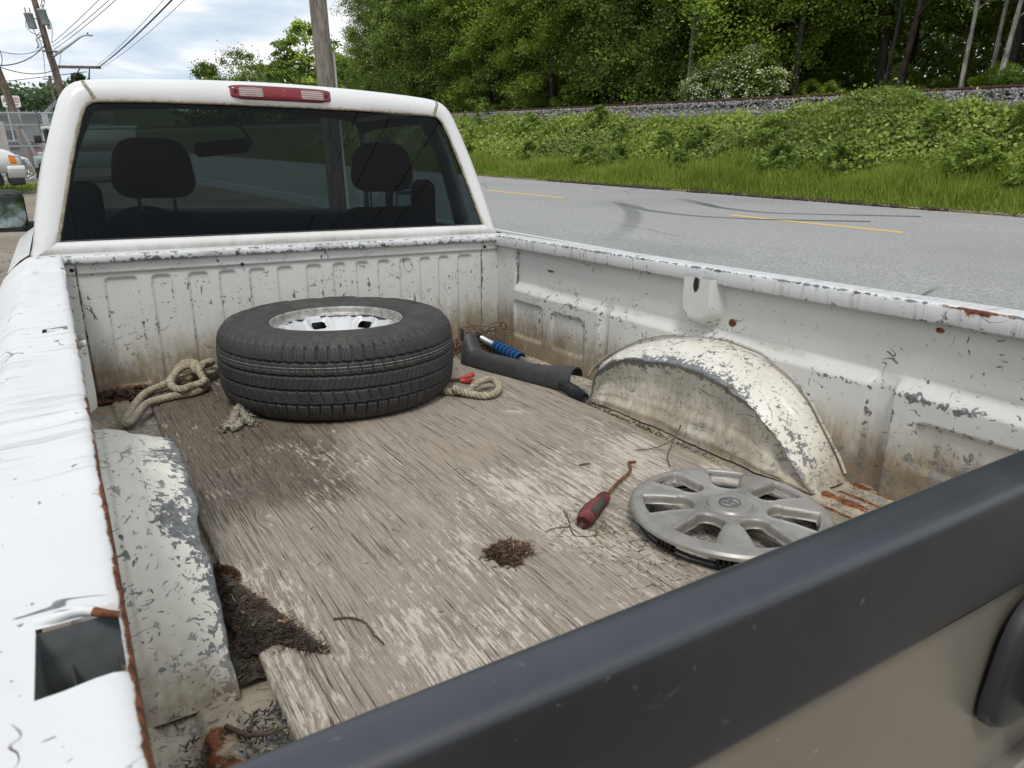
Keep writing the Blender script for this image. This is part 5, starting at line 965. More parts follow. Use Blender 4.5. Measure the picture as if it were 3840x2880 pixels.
def asphalt():
    b = MB('worn_asphalt'); n = b.noise(38, 5, .8); n1 = b.noise(.5, 5, .6, b.sc((1, .15, 1))); n2 = b.noise(34, 4, .65)
    c = b.mix(b.step(n, .3, .7), (0.19, 0.193, 0.188), (0.42, 0.42, 0.41)); c = b.mix(b.step(n1, .3, .7, 0, .35), c, (0.25, 0.255, 0.25)); n4 = b.noise(15, 5, .8); c = b.mix(b.mul(b.step(n2, .56, .66), .75), c, (0.52, 0.52, 0.505)); c = b.mix(b.mul(b.step(n2, .44, .34), .65), c, (0.13, 0.133, 0.133)); c = b.mix(b.mul(b.step(n4, .55, .68), .5), c, (0.46, 0.46, 0.45)); c = b.mix(b.mul(b.step(b.noise(.16, 4, .6), .5, .62), .22), c, (0.17, 0.173, 0.175))
    cr = b.step(b.voro(.33, b.sc((1, .6, 1), vec=b.mix(.12, b.tc, b.noise(1.2, 4, .6, col=True))), 'DISTANCE_TO_EDGE'), .002, .006, 1, 0); cr = b.mul(cr, b.step(b.noise(.25, 2), .5, .6)); c = b.mix(b.mul(cr, .7), c, (0.05, 0.05, 0.052))
    return b.out(b.bsdf(c, .82, 0, b.bump(n, .5, .006), .35))
M_asph = asphalt()
ys = np.concatenate([np.arange(-60, 90, .5), [100, 130, 170, 230, 300]]); le = 5.6 + .35 * vnoise(ys, ys * 0, 3, .4); re = 15.30 + .28 * vnoise(ys, ys * 0, 4, .8) + .12 * vnoise(ys, ys * 0, 7, 4)
ks = np.linspace(0, 1, 12); V = np.stack([np.stack([le * (1 - k) + re * k, ys, 0 * ys + .0 + .03 * math.sin(math.pi * k)], -1) for k in ks]); road = solo('road', V, gridF(12, len(ys)), M_asph, None, None, kind='structure', smooth=True)
def zroad(x): return .03 * math.sin(math.pi * min(1, max(0, (x - 5.6) / 9.7)))
def paint_road(name, col, edge=.25):
    b = MB(name); n = b.noise(40, 4, .7); c = b.mix(b.step(n, .52, .72), col, (0.24, 0.24, 0.235)); return b.out(b.bsdf(c, .7))
M_yel = paint_road('yellow_road_paint', (0.78, 0.50, 0.10)); M_wht = paint_road('white_road_paint', (0.62, 0.62, 0.6))
def mark(pts, hw, mat, dz, name):
    P = np.array([(x, y, zroad(x) + dz) for x, y in pts]); T, _, _ = frames(P); nrm = np.stack([-T[:, 1], T[:, 0], 0 * T[:, 0]], -1); h = np.broadcast_to(hw, (len(P),))[:, None]
    part(name, np.stack([P - nrm * h, P + nrm * h]), gridF(2, len(P)), mat, road, kind='structure')
for k in range(-4, 12):
    y0 = 3.31 + 8.62 * k; mark([(11.23, y0), (11.23, y0 + 1.7), (11.22, y0 + 3.45)], .070, M_yel, .004, 'road_marking')
mark([(6.45, y) for y in np.arange(-50, 90, 2.)], .05, M_wht, .004, 'road_marking')
for y in (3.6, 4.0, 4.4, 4.8, 5.2): mark([(14.98, y), (14.99, y + .26)], .03, M_yel, .004, 'road_marking')
def skid():
    b = MB('tyre_skid_rubber'); t = b.t.nodes.new('ShaderNodeBsdfTransparent'); n = b.noise(1, 4, .7, b.sc((30, 30, 30))); d = b.bsdf((0.035, 0.036, 0.04), .75); m = b.t.nodes.new('ShaderNodeMixShader')
    b.t.links.new(b.mul(b.attr('fade'), b.step(n, .2, .6, .55, 1.0)), m.inputs[0]); b.t.links.new(t.outputs[0], m.inputs[1]); b.t.links.new(d, m.inputs[2]); return b.out(m.outputs[0])
M_skid = skid()
def skidmark(pts, hw, fade):
    P2 = smooth_path([(x, y, 0) for x, y in pts], 10); P = np.array([(x, y, zroad(x) + .008) for x, y, _ in P2]); T, _, _ = frames(P); nrm = np.stack([-T[:, 1], T[:, 0], 0 * T[:, 0]], -1); ks = np.linspace(-1, 1, 5); n_ = len(P); w_ = np.interp(np.linspace(0, 1, n_), np.linspace(0, 1, len(hw)), hw); f_ = np.interp(np.linspace(0, 1, n_), np.linspace(0, 1, len(fade)), fade)
    V = np.stack([P + nrm * (k * w_)[:, None] for k in ks]); A = np.stack([f_ * (1 if abs(k) < .9 else 0) for k in ks]); part('skid_mark', V, gridF(5, n_), M_skid, road, kind='structure', attrs=dict(fade=A))
skidmark([(11.55, 10.5), (11.0, 9.2), (10.64, 8.43), (10.57, 7.11), (10.9, 6.2), (11.34, 5.54), (12.28, 4.44)], (.20, .17, .12, .10, .09, .09), (.04, .35, .4, .45, .65, .75))
skidmark([(13.3, 9.9), (12.6, 8.5), (12.25, 7.77), (12.15, 6.63), (12.7, 5.7), (13.86, 4.3)], (.22, .16, .12, .10, .10), (.1, .55, .5, .45, .7))
skidmark([(11.3, 10.0), (10.3, 8.6), (9.66, 7.9), (8.8, 7.1), (8.06, 6.51), (6.88, 5.72)], (.16, .22, .2, .14), (.22, .25, .15, .04))
# ---- railway
tr = thing('railway_track', 'rusty railway line on a grey ballast bank beyond the road', 'railway track', (22.6, 30, 2.3))
M_rail_iron = simple('rail_rust', (0.105, 0.052, 0.034), .75, .2, .3, 8, .2); M_sleeper = simple('creosote_sleeper', (0.06, 0.05, 0.042), .9, var=.4, scale=20, bump=.5)
ZR = 2.52
rp = [(-.07, 0), (.07, 0), (.07, .02), (.012, .035), (.012, .115), (.036, .125), (.036, .165), (-.036, .165), (-.036, .125), (-.012, .115), (-.012, .035), (-.07, .02)]
for xr_ in (21.85, 23.285):
    V, F = prism([(xr_ + a, ZR + b_) for a, b_ in rp], 1, -25, 130); part('rail', V, F, M_rail_iron, tr)
sv, sf = rbox(21.3, 23.85, -.11, .11, ZR - .16, ZR + .0, .015, 1); sv = sv - [0, 0, 0]
first = None
for k in range(170):
    y = -20 + k * .6
    if first is None: first = part('sleeper', sv + [0, y, 0], sf, M_sleeper, tr); me0 = first.data
    else:
        o = first.copy(); COL.objects.link(o); o.parent = tr; o.location = (rng.normal(0, .02), k * .6, rng.normal(0, .008))
# ballast stones
ico = bmesh.new(); bmesh.ops.create_icosphere(ico, subdivisions=1, radius=1); IV = np.array([v.co[:] for v in ico.verts]); IF = np.array([[v.index for v in f.verts] for f in ico.faces]); ico.free()
def stones(n, xf, yf, zf, s0, s1):
    x, y = xf(n), yf(n); z = zf(x, y); s = s0 + (s1 - s0) * rng.random(n) ** 2
    sc3 = s[:, None] * rng.uniform(.55, 1.2, (n, 3)); ang = rng.random(n) * 6.28; Vv = IV[None] * sc3[:, None] * rng.uniform(.72, 1.15, (n, 12 if len(IV) == 12 else len(IV), 1)); ca, sa = np.cos(ang)[:, None], np.sin(ang)[:, None]
    Vv = np.stack([Vv[..., 0] * ca - Vv[..., 1] * sa, Vv[..., 0] * sa + Vv[..., 1] * ca, Vv[..., 2]], -1) + np.stack([x, y, z], -1)[:, None]
    return Vv.reshape(-1, 3), (IF[None] + (np.arange(n) * len(IV))[:, None, None]).reshape(-1, 3)
M_stone = (lambda b: b.out(b.bsdf(b.mix(b.isl(), (0.10, 0.095, 0.09), (0.34, 0.335, 0.33)), .9, 0, b.bump(b.noise(60, 3), .4, .01), .3)))(MB('ballast_stone'))
V, F = stones(15000, lambda n: 20.35 + 1.55 * rng.random(n) ** .75, lambda n: 1 + 47 * rng.random(n) ** 1.3, lambda x, y: hx(x, y) + .14 * ss(x, 20.9, 21.5) + rng.uniform(-.02, .03, len(x)), .025, .065)
solo('ballast', V, F, M_stone, 'grey crushed stone ballast under the railway line', 'ballast', (21.3, 20, 2.2), kind='stuff')
V, F = stones(5000, lambda n: -1 + 8 * rng.random(n) - 3, lambda n: 3 + 30 * rng.random(n) ** 1.5, lambda x, y: 0 * x + .0, .008, .028); V[:, 2] += 0.0
solo('gravel', V, F, M_stone, 'loose gravel on the dirt pull-out left of the truck', 'gravel', (-2, 8, 0), kind='stuff')

# ---- leaves
def leaf_mat(name, cols, trans=.35, rough=.55):
    b = MB(name); t = b.attr('tint'); c = b.ramp(t, cols); r = b.isl(); c = b.mix(b.mul(r, .30), c, cols[-1][1]); ob = b.objrand()
    c2 = b.mix(b.step(ob, 0, 1, .0, .5), c, b.mix(b.step(b.math('FRACT', b.mul(ob, 7.31)), .3, .7), (0.05, 0.115, 0.024), (0.20, 0.27, 0.036))); pr_ = b.bsdf(c2, rough, 0, None, .35)
    tl = b.t.nodes.new('ShaderNodeBsdfTranslucent'); b.put(tl.inputs[0], b.mix(.35, c2, (0.14, 0.22, 0.02))); m = b.t.nodes.new('ShaderNodeMixShader'); m.inputs[0].default_value = trans
    b.t.links.new(pr_, m.inputs[1]); b.t.links.new(tl.outputs[0], m.inputs[2]); return b.out(m.outputs[0])
M_maple = leaf_mat('maple_leaves', [(0, (0.10, 0.18, 0.024)), (.45, (0.25, 0.39, 0.045)), (1, (0.52, 0.62, 0.095))], .45)
M_dkleaf = leaf_mat('dark_leaves', [(0, (0.075, 0.13, 0.028)), (.5, (0.165, 0.255, 0.046)), (1, (0.30, 0.39, 0.072))])
M_bramble = leaf_mat('bramble_leaves', [(0, (0.12, 0.20, 0.026)), (.45, (0.31, 0.45, 0.056)), (.8, (0.50, 0.59, 0.12)), (1, (0.62, 0.58, 0.26))], .42)
M_grass = leaf_mat('grass_blades', [(0, (0.19, 0.28, 0.022)), (.5, (0.36, 0.49, 0.04)), (.85, (0.48, 0.56, 0.07)), (1, (0.62, 0.56, 0.24))], .48)
M_weed = [leaf_mat('fresh_weed_leaves', [(0, (0.09, 0.16, 0.026)), (.5, (0.20, 0.31, 0.045)), (1, (0.33, 0.44, 0.08))]), leaf_mat('dark_weed_leaves', [(0, (0.07, 0.13, 0.022)), (.5, (0.155, 0.25, 0.04)), (1, (0.27, 0.36, 0.06))])]
M_flower = simple('cream_blossom', (0.62, 0.60, 0.48), .8, var=.15)
def bark(name, a, c_):
    b = MB(name); n = b.noise(1, 5, .7, b.sc((9, 9, 2))); return b.out(b.bsdf(b.mix(b.step(n, .35, .65), a, c_), .95, 0, b.bump(n, .6, .03), .2))
M_bark = bark('dark_bark', (0.025, 0.020, 0.016), (0.085, 0.07, 0.056)); M_pale = bark('pale_bark', (0.11, 0.10, 0.085), (0.42, 0.39, 0.34)); M_pole = bark('grey_pole_wood', (0.12, 0.105, 0.085), (0.27, 0.245, 0.21)); M_pole2 = bark('brown_pole_wood', (0.10, 0.078, 0.06), (0.22, 0.175, 0.14))
def leaves(P, nrm, size, tint, asp=.62, droop=.2):
    n = len(P); nrm = nrm / (np.linalg.norm(nrm, axis=1)[:, None] + 1e-9); t = rng.normal(size=(n, 3)); t -= nrm * (t * nrm).sum(1)[:, None]; t /= np.linalg.norm(t, axis=1)[:, None] + 1e-9; bt = np.cross(nrm, t); s = np.broadcast_to(size, (n,))[:, None]
    V = np.stack([P - t * s * .5, P + bt * s * asp * .5 - nrm * s * .05, P + t * s * .5 - nrm * s * droop, P - bt * s * asp * .5 - nrm * s * .05], 1).reshape(-1, 3)
    return V, np.arange(n * 4).reshape(n, 4), np.repeat(tint, 4)
def crown(seed, H, R, z0, nclump, per, lsize, taper=1.4, openness=0.0):
    r_ = np.random.default_rng(seed); Ps, Ns, Ts = [], [], []
    for k in range(nclump):
        t = r_.random() ** .85; z = z0 + (H - z0) * t; prof = math.sin(math.pi * min(1, .12 + .88 * (1 - abs(t - .42) / .62)) / 2) if abs(t - .42) < .62 else .1
        prof = max(.18, prof * (1 - max(0, t - .55) ** taper * 1.1)); a = r_.random() * 2 * math.pi; rr_ = R * prof * (0.45 + .6 * math.sqrt(r_.random())) * (1 + .18 * math.sin(3 * a + seed))
        c = np.array([rr_ * math.cos(a), rr_ * math.sin(a), z]); cr_ = R * r_.uniform(.10, .30)
        m_ = int(per * r_.uniform(.6, 1.4)); d = r_.normal(size=(m_, 3)); d /= np.linalg.norm(d, axis=1)[:, None]; ax_ = r_.random() * 6.28; q_ = d * (r_.random(m_) ** .6)[:, None] * cr_ * [r_.uniform(1.0, 1.7), r_.uniform(.8, 1.2), r_.uniform(.45, .9)]; q_ = np.stack([q_[:, 0] * math.cos(ax_) - q_[:, 1] * math.sin(ax_), q_[:, 0] * math.sin(ax_) + q_[:, 1] * math.cos(ax_), q_[:, 2] + .35 * q_[:, 0] * r_.normal()], -1); st_ = r_.random(m_) < .16; q_[st_] *= 1.55
        q_[:, 2] -= .30 * np.hypot(q_[:, 0], q_[:, 1]) ** 1.3
        Ps.append(c + q_); nn = d * .7 + np.array([math.cos(a) * .5, math.sin(a) * .5, .9]) + r_.normal(0, .45, (m_, 3)); Ns.append(nn); ct = r_.uniform(.02, .92); Ts.append(np.clip(ct + r_.normal(0, .16, m_) + .10 * (d[:, 2]), 0, 1))
    P, N_, T_ = np.vstack(Ps), np.vstack(Ns), np.concatenate(Ts); return leaves(P, N_, lsize * r_.uniform(.65, 1.3, len(P)), T_)
def trunk(seed, H, r0, lean=(0, 0), limbs=7, z1=2.0):
    r_ = np.random.default_rng(seed); pts = [(lean[0] * t * H + r_.normal(0, .05) * t * 2, lean[1] * t * H + r_.normal(0, .05) * t * 2, H * t) for t in np.linspace(-.02, .9, 9)]
    P = smooth_path(pts, 4); geo = [tube(P, np.linspace(r0, r0 * .25, len(P)) * (1 + .06 * r_.normal(size=len(P))), 8)]
    for k in range(limbs):
        t = r_.uniform(.22, .85); b_ = P[int(t * (len(P) - 1))]; a = r_.random() * 6.28; l_ = H * r_.uniform(.12, .26); e = b_ + [math.cos(a) * l_, math.sin(a) * l_, l_ * r_.uniform(.5, 1.1)]; m_ = (b_ + e) / 2 + [0, 0, -.05 * l_]
        geo.append(tube(smooth_path([b_, m_, e], 4), np.linspace(r0 * .42 * (1 - .6 * t), .015, 9), 5))
    return join(*geo)
def make_tree(name, label, seed, H, R, z0, ncl, per, ls, mat, bmat, r0, group=None, lean=(0, 0), cat='tree', limbs=8):
    o = thing(name, label, cat, (0, 0, 0), None, group); V, F, t = crown(seed, H, R, z0, ncl, per, ls); part('crown', V, F, mat, o, attrs=dict(tint=t)); V, F = trunk(seed, H, r0, lean, limbs); part('trunk', V, F, bmat, o, True); return o
def place(o, x, y, z=None, s=1.0, rz=None, tilt_=0.0):
    z = float(hx(np.array(x), np.array(y))) - .05 if z is None else z
    o.matrix_world = Matrix.Translation((x, y, z)) @ Matrix.Rotation(rng.random() * 6.28 if rz is None else rz, 4, 'Z') @ Matrix.Scale(s, 4); return o
G1 = 'leafy trees of the woodland behind the railway'
protos = [make_tree('maple_tree', 'tall leafy maple in the green woodland behind the railway', 100 + k, 15.5 + k * .5, 3.3 + .25 * (k % 3), .7 if k < 3 else 2.9, 300, 240, .140, M_maple if k != 2 else M_dkleaf, M_bark, .20, G1) for k in range(5)]
spots = []
for row, (x0, step_, y0, y1) in enumerate(((26.6, 3.6, -4, 57), (30.3, 3.9, -3, 60), (34.5, 4.4, -2, 66))):
    y = y0
    while y < y1: spots.append((x0 + rng.uniform(-.9, .9) + (.06 * max(0, y - 30)), y + rng.uniform(-.7, .7), row)); y += step_ * rng.uniform(.85, 1.2)
used = set()
G_LAB = [('leafy maple at the left end of the woodland, next to the open sky', 'maples at the left end of the woodland'), ('leafy maple in the front row of the woodland, just behind the rails', 'maples in the front row'), ('leafy maple deeper in the woodland, behind the front row of trees', 'maples behind the front row')]
for i, (x, y, row) in enumerate(spots):
    if row == 0 and y < 15.0: continue
    k = int(rng.integers(3)) if y > 16.5 else 3 + int(rng.integers(2)); s = rng.uniform(.82, 1.08) * (1 + .05 * row)
    if y > 52: s *= .80
    if k in used: o = copy_tree(protos[k])
    else: o = protos[k]; used.add(k)
    place(o, x, y, None, s); lab, grp = G_LAB[0] if y > 52 else G_LAB[1 if row == 0 else 2]
    if k == 2: lab, grp = lab.replace('leafy', 'darker leafy'), 'darker ' + grp
    o['label'] = lab; o['group'] = grp
# pale and dark trunks that show at the right
def slim(name, label, seed, x, y, H, r0, lean, bmat, mat=M_maple, z0=4.5, R=2.2):
    o = make_tree(name, label, seed, H, R, z0, 80, 170, .17, mat, bmat, r0, None, lean, 'tree', 6); place(o, x, y, None, 1, 0); return o
slim('birch_tree', 'slim tree with pale birch-like trunk rising straight above the rails, far right', 301, 26.3, 9.5, 13, .085, (.01, .005), M_pale)
slim('birch_tree', 'pale trunk slanting to the right at the far right of the woodland edge', 302, 26.6, 8.55, 13, .095, (.06, -.07), M_pale)
slim('birch_tree', 'pale grey trunk leaning beside the slanting one, deeper in the wood, far right', 303, 28.3, 9.5, 13, .085, (.02, -.03), M_pale)
slim('alder_tree', 'tree with thick dark forked trunk leaning right above the bramble mound', 304, 27.2, 12.1, 13, .13, (.0, -.11), M_bark)
slim('alder_tree', 'thinner dark trunk beside the forked one, behind the bramble mound', 305, 27.4, 12.7, 13, .08, (.02, -.04), M_bark)
slim('alder_tree', 'single whitish trunk showing between dark trunks, above the middle of the railway', 306, 26.4, 21.3, 14, .14, (.0, -.01), M_pale, z0=3.6)
slim('alder_tree', 'dark straight trunk right of the white blossom bush, at the woodland edge', 307, 27.0, 16.2, 14, .15, (.01, .01), M_bark, z0=3.6)
slim('alder_tree', 'dark bare-stemmed tree left of the white blossom bush', 308, 26.9, 20.0, 14, .13, (.01, .0), M_bark, z0=3.2)
# shrubs along the foot of the wood
G2 = 'shrubs at the foot of the woodland'
shr = [make_tree('shrub', 'low leafy shrub in the dark understorey along the woodland edge', 400 + k, 2.4 + .3 * k, 1.5, .1, 70, 130, .13, M_dkleaf if k else M_maple, M_bark, .05, G2, cat='shrub', limbs=4) for k in range(3)]
used = set()
for y in np.arange(-1, 60, 1.7):
    k = int(rng.integers(3)); o = copy_tree(shr[k]) if k in used else shr[k]; used.add(k); place(o, 25.9 + rng.uniform(0, 2.4), y + rng.uniform(-.6, .6), None, rng.uniform(.6, 1.15) if y > 19.5 else rng.uniform(.3, .55))
fb = thing('flowering_bush', 'bush covered in creamy white blossom between railway and trees', 'bush', (0, 0, 0)); V, F, t = crown(77, 2.7, 2.0, .1, 90, 120, .13); part('crown', V, F, M_dkleaf, fb, attrs=dict(tint=t))
P = V.reshape(-1, 4, 3).mean(1); sel = rng.choice(len(P), 1900); c0 = np.array([0, 0, 1.0]); dn = (P[sel] - c0); dn /= np.linalg.norm(dn, axis=1)[:, None]; V, F, t = leaves(P[sel] + dn * .16, dn + [0, 0, .8], .085, np.ones(1900), .9, .0); part('blossom', V, F, M_flower, fb, kind='stuff'); V, F = trunk(77, 2.4, .05, (0, 0), 6); part('trunk', V, F, M_bark, fb, True); place(fb, 25.3, 17.2, 2.4, .85, 0)
V, F, t = crown(78, 1.9, 1.5, .05, 50, 90, .12); fb2 = fb.copy(); COL.objects.link(fb2); ORG[fb2.name] = np.zeros(3)
for ch in fb.children: c = ch.copy(); COL.objects.link(c); c.parent = fb2
fb2['label'] = 'smaller white blossom bush just left of the big one, beside the rails'; place(fb2, 25.1, 19.0, 2.4, .66, 1.5)
# the mass of wood further back
n = 150000; Pm = np.stack([rng.uniform(36.5, 48, n), rng.uniform(-22, 78, n), 2.3 + 10.5 * rng.random(n) ** 1.1], -1); Pm[90000:, 2] = 2.3 + 6.5 * rng.random(60000); Pm[90000:, 1] = rng.uniform(-22, 36, 60000); Pm[:, 2] *= .82 + .5 * vnoise(Pm[:, 1], Pm[:, 0] * .3, 5, .22); Pm[:, 0] += 3 * vnoise(Pm[:, 1], Pm[:, 2], 8, .3)
V, F, t = leaves(Pm, rng.normal(0, .5, (n, 3)) + [-.6, 0, .8], rng.uniform(.2, .42, n), np.clip(.5 + .8 * vnoise(Pm[:, 1], Pm[:, 2], 9, .4) + rng.normal(0, .15, n), 0, 1)); solo('woodland', V, F, M_dkleaf, 'dense dark wood filling the gaps behind the nearest trees', 'wood', (45, 28, 2), attrs=dict(tint=t), kind='stuff')
# far trees over the cab roof
def far(name, label, seed, x, y, H, R, mat, ls=.4, z=0, z0=.5, ncl=90, per=80, group=None):
    o = make_tree(name, label, seed, H, R, z0, ncl, per, ls, mat, M_bark, .25, group); place(o, x, y, z, 1, 0)
M_far = leaf_mat('hazy_leaves', [(0, (0.05, 0.078, 0.048)), (.5, (0.075, 0.11, 0.06)), (1, (0.115, 0.155, 0.075))])
M_yg = leaf_mat('yellow_green_leaves', [(0, (0.06, 0.09, 0.018)), (.5, (0.105, 0.15, 0.032)), (1, (0.18, 0.23, 0.06))])
far('broadleaf_tree', 'pale yellow-green tree showing over the cab roof, left of the others', 501, 28.6, 110, 10.9, 4.2, M_yg, .34, ncl=110)
far('broadleaf_tree', 'airy yellow-green tree with thin top, over the middle of the cab roof', 502, 33.0, 108, 12.8, 6.0, M_yg, .32, ncl=130, per=75)
far('broadleaf_tree', 'low yellow-green tree between the airy tree and the dark clump', 503, 37.2, 112, 11.2, 5.2, M_yg, .34, ncl=110)
far('broadleaf_tree', 'brownish green tree at the left end of the dark clump behind the pole', 504, 30.8, 85, 11.6, 3.6, M_dkleaf, .34, ncl=80)
far('broadleaf_tree', 'tallest round green tree just left of the wooden pole over the cab', 505, 33.4, 85, 13.6, 4.4, M_maple, .36, ncl=110)
far('broadleaf_tree', 'green tree half hidden behind the wooden pole over the cab', 506, 36.8, 86, 12.0, 4.4, M_maple, .36, ncl=90)
for k, (x, y, H) in enumerate(((62, 150, 15.5), (66.5, 151, 17), (71, 149, 18.5), (58, 152, 14), (76, 152, 19))): far('broadleaf_tree', 'bluish distant tree in the gap right of the wooden pole', 510 + k, x, y, H, 3.6, M_far, .5, ncl=90, per=70, group='distant trees right of the pole')
for k, (x, y, H) in enumerate(((30.5, 116, 8.6), (35.2, 118, 9.6), (39.5, 117, 9.0), (43, 112, 9.4), (31.5, 92, 8.2), (38.5, 92, 10.0), (41.0, 90, 9.2))): far('broadleaf_tree', 'lower green tree filling the row of trees behind the cab roof', 530 + k, x, y, H, 3.6, M_maple if k % 2 else M_yg, .36, ncl=100, per=75, group='row of trees behind the cab roof')
far('broadleaf_tree', 'round dark tree on the skyline behind the leaning pole, far left', 520, 24.0, 205, 15.5, 5, M_far, .8, ncl=60, per=70)
n = 30000; xx = rng.uniform(-120, 30, n); hh_ = 11 + 3.5 * vnoise(xx, xx * 0, 5, .16) + 4 * rng.random(n); zz_ = hh_ * rng.random(n) ** .6 + 1; Pm = np.stack([xx, rng.uniform(238, 262, n), zz_], -1)
V, F, t = leaves(Pm, rng.normal(0, .5, (n, 3)) + [0, -.6, .8], rng.uniform(.7, 1.7, n), np.clip(.3 + .7 * vnoise(Pm[:, 0], Pm[:, 2], 9, .25) + rng.normal(0, .12, n), 0, 1)); solo('wooded_ridge', V, F, M_far, 'distant dark green wooded ridge on the left skyline', 'wood', (-40, 250, 5), attrs=dict(tint=t), kind='stuff')

for k, (x, y) in enumerate(((-9, -30), (-14, -27), (-19, -33), (-4, -38), (2, -44), (-25, -28), (9, -50))):
    o = copy_tree(protos[k % 5]); place(o, x, y, 0, .75); o['label'] = 'leafy tree on the left side of the yard behind the viewer'; o['group'] = 'trees behind the viewer'
# ---- brambles, grass, weeds on the bank
def Hb(x, y):
    b_ = .20 + .55 * np.clip(vnoise(x, y, 71, .42) + .42, 0, 1) + .85 * vnoise(x, y, 72, 1.3, 5)
    b_ = b_ * ss(x, 16.7, 17.6) * (1 - ss(x, 19.4 + 1.1 * vnoise(x, y, 73, .7), 20.3 + 1.1 * vnoise(x, y, 73, .7))) + .62 * np.exp(-(((x - 20.2) / .8) ** 2 + ((y - 8.7) / 1.05) ** 2)) + .30 * np.exp(-(((x - 18.9) / 1.2) ** 2 + ((y - 9.3) / 1.6) ** 2))
    b_ = b_ * (1 - .75 * np.exp(-(((x - 19.9) / .6) ** 2 + ((y - 5.2) / 1.1) ** 2)))
    b_ = b_ * (1 - .7 * np.exp(-(((x - 20.0) / .5) ** 2 + ((y - 14.5) / 1.2) ** 2)))
    return np.maximum(b_, 0.02)
n = 120000; y = 0.5 + 45 * rng.random(n) ** 1.45; x = rng.uniform(16.7, 20.9, n); h_ = Hb(x, y); keep = h_ > .10; x, y, h_ = x[keep], y[keep], h_[keep]; n = len(x)
z = hx(x, y) + h_ * (rng.random(n) ** .32); P = np.stack([x, y, z], -1); pat = vnoise(x, y, 75, .5)
fz = (z - hx(x, y)) / h_; spr = rng.random(n) < .10; P[spr, 2] += (rng.random(spr.sum()) ** 2) * .32
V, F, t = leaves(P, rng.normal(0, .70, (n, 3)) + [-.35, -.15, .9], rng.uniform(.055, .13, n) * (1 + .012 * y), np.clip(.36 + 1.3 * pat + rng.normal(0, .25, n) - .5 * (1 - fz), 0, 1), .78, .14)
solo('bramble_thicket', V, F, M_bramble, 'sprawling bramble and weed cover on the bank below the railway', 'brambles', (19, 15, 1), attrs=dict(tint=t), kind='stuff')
# separate shrubs and tall weeds standing in the thicket
wd_ = [make_tree('weed_bush', 'fresh green leafy weed bush growing out of the brambles on the bank', 600 + k, .95 + .15 * k, .55, .02, 46, 70, .075, M_wd, M_bark, .015, 'weed bushes on the bank', cat='bush', limbs=4) for k in range(2) for M_wd in [M_weed[k]]]
for i, (x, y, s_) in enumerate(((17.2, 26, 1.0), (17.4, 21.5, .8), (16.9, 17.4, 1.0), (17.0, 15.9, .8), (16.8, 13.0, .9), (18.3, 17.2, .8), (18.3, 13.6, .9), (18.0, 14.9, .8), (16.9, 9.6, 1.1), (17.3, 8.2, .8), (18.6, 11.2, .9), (18.5, 6.4, .9), (17.6, 5.0, 1.0), (18.9, 4.6, .8), (17.0, 3.6, .9), (19.3, 19.5, .9), (19.1, 23.5, 1.0), (19.7, 28, 1.0), (18.2, 30, 1.2), (16.9, 33, 1.1))):
    o = wd_[i] if i < 2 else copy_tree(wd_[i % 2]); place(o, x, y, None, s_)
def blades(x, y, l_, w_, lean):
    n = len(x); z = hx(x, y); a = rng.random(n) * 6.28; d = np.stack([np.cos(a), np.sin(a), 0 * a], -1) * (lean * rng.random(n))[:, None]; e = np.stack([-np.sin(a), np.cos(a), 0 * a], -1) * w_[:, None]; p0 = np.stack([x, y, z - .02], -1); up = np.array([0, 0, 1.0])
    m_ = p0 + up * (l_ * .6)[:, None] + d * (l_ * .35)[:, None]; tp_ = p0 + up * (l_ * .95)[:, None] + d * l_[:, None]
    V = np.stack([p0 - e, p0 + e, m_ + e * .8, m_ - e * .8, tp_], 1).reshape(-1, 3); b0 = np.arange(n)[:, None] * 5; return V, np.concatenate([b0 + [[0, 1, 2]], b0 + [[0, 2, 3]], b0 + [[3, 2, 4]]])
n = 90000; y = .2 + 45 * rng.random(n) ** 1.4; ex0 = np.interp(y, ys, re) if 0 else 15.38 + .15 * vnoise(y, y * 0, 4, .8); x = ex0 + (2.1 + .5 * vnoise(y, y * 0, 79, .6)) * rng.random(n) ** 1.15
l_ = (.14 + .36 * rng.random(n)) * (.35 + .9 * ss(x - ex0, 0, .8)) * (1 + 1.3 * vnoise(x, y, 80, .8)); bare = vnoise(x, y, 81, 1.1) + .6 * ss(x - ex0, 0, .35) > .05
x, y, l_ = x[bare], y[bare], l_[bare]; V, F = blades(x, y, l_, .0055 + .004 * rng.random(len(x)) + .0003 * y, .55); tt = np.repeat(np.clip(.45 + .8 * vnoise(x, y, 82, .7) + rng.normal(0, .16, len(x)), 0, 1), 5)
solo('verge_grass', V, F, M_grass, 'bright green grass verge along the far edge of the road', 'grass', (16.4, 15, .1), attrs=dict(tint=tt), kind='stuff')
n = 26000; y = 1 + 44 * rng.random(n) ** 1.4; x = rng.uniform(17, 20.6, n); m_ = vnoise(x, y, 85, .55) > .07; x, y = x[m_], y[m_]; l_ = Hb(x, y) * rng.uniform(.8, 1.35, len(x)) + .15; V, F = blades(x, y, l_, .006 + .004 * rng.random(len(x)) + .0003 * y, .5)
solo('bank_grass', V, F, M_grass, 'tufts of long grass growing through the brambles on the bank', 'grass', (19, 15, 1), attrs=dict(tint=np.repeat(np.clip(.5 + rng.normal(0, .2, len(x)), 0, 1), 5)), kind='stuff')
n = 9000; y = 1 + 45 * rng.random(n) ** 1.3; x = 15.27 + .38 * rng.random(n) ** 2 + .12 * vnoise(y, y * 0, 4, .8); V, F = needles(np.stack([x, y, 0 * x + .02], -1), .04, .12, .008, .2)
solo('road_edge_litter', V, F, simple('tan_leaf_litter', (0.30, 0.24, 0.15), .9, var=.5, scale=8), 'dry tan leaf litter along the far edge of the road', 'litter', (15.4, 15, 0), kind='stuff')
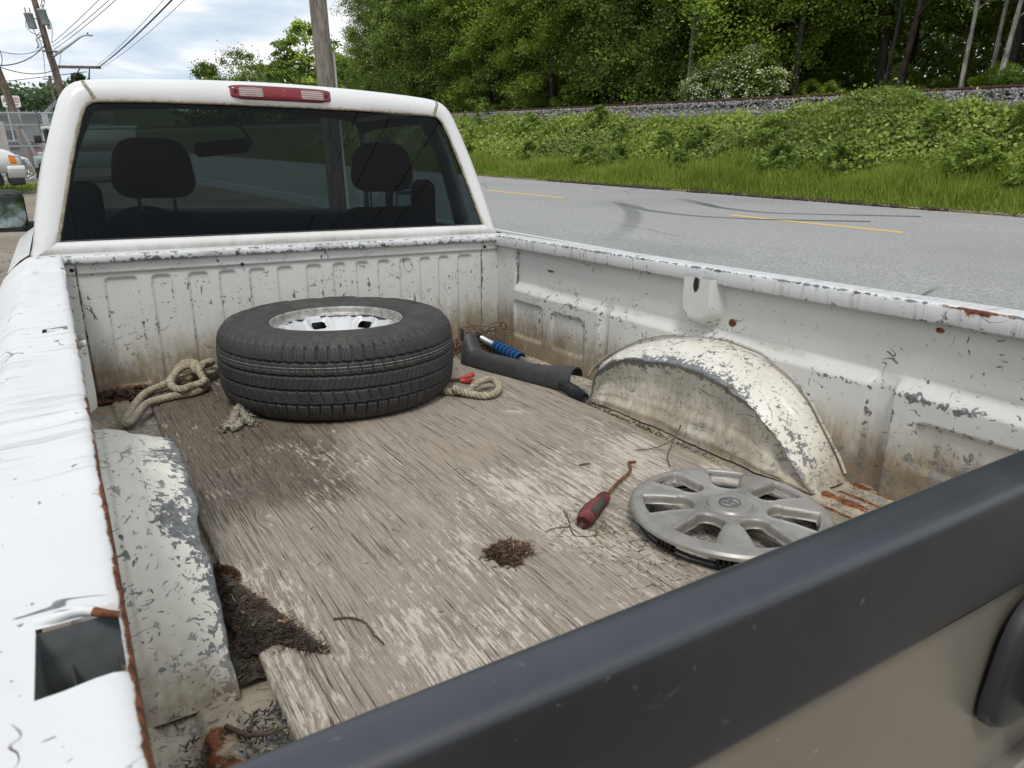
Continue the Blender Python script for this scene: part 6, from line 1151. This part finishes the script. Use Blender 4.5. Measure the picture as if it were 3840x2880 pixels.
V, F = stones(1500, lambda n: 15.20 + .30 * rng.random(n), lambda n: 2.5 + 15 * rng.random(n) ** 1.1, lambda x, y: 0 * x + .012 + .03 * rng.random(len(x)), .012, .06); sel_ = np.repeat(vnoise(V.reshape(-1, len(IV), 3)[:, 0, 1], 0 * V.reshape(-1, len(IV), 3)[:, 0, 1], 91, .8) > -.08, 1); VV = V.reshape(-1, len(IV), 3)[sel_]; solo('soil_crumbs', VV.reshape(-1, 3), (IF[None] + (np.arange(len(VV)) * len(IV))[:, None, None]).reshape(-1, 3), M_mould, 'dark broken soil along the crumbling far edge of the road', 'soil', (15.3, 9, 0), kind='stuff')
n = 500; V, F = blades(rng.uniform(-.3, 1.4, n), rng.uniform(25.8, 26.8, n), rng.uniform(.1, .35, n), np.full(n, .015), .4); V[:, 2] -= 0
solo('weed_tuft', V, F, M_grass, 'green weeds at the foot of the fence behind the parked vehicles', 'weeds', (.5, 26.3, 0), attrs=dict(tint=np.full(len(V), .5)), kind='stuff')

# ---- utility poles and wires
M_galv = simple('galvanised_steel', (0.42, 0.45, 0.46), .45, .4, .1); M_tank = simple('grey_transformer_paint', (0.30, 0.34, 0.36), .45, var=.08); M_cable = simple('black_cable', (0.02, 0.02, 0.022), .7)
mid = thing('utility_pole', 'thick grey wooden pole with white conduit standing just beyond the cab', 'utility pole', (5.16, 12, 0)); mp = smooth_path([(5.16, 12, -.2), (5.12, 12, 3), (5.10, 12, 6), (5.08, 12, 9.6)], 6); part('pole', *tube(mp, np.linspace(.178, .145, len(mp)), 18), M_pole, mid, True)
part('conduit', *tube([(5.325, 11.88, 0), (5.285, 11.88, 3.15)], .026, 8), simple('white_conduit', (.75, .75, .74), .4), mid, True); V, F = rbox(4.0, 6.2, 11.78, 11.88, 8.3, 8.42, .01); part('crossarm', V, F, M_pole2, mid)
for dx in (4.1, 4.6, 5.6, 6.1): V, F = lathe([(.001, .12), (.03, .12), (.05, .08), (.03, .05), (.05, .02), (.02, 0)], 10, (dx, 11.83, 8.42)); part('insulator', V, F, M_chrome, mid)
fp = thing('utility_pole', 'leaning brown wooden pole carrying two grey transformers and a street lamp', 'utility pole', (4.2, 46, 0)); fpp = smooth_path([(4.25, 46, -.3), (4.05, 46, 3.87), (3.96, 46, 5.08), (3.87, 46, 5.87), (3.785, 46, 7.07), (3.67, 46, 8.34), (3.48, 46, 10.6)], 5); part('pole', *tube(fpp, np.linspace(.20, .135, len(fpp)), 12), M_pole2, fp, True)
V, F = rbox(3.95, 6.19, 45.80, 45.92, 5.08, 5.22, .01); V[:, 2] += (V[:, 0] - 4.0) * .02; part('side_arm', V, F, M_pole2, fp); V, F = rbox(3.53, 4.47, 45.80, 45.90, 5.86, 5.94, .01); part('crossarm', V, F, M_pole2, fp)
part('brace', *tube([(4.10, 45.86, 3.6), (4.62, 45.86, 4.35), (5.14, 45.86, 5.10)], .03, 6), M_cable, fp); part('lamp_arm', *tube(smooth_path([(4.02, 45.9, 5.68), (4.9, 45.7, 6.28), (5.5, 45.6, 6.70), (5.85, 45.55, 6.78)], 6), np.linspace(.075, .04, 19), 8), M_galv, fp, True)
V, F = rbox(5.68, 6.04, 45.42, 45.66, 6.72, 6.80, .03, 2); part('lamp_head', V, F, M_galv, fp, True); V, F = lathe([(.001, .09), (.04, .09), (.045, 0)], 8, (5.80, 45.55, 6.80)); part('photocell', V, F, M_dark, fp)
for (cx_, cz, dy) in ((3.30, 7.31, -.15), (3.90, 7.50, -.42)):
    V, F = lathe([(.001, -.36), (.19, -.36), (.205, -.33), (.205, .31), (.225, .32), (.225, .35), (.15, .40), (.001, .41)], 20); V[:, 0] += V[:, 2] * -.12; tk = part('transformer', V + [cx_, 46 + dy, cz], F, M_tank, fp, True)
    for q in (-.1, .1): V, F = lathe([(.001, .26), (.012, .26), (.03, .2), (.018, .15), (.035, .1), (.02, .05), (.03, 0)], 8, (cx_ + q - .04, 46 + dy, cz + .38)); part('bushing', V, F, M_dark, tk)
    part('bracket', *tube([(cx_, 46 + dy, cz + .15), (3.74, 46, cz + .12)], .03, 6), M_galv, tk)
V, F = rbox(3.98, 4.14, 45.5, 45.7, 6.95, 7.22, .02); part('fuse_box', V, F, M_tank, fp)
part('cutout', *join(*[tube(smooth_path(p_, 4), .018, 5) for p_ in ([(3.85, 45.8, 8.0), (3.98, 45.8, 8.3), (4.02, 45.8, 8.7)], [(3.9, 45.8, 8.0), (4.05, 45.8, 8.1), (4.12, 45.8, 8.5), (4.0, 45.8, 8.6)], [(3.95, 45.8, 8.25), (4.2, 45.8, 8.4), (4.3, 45.8, 8.6)])]), M_cable, fp)
part('cable_drop', *join(*[tube(smooth_path(p_, 6), .016, 5) for p_ in ([(3.20, 45.8, 7.65), (3.05, 45.8, 7.1), (3.25, 45.8, 6.75), (3.72, 45.85, 6.62)], [(3.33, 45.8, 6.95), (3.45, 45.8, 6.55), (3.6, 45.8, 6.35), (3.8, 45.85, 6.2)], [(3.62, 45.8, 6.8), (3.38, 45.8, 6.5), (3.40, 45.8, 6.15), (3.3, 45.85, 6.0)], [(3.70, 45.8, 6.7), (3.42, 45.8, 6.45), (3.46, 45.8, 6.2), (3.38, 45.85, 6.05)], [(3.75, 45.8, 6.6), (3.52, 45.8, 6.5), (3.55, 45.8, 6.1), (3.35, 45.8, 6.02)], [(4.1, 45.7, 7.5), (4.2, 45.7, 7.1), (4.05, 45.7, 6.3)])]), M_cable, fp, True)
part('guy_insulator', *tube(smooth_path([(5.62, 45.86, 5.13), (5.55, 45.86, 4.85), (5.50, 45.86, 4.6), (5.46, 45.86, 4.45)], 4), [.03] * 4 + [.04] * 4 + [.07, .10, .11, .10, .06], 8), M_cable, fp, True)
np_ = thing('utility_pole', 'brown wooden pole at the left edge, in front of the fence and sign', 'utility pole', (1.28, 36, 0)); pp = smooth_path([(1.34, 36, -.2), (1.10, 36, 2.9), (.85, 36, 4.7), (.52, 36, 7.4)], 6); part('pole', *tube(pp, np.linspace(.155, .125, len(pp)), 12), M_pole2, np_, True)
a = np.linspace(0, 4 * math.pi, 40); part('cable_coil', *tube(np.stack([.98 + .16 * np.cos(a), 35.75 + .02 * np.sin(a * .5), 4.75 + .38 * np.sin(a)], -1), .015, 5), M_cable, np_, True)
ff = thing('utility_pole', 'distant thin pole with one crossarm above the far tree line, left', 'utility pole', (7.9, 90, 0)); part('pole', *tube([(7.85, 90, 0), (7.81, 90, 7.45)], [.17, .13], 8), M_pole2, ff); V, F = rbox(7.15, 8.45, 89.85, 89.95, 7.08, 7.18, .01); part('crossarm', V, F, M_pole2, ff)
bp = thing('utility_pole', 'wooden pole with crossarm standing behind the viewer beside the road', 'utility pole', (5.0, -24, 0)); part('pole', *tube([(5, -24, -.2), (5, -24, 9.6)], [.18, .14], 12), M_pole, bp, True); V, F = rbox(3.9, 6.1, -24.2, -24.1, 8.3, 8.42, .01); part('crossarm', V, F, M_pole2, bp)
def wire(A, B, sag, r, label, group=None):
    A, B = np.array(A, float), np.array(B, float); t = np.linspace(0, 1, 28)[:, None]; P = A + (B - A) * t; P[:, 2:] -= sag * 4 * t * (1 - t); V, F = tube(P, r, 5, False); solo('overhead_wire', V, F, M_cable, label, 'wire', tuple((A + B) / 2), group=group)
GW = 'thin overhead wires between the poles'
wire((6.07, 45.9, 5.2), (5.25, 12.1, 6.55), .25, .028, 'thickest black cable running up from the end of the side arm on the leaning pole')
wire((6.0, 45.9, 5.28), (5.2, 12.1, 6.85), .3, .009, 'thin wire just above the thickest cable, from the side arm'); wire((6.1, 45.9, 5.12), (5.25, 12.1, 6.2), .3, .009, 'thin wire just below the thickest cable, from the side arm')
for (A, z) in (((4.07, 46, 6.16), 7.05), ((4.1, 46, 6.0), 6.9), ((4.09, 46, 6.33), 7.5)): wire(A, (5.1, 12.1, z), .22, .014, 'thin overhead wire rising from the leaning pole towards upper right', GW)
wire((4.4, 46, 5.92), (8.3, 90, 7.16), .4, .016, 'wire between the leaning pole crossarm and the distant pole', None); wire((3.6, 46, 5.92), (7.3, 90, 7.16), .4, .016, 'left-hand wire from the leaning pole crossarm to the distant pole', None)
wire((5.45, 45.9, 4.95), (-30, 140, 6.2), .6, .02, 'slack wire from the side arm sinking behind the leaning pole to the left')
wire((1.03, 35.9, 4.40), (3.78, 46, 6.25), .25, .024, 'black cable sagging from the left pole up to the leaning pole'); wire((1.05, 35.9, 4.33), (3.95, 46, 5.0), .22, .02, 'lower cable between the left pole and the leaning pole'); wire((.8, 35.9, 5.05), (3.75, 46, 6.15), .3, .016, 'upper cable between the left pole and the leaning pole')
for k, (xa, za, xb, zb) in enumerate(((4.1, 8.5, 4.0, 8.5), (4.6, 8.5, 4.6, 8.5), (5.6, 8.5, 5.5, 8.5), (6.1, 8.5, 6.0, 8.5), (5.2, 6.6, 5.1, 6.6), (5.2, 6.9, 5.1, 6.9), (5.2, 6.2, 5.1, 6.2), (5.2, 7.4, 5.1, 7.4))): wire((xa, 11.8, za), (xb, -24.1, zb), .9 + .22 * k, .018 if k in (4, 6) else .009, 'overhead wire passing above the truck between the roadside poles', 'wires above the truck')

# ---- yard on the left: fence, sign, sheds, vehicles
M_white = simple('white_car_paint', (0.76, 0.77, 0.78), .25, var=.03); M_lens_a = simple('amber_lens', (0.75, 0.22, 0.02), .2, var=.1); M_lens_c = simple('clear_headlamp', (0.62, 0.64, 0.64), .15, .3, .25, 30); M_grey = simple('grey_bumper_plastic', (0.36, 0.355, 0.34), .4, .3, .1); M_cont = simple('pale_container_paint', (0.44, 0.40, 0.34), .7, var=.15, scale=3); M_shed = simple('grey_shed_metal', (0.24, 0.25, 0.26), .6, .2, .15, 3); M_roof = simple('dark_roof', (0.05, 0.055, 0.06), .7)
fe = thing('chain_link_fence', 'galvanised chain-link fence with barbed top along the yard', 'fence', (-3, 31.5, 0)); FY = 31.5
for x in np.arange(-16.6, 4.2, 2.6): part('post', *tube([(x, FY, -.1), (x, FY, 2.56)], .035, 8), M_galv, fe, True)
for z in (2.48, 2.05, 1.30, .08): part('fence_rail', *tube([(-17, FY + .02, z), (4.2, FY + .02, z)], .024, 6), M_galv, fe)
part('brace', *tube([(1.55, FY + .04, .05), (1.02, FY + .04, 1.9)], .05, 8), M_galv, fe)
geo = []; dgm = .105; Vs, Fs = [], []
for s in (1, -1):
    for c in np.arange(-17 - 2.6, 4.2 + 2.6, dgm):
        xa, za, xb, zb = c, .08, c + s * 2.4, 2.48
        if max(xa, xb) < -17 or min(xa, xb) > 4.2: continue
        t = np.array([0, 1.0])
        if min(xa, xb) < -17 or max(xa, xb) > 4.2:
            lim = -17 if min(xa, xb) < -17 else 4.2; tt_ = (lim - xa) / (xb - xa); t = np.array([0, tt_]) if (-17 <= xa <= 4.2) else np.array([tt_, 1.0])
        p0, p1 = np.array([xa + (xb - xa) * t[0], FY + .012 * s, za + 2.4 * t[0]]), np.array([xa + (xb - xa) * t[1], FY + .012 * s, za + 2.4 * t[1]]); V, F = tube([p0, p1], .0065, 3, False); n_ = sum(len(v) for v in Vs); Vs.append(V); Fs += [tuple(i + n_ for i in f) for f in F]
part('wire_mesh', np.vstack(Vs), Fs, M_galv, fe, kind='stuff')
Vs, Fs = [], []
for x in np.arange(-17, 4.2, .21): V, F = tube([(x, FY, 2.48), (x + .05, FY, 2.58)], .008, 3); n_ = sum(len(v) for v in Vs); Vs.append(V); Fs += [tuple(i + n_ for i in f) for f in F]
part('wire_barbs', np.vstack(Vs), Fs, M_galv, fe, kind='stuff')
sg = thing('yard_sign', 'white sign with red ALLIED lettering half hidden by the left pole', 'sign', (2.15, 55, 0)); pl = []
r_ = .09
for (cx_, cz, a0) in ((2.62 - r_, 4.05 - r_, 0), (1.66 + r_, 4.05 - r_, 90), (1.66 + r_, 3.37 + r_, 180), (2.62 - r_, 3.37 + r_, 270)):
    for k in range(6): a_ = rad(a0 + k * 18); pl.append((cx_ + r_ * math.cos(a_), cz + r_ * math.sin(a_)))
V, F = prism(pl, 1, 55.0, 55.12); part('sign_face', V, F, simple('white_sign_face', (.8, .8, .79), .4, var=.04), sg)
V, F = text_mesh('ALLIED', .34, .006); V = np.stack([2.14 + V[:, 0] * .82, 54.985 + V[:, 2], 3.77 + V[:, 1] * 1.12], -1); part('lettering', V, F, simple('red_lettering', (0.50, .015, .03), .5), sg)
for xa, xb in ((1.80, 1.95), (2.0, 2.28), (2.33, 2.48)): V, F = box_(xa, xb, 54.98, 54.999, 3.50, 3.535); part('caption_bar', V, F, M_dark, sg)
for x in (1.85, 2.42): part('sign_post', *tube([(x, 55.2, 0), (x, 55.2, 3.9)], .05, 8), M_galv, sg)
sh = thing('shed', 'low grey shed with dark flat roof behind the fence', 'shed', (0, 60, 0)); V, F = box_(-14, 3.6, 58, 66, 0, 2.9); part('wall', V, F, M_shed, sh); V, F = rbox(-14.4, 3.9, 57.6, 66.4, 2.9, 3.22, .03); part('roof', V, F, M_roof, sh)
for x in (-4, -.6, 1.6): V, F = rbox(x, x + 1.1, 57.93, 58.0, .9, 2.0, .01); part('window', V, F, M_dark, sh)
ct = thing('shipping_container', 'pale tan shipping container behind the fence, left edge', 'container', (-4, 38, 0)); V = []; 
cp_ = []; x = -10.0
while x < .62: cp_ += [(x, 37.0), (x + .07, 37.035), (x + .16, 37.035), (x + .23, 37.0)]; x += .30
V = np.array([(a, b_, z) for z in (.08, 2.15) for a, b_ in cp_]); part('wall', V, gridF(2, len(cp_)), M_cont, ct); V, F = rbox(-10.02, .72, 37.0, 39.4, 2.1, 2.25, .02); part('roof_frame', V, F, M_cont, ct); V, F = rbox(.60, .72, 37.0, 39.4, .05, 2.12, .02); part('end_frame', V, F, M_cont, ct); V, F = rbox(-10.02, .72, 37.0, 37.12, .02, .14, .01); part('floor_rail', V, F, M_cont, ct)
bm_ = thing('loader_arm', 'grey steel loader arm with angled tip standing behind the fence', 'loader arm', (2.0, 34, 0)); V, F = prism([(1.85, 0), (2.25, 0), (2.16, 2.55), (1.98, 2.55)], 1, 34, 34.3); part('mast', V, F, M_galv, bm_); V, F = prism([(1.98, 2.45), (2.12, 2.40), (2.62, 2.95), (2.56, 3.02), (2.10, 2.62)], 1, 34.05, 34.25); part('tip', V, F, M_shed, bm_); V, F = prism([(2.1, 1.9), (2.2, 1.8), (2.9, 2.5), (2.85, 2.6)], 1, 34.05, 34.2); part('link', V, F, M_roof, bm_)
for k, (x, y, col, lab) in enumerate(((.95, 44, (.12, .14, .18), 'dark blue car body stored behind the fence'), (1.9, 46, (.25, .04, .04), 'dark red car body stored behind the fence'), (1.5, 50, (.55, .56, .57), 'silver car body stored far behind the fence'))):
    o = thing('stored_car', lab, 'car', (x, y, 0)); pf = [(-.85, .25), (-.85, .75), (-.72, .92), (-.55, 1.42), (.55, 1.42), (.72, .92), (.85, .75), (.85, .25)]; V, F = prism([(x + a, b_) for a, b_ in pf], 1, y, y + 4.2); part('body', V, F, simple('stored_car_paint', col, .3, .2, .05), o); V, F = box_(x - .56, x + .56, y - .01, y + .02, .98, 1.34); part('rear_window', V, F, M_dark, o); V, F = rbox(x - .84, x + .84, y - .08, y + .05, .3, .55, .02); part('bumper', V, F, M_roof, o)
    for s in (-1, 1): V, F = lathe([(.2, -.1), (.31, -.1), (.31, .1), (.2, .1)], 20); V = np.stack([x + s * .75 + V[:, 2], y + .8 + V[:, 0], .31 + V[:, 1]], -1); part('wheel', V, F, M_tyre0, o)
# white pickup, nose to the right
wp = thing('parked_pickup', 'white pickup with amber corner lamp and chrome push bar parked on the left', 'pickup truck', (-2, 24.9, 0)); Yn, Yf = 24.0, 25.9
side = [(-5.2, .62), (-5.2, 1.28), (-3.3, 1.30), (-3.2, 1.85), (-2.9, 1.92), (-1.75, 1.90), (-1.0, 1.36), (.02, 1.30), (.22, 1.22), (.34, 1.08), (.40, .92), (.40, .62)]
V, F = prism([(x, z) for x, z in side], 1, Yn, Yf); bmx = bmesh.new(); vs = [bmx.verts.new(v) for v in V]
for f in F: bmx.faces.new([vs[i] for i in f])
bmesh.ops.recalc_face_normals(bmx, faces=bmx.faces); bmesh.ops.bevel(bmx, geom=list(bmx.edges), offset=.05, segments=3, affect='EDGES'); bmx.verts.index_update(); V = np.array([v.co[:] for v in bmx.verts]); F = [[v.index for v in f.verts] for f in bmx.faces]; bmx.free(); part('body', V, F, M_white, wp, True)
V, F = prism([(-2.85, 1.32), (-2.8, 1.80), (-1.85, 1.80), (-1.2, 1.36)], 1, Yn - .006, Yn + .01); part('side_window', V, F, M_dark, wp)
V, F = rbox(.02, .47, Yn - .03, Yf + .03, .70, .83, .03, 3); part('bumper_top', V, F, M_white, wp, True); V, F = rbox(.0, .46, Yn - .025, Yf + .02, .48, .705, .03, 3); part('bumper', V, F, M_grey, wp, True); V, F = rbox(.02, .40, Yn - .01, Yf, .28, .49, .04, 3); part('air_dam', V, F, M_black, wp, True)
V, F = rbox(.12, .30, Yn - .012, Yn + .14, .88, 1.12, .02, 2); V[:, 0] += (V[:, 2] - .9) * -.12; part('amber_lamp', V, F, M_lens_a, wp, True); V, F = rbox(.285, .405, Yn - .010, Yn + .40, .87, 1.11, .02, 2); V[:, 0] += (V[:, 2] - .9) * -.2; part('headlight', V, F, M_lens_c, wp, True); V, F = rbox(.10, .36, Yn - .018, Yn + .30, 1.10, 1.17, .02, 2); V[:, 2] -= (V[:, 0] - .1) * .15; part('chrome_trim', V, F, M_chrome, wp, True); V, F = rbox(.385, .42, Yn + .42, Yf - .42, .86, 1.12, .01); part('grille', V, F, M_chrome, wp)
for y in (Yn + .30, Yf - .30): part('push_bar', *tube(smooth_path([(.42, y, 1.02), (.55, y, 1.00), (.62, y, .90), (.68, y, .70), (.70, y, .55), (.64, y, .47), (.50, y, .42)], 6), .038, 10), M_chrome, wp, True)
part('push_bar_rung', *tube([(.60, Yn + .3, .62), (.60, Yf - .3, .62)], .03, 8), M_chrome, wp, True); V, F = lathe([(.001, 0), (.07, 0), (.07, -.05), (.03, -.08)], 14); V = np.stack([.56 + V[:, 2], Yn + .20 + V[:, 0], .60 + V[:, 1]], -1); part('driving_lamp', V, F, M_chrome, wp, True)
for x in (-.62, -4.2):
    for y, s in ((Yn + .12, -1), (Yf - .12, 1)):
        V, F = lathe([(.22, -.13), (.34, -.14), (.385, -.11), (.39, 0), (.385, .11), (.34, .14), (.22, .13)], 32); V = np.stack([x + V[:, 0], y + V[:, 2] + s * .01, .39 + V[:, 1]], -1); wv = part('wheel', V, F, M_tyre0, wp, True); V, F = lathe([(.001, .10), (.10, .12), (.2, .08), (.225, .13)], 24); V = np.stack([x + V[:, 0], y + s * V[:, 2], .39 + V[:, 1]], -1); part('rim', V, F, M_chrome, wv, True)
    V, F = prism([(x + .50 * math.cos(a_), .42 + .47 * math.sin(a_)) for a_ in np.linspace(-.3, math.pi + .3, 20)], 1, Yn - .004, Yn + .20); part('wheel_arch', V, F, M_dark, wp)
# pale green jeep behind it
jp = thing('jeep', 'pale green boxy off-roader with black mirror, mostly hidden behind the cab', 'off-roader', (2.4, 29, 0)); M_jg = simple('pale_green_paint', (0.30, 0.38, 0.36), .35, var=.05); M_softtop = simple('pale_soft_top', (.5, .52, .5), .8)
V, F = rbox(1.25, 4.6, 28.6, 30.1, .55, 1.10, .04, 2); part('body', V, F, M_jg, jp, True); V, F = rbox(1.05, 1.65, 28.45, 28.85, .78, .98, .05, 3); part('front_wing', V, F, M_jg, jp, True); V, F = rbox(1.02, 1.12, 28.45, 28.85, .60, .97, .03, 2); part('wing_lip', V, F, M_jg, jp, True)
for p_ in ([(1.50, 28.62, 1.05), (1.58, 28.64, 1.90)], [(2.25, 28.62, 1.05), (2.25, 28.64, 1.90)]): part('door_frame', *tube(p_, .045, 6), M_black, jp)
V, F = rbox(1.52, 4.5, 28.62, 30.08, 1.84, 1.98, .05, 3); part('roof', V, F, M_softtop, jp, True); V, F = box_(1.58, 2.2, 28.645, 28.66, 1.12, 1.84); part('door_glass', V, F, M_clear, jp); V, F = box_(2.3, 4.4, 28.63, 28.66, 1.1, 1.84); part('side_curtain', V, F, M_softtop, jp); V, F = box_(1.55, 4.4, 29.5, 29.56, 1.1, 1.84); part('body_panel', V, F, M_dark, jp)
V, F = rbox(1.14, 1.36, 28.35, 28.42, 1.42, 1.68, .03, 2); part('side_mirror', V, F, M_black, jp, True); part('mirror_arm', *tube([(1.34, 28.4, 1.5), (1.55, 28.6, 1.4)], .02, 6), M_black, jp); V, F = rbox(1.55, 1.9, 28.75, 28.95, 1.25, 1.6, .08, 3); part('seat', V, F, M_softtop, jp, True)
for x in (1.35, 3.8):
    V, F = lathe([(.2, -.12), (.34, -.13), (.38, -.10), (.385, 0), (.38, .10), (.34, .13), (.2, .12)], 56); aa_ = np.arctan2(V[:, 1], V[:, 0]); k_ = 1 + .035 * (np.sin(aa_ * 24) > 0) * (np.hypot(V[:, 0], V[:, 1]) > .36); V[:, 0] *= k_; V[:, 1] *= k_; V = np.stack([x + V[:, 0], 28.62 + V[:, 2], .395 + V[:, 1]], -1); part('wheel', V, F, M_tyre0, jp, True)
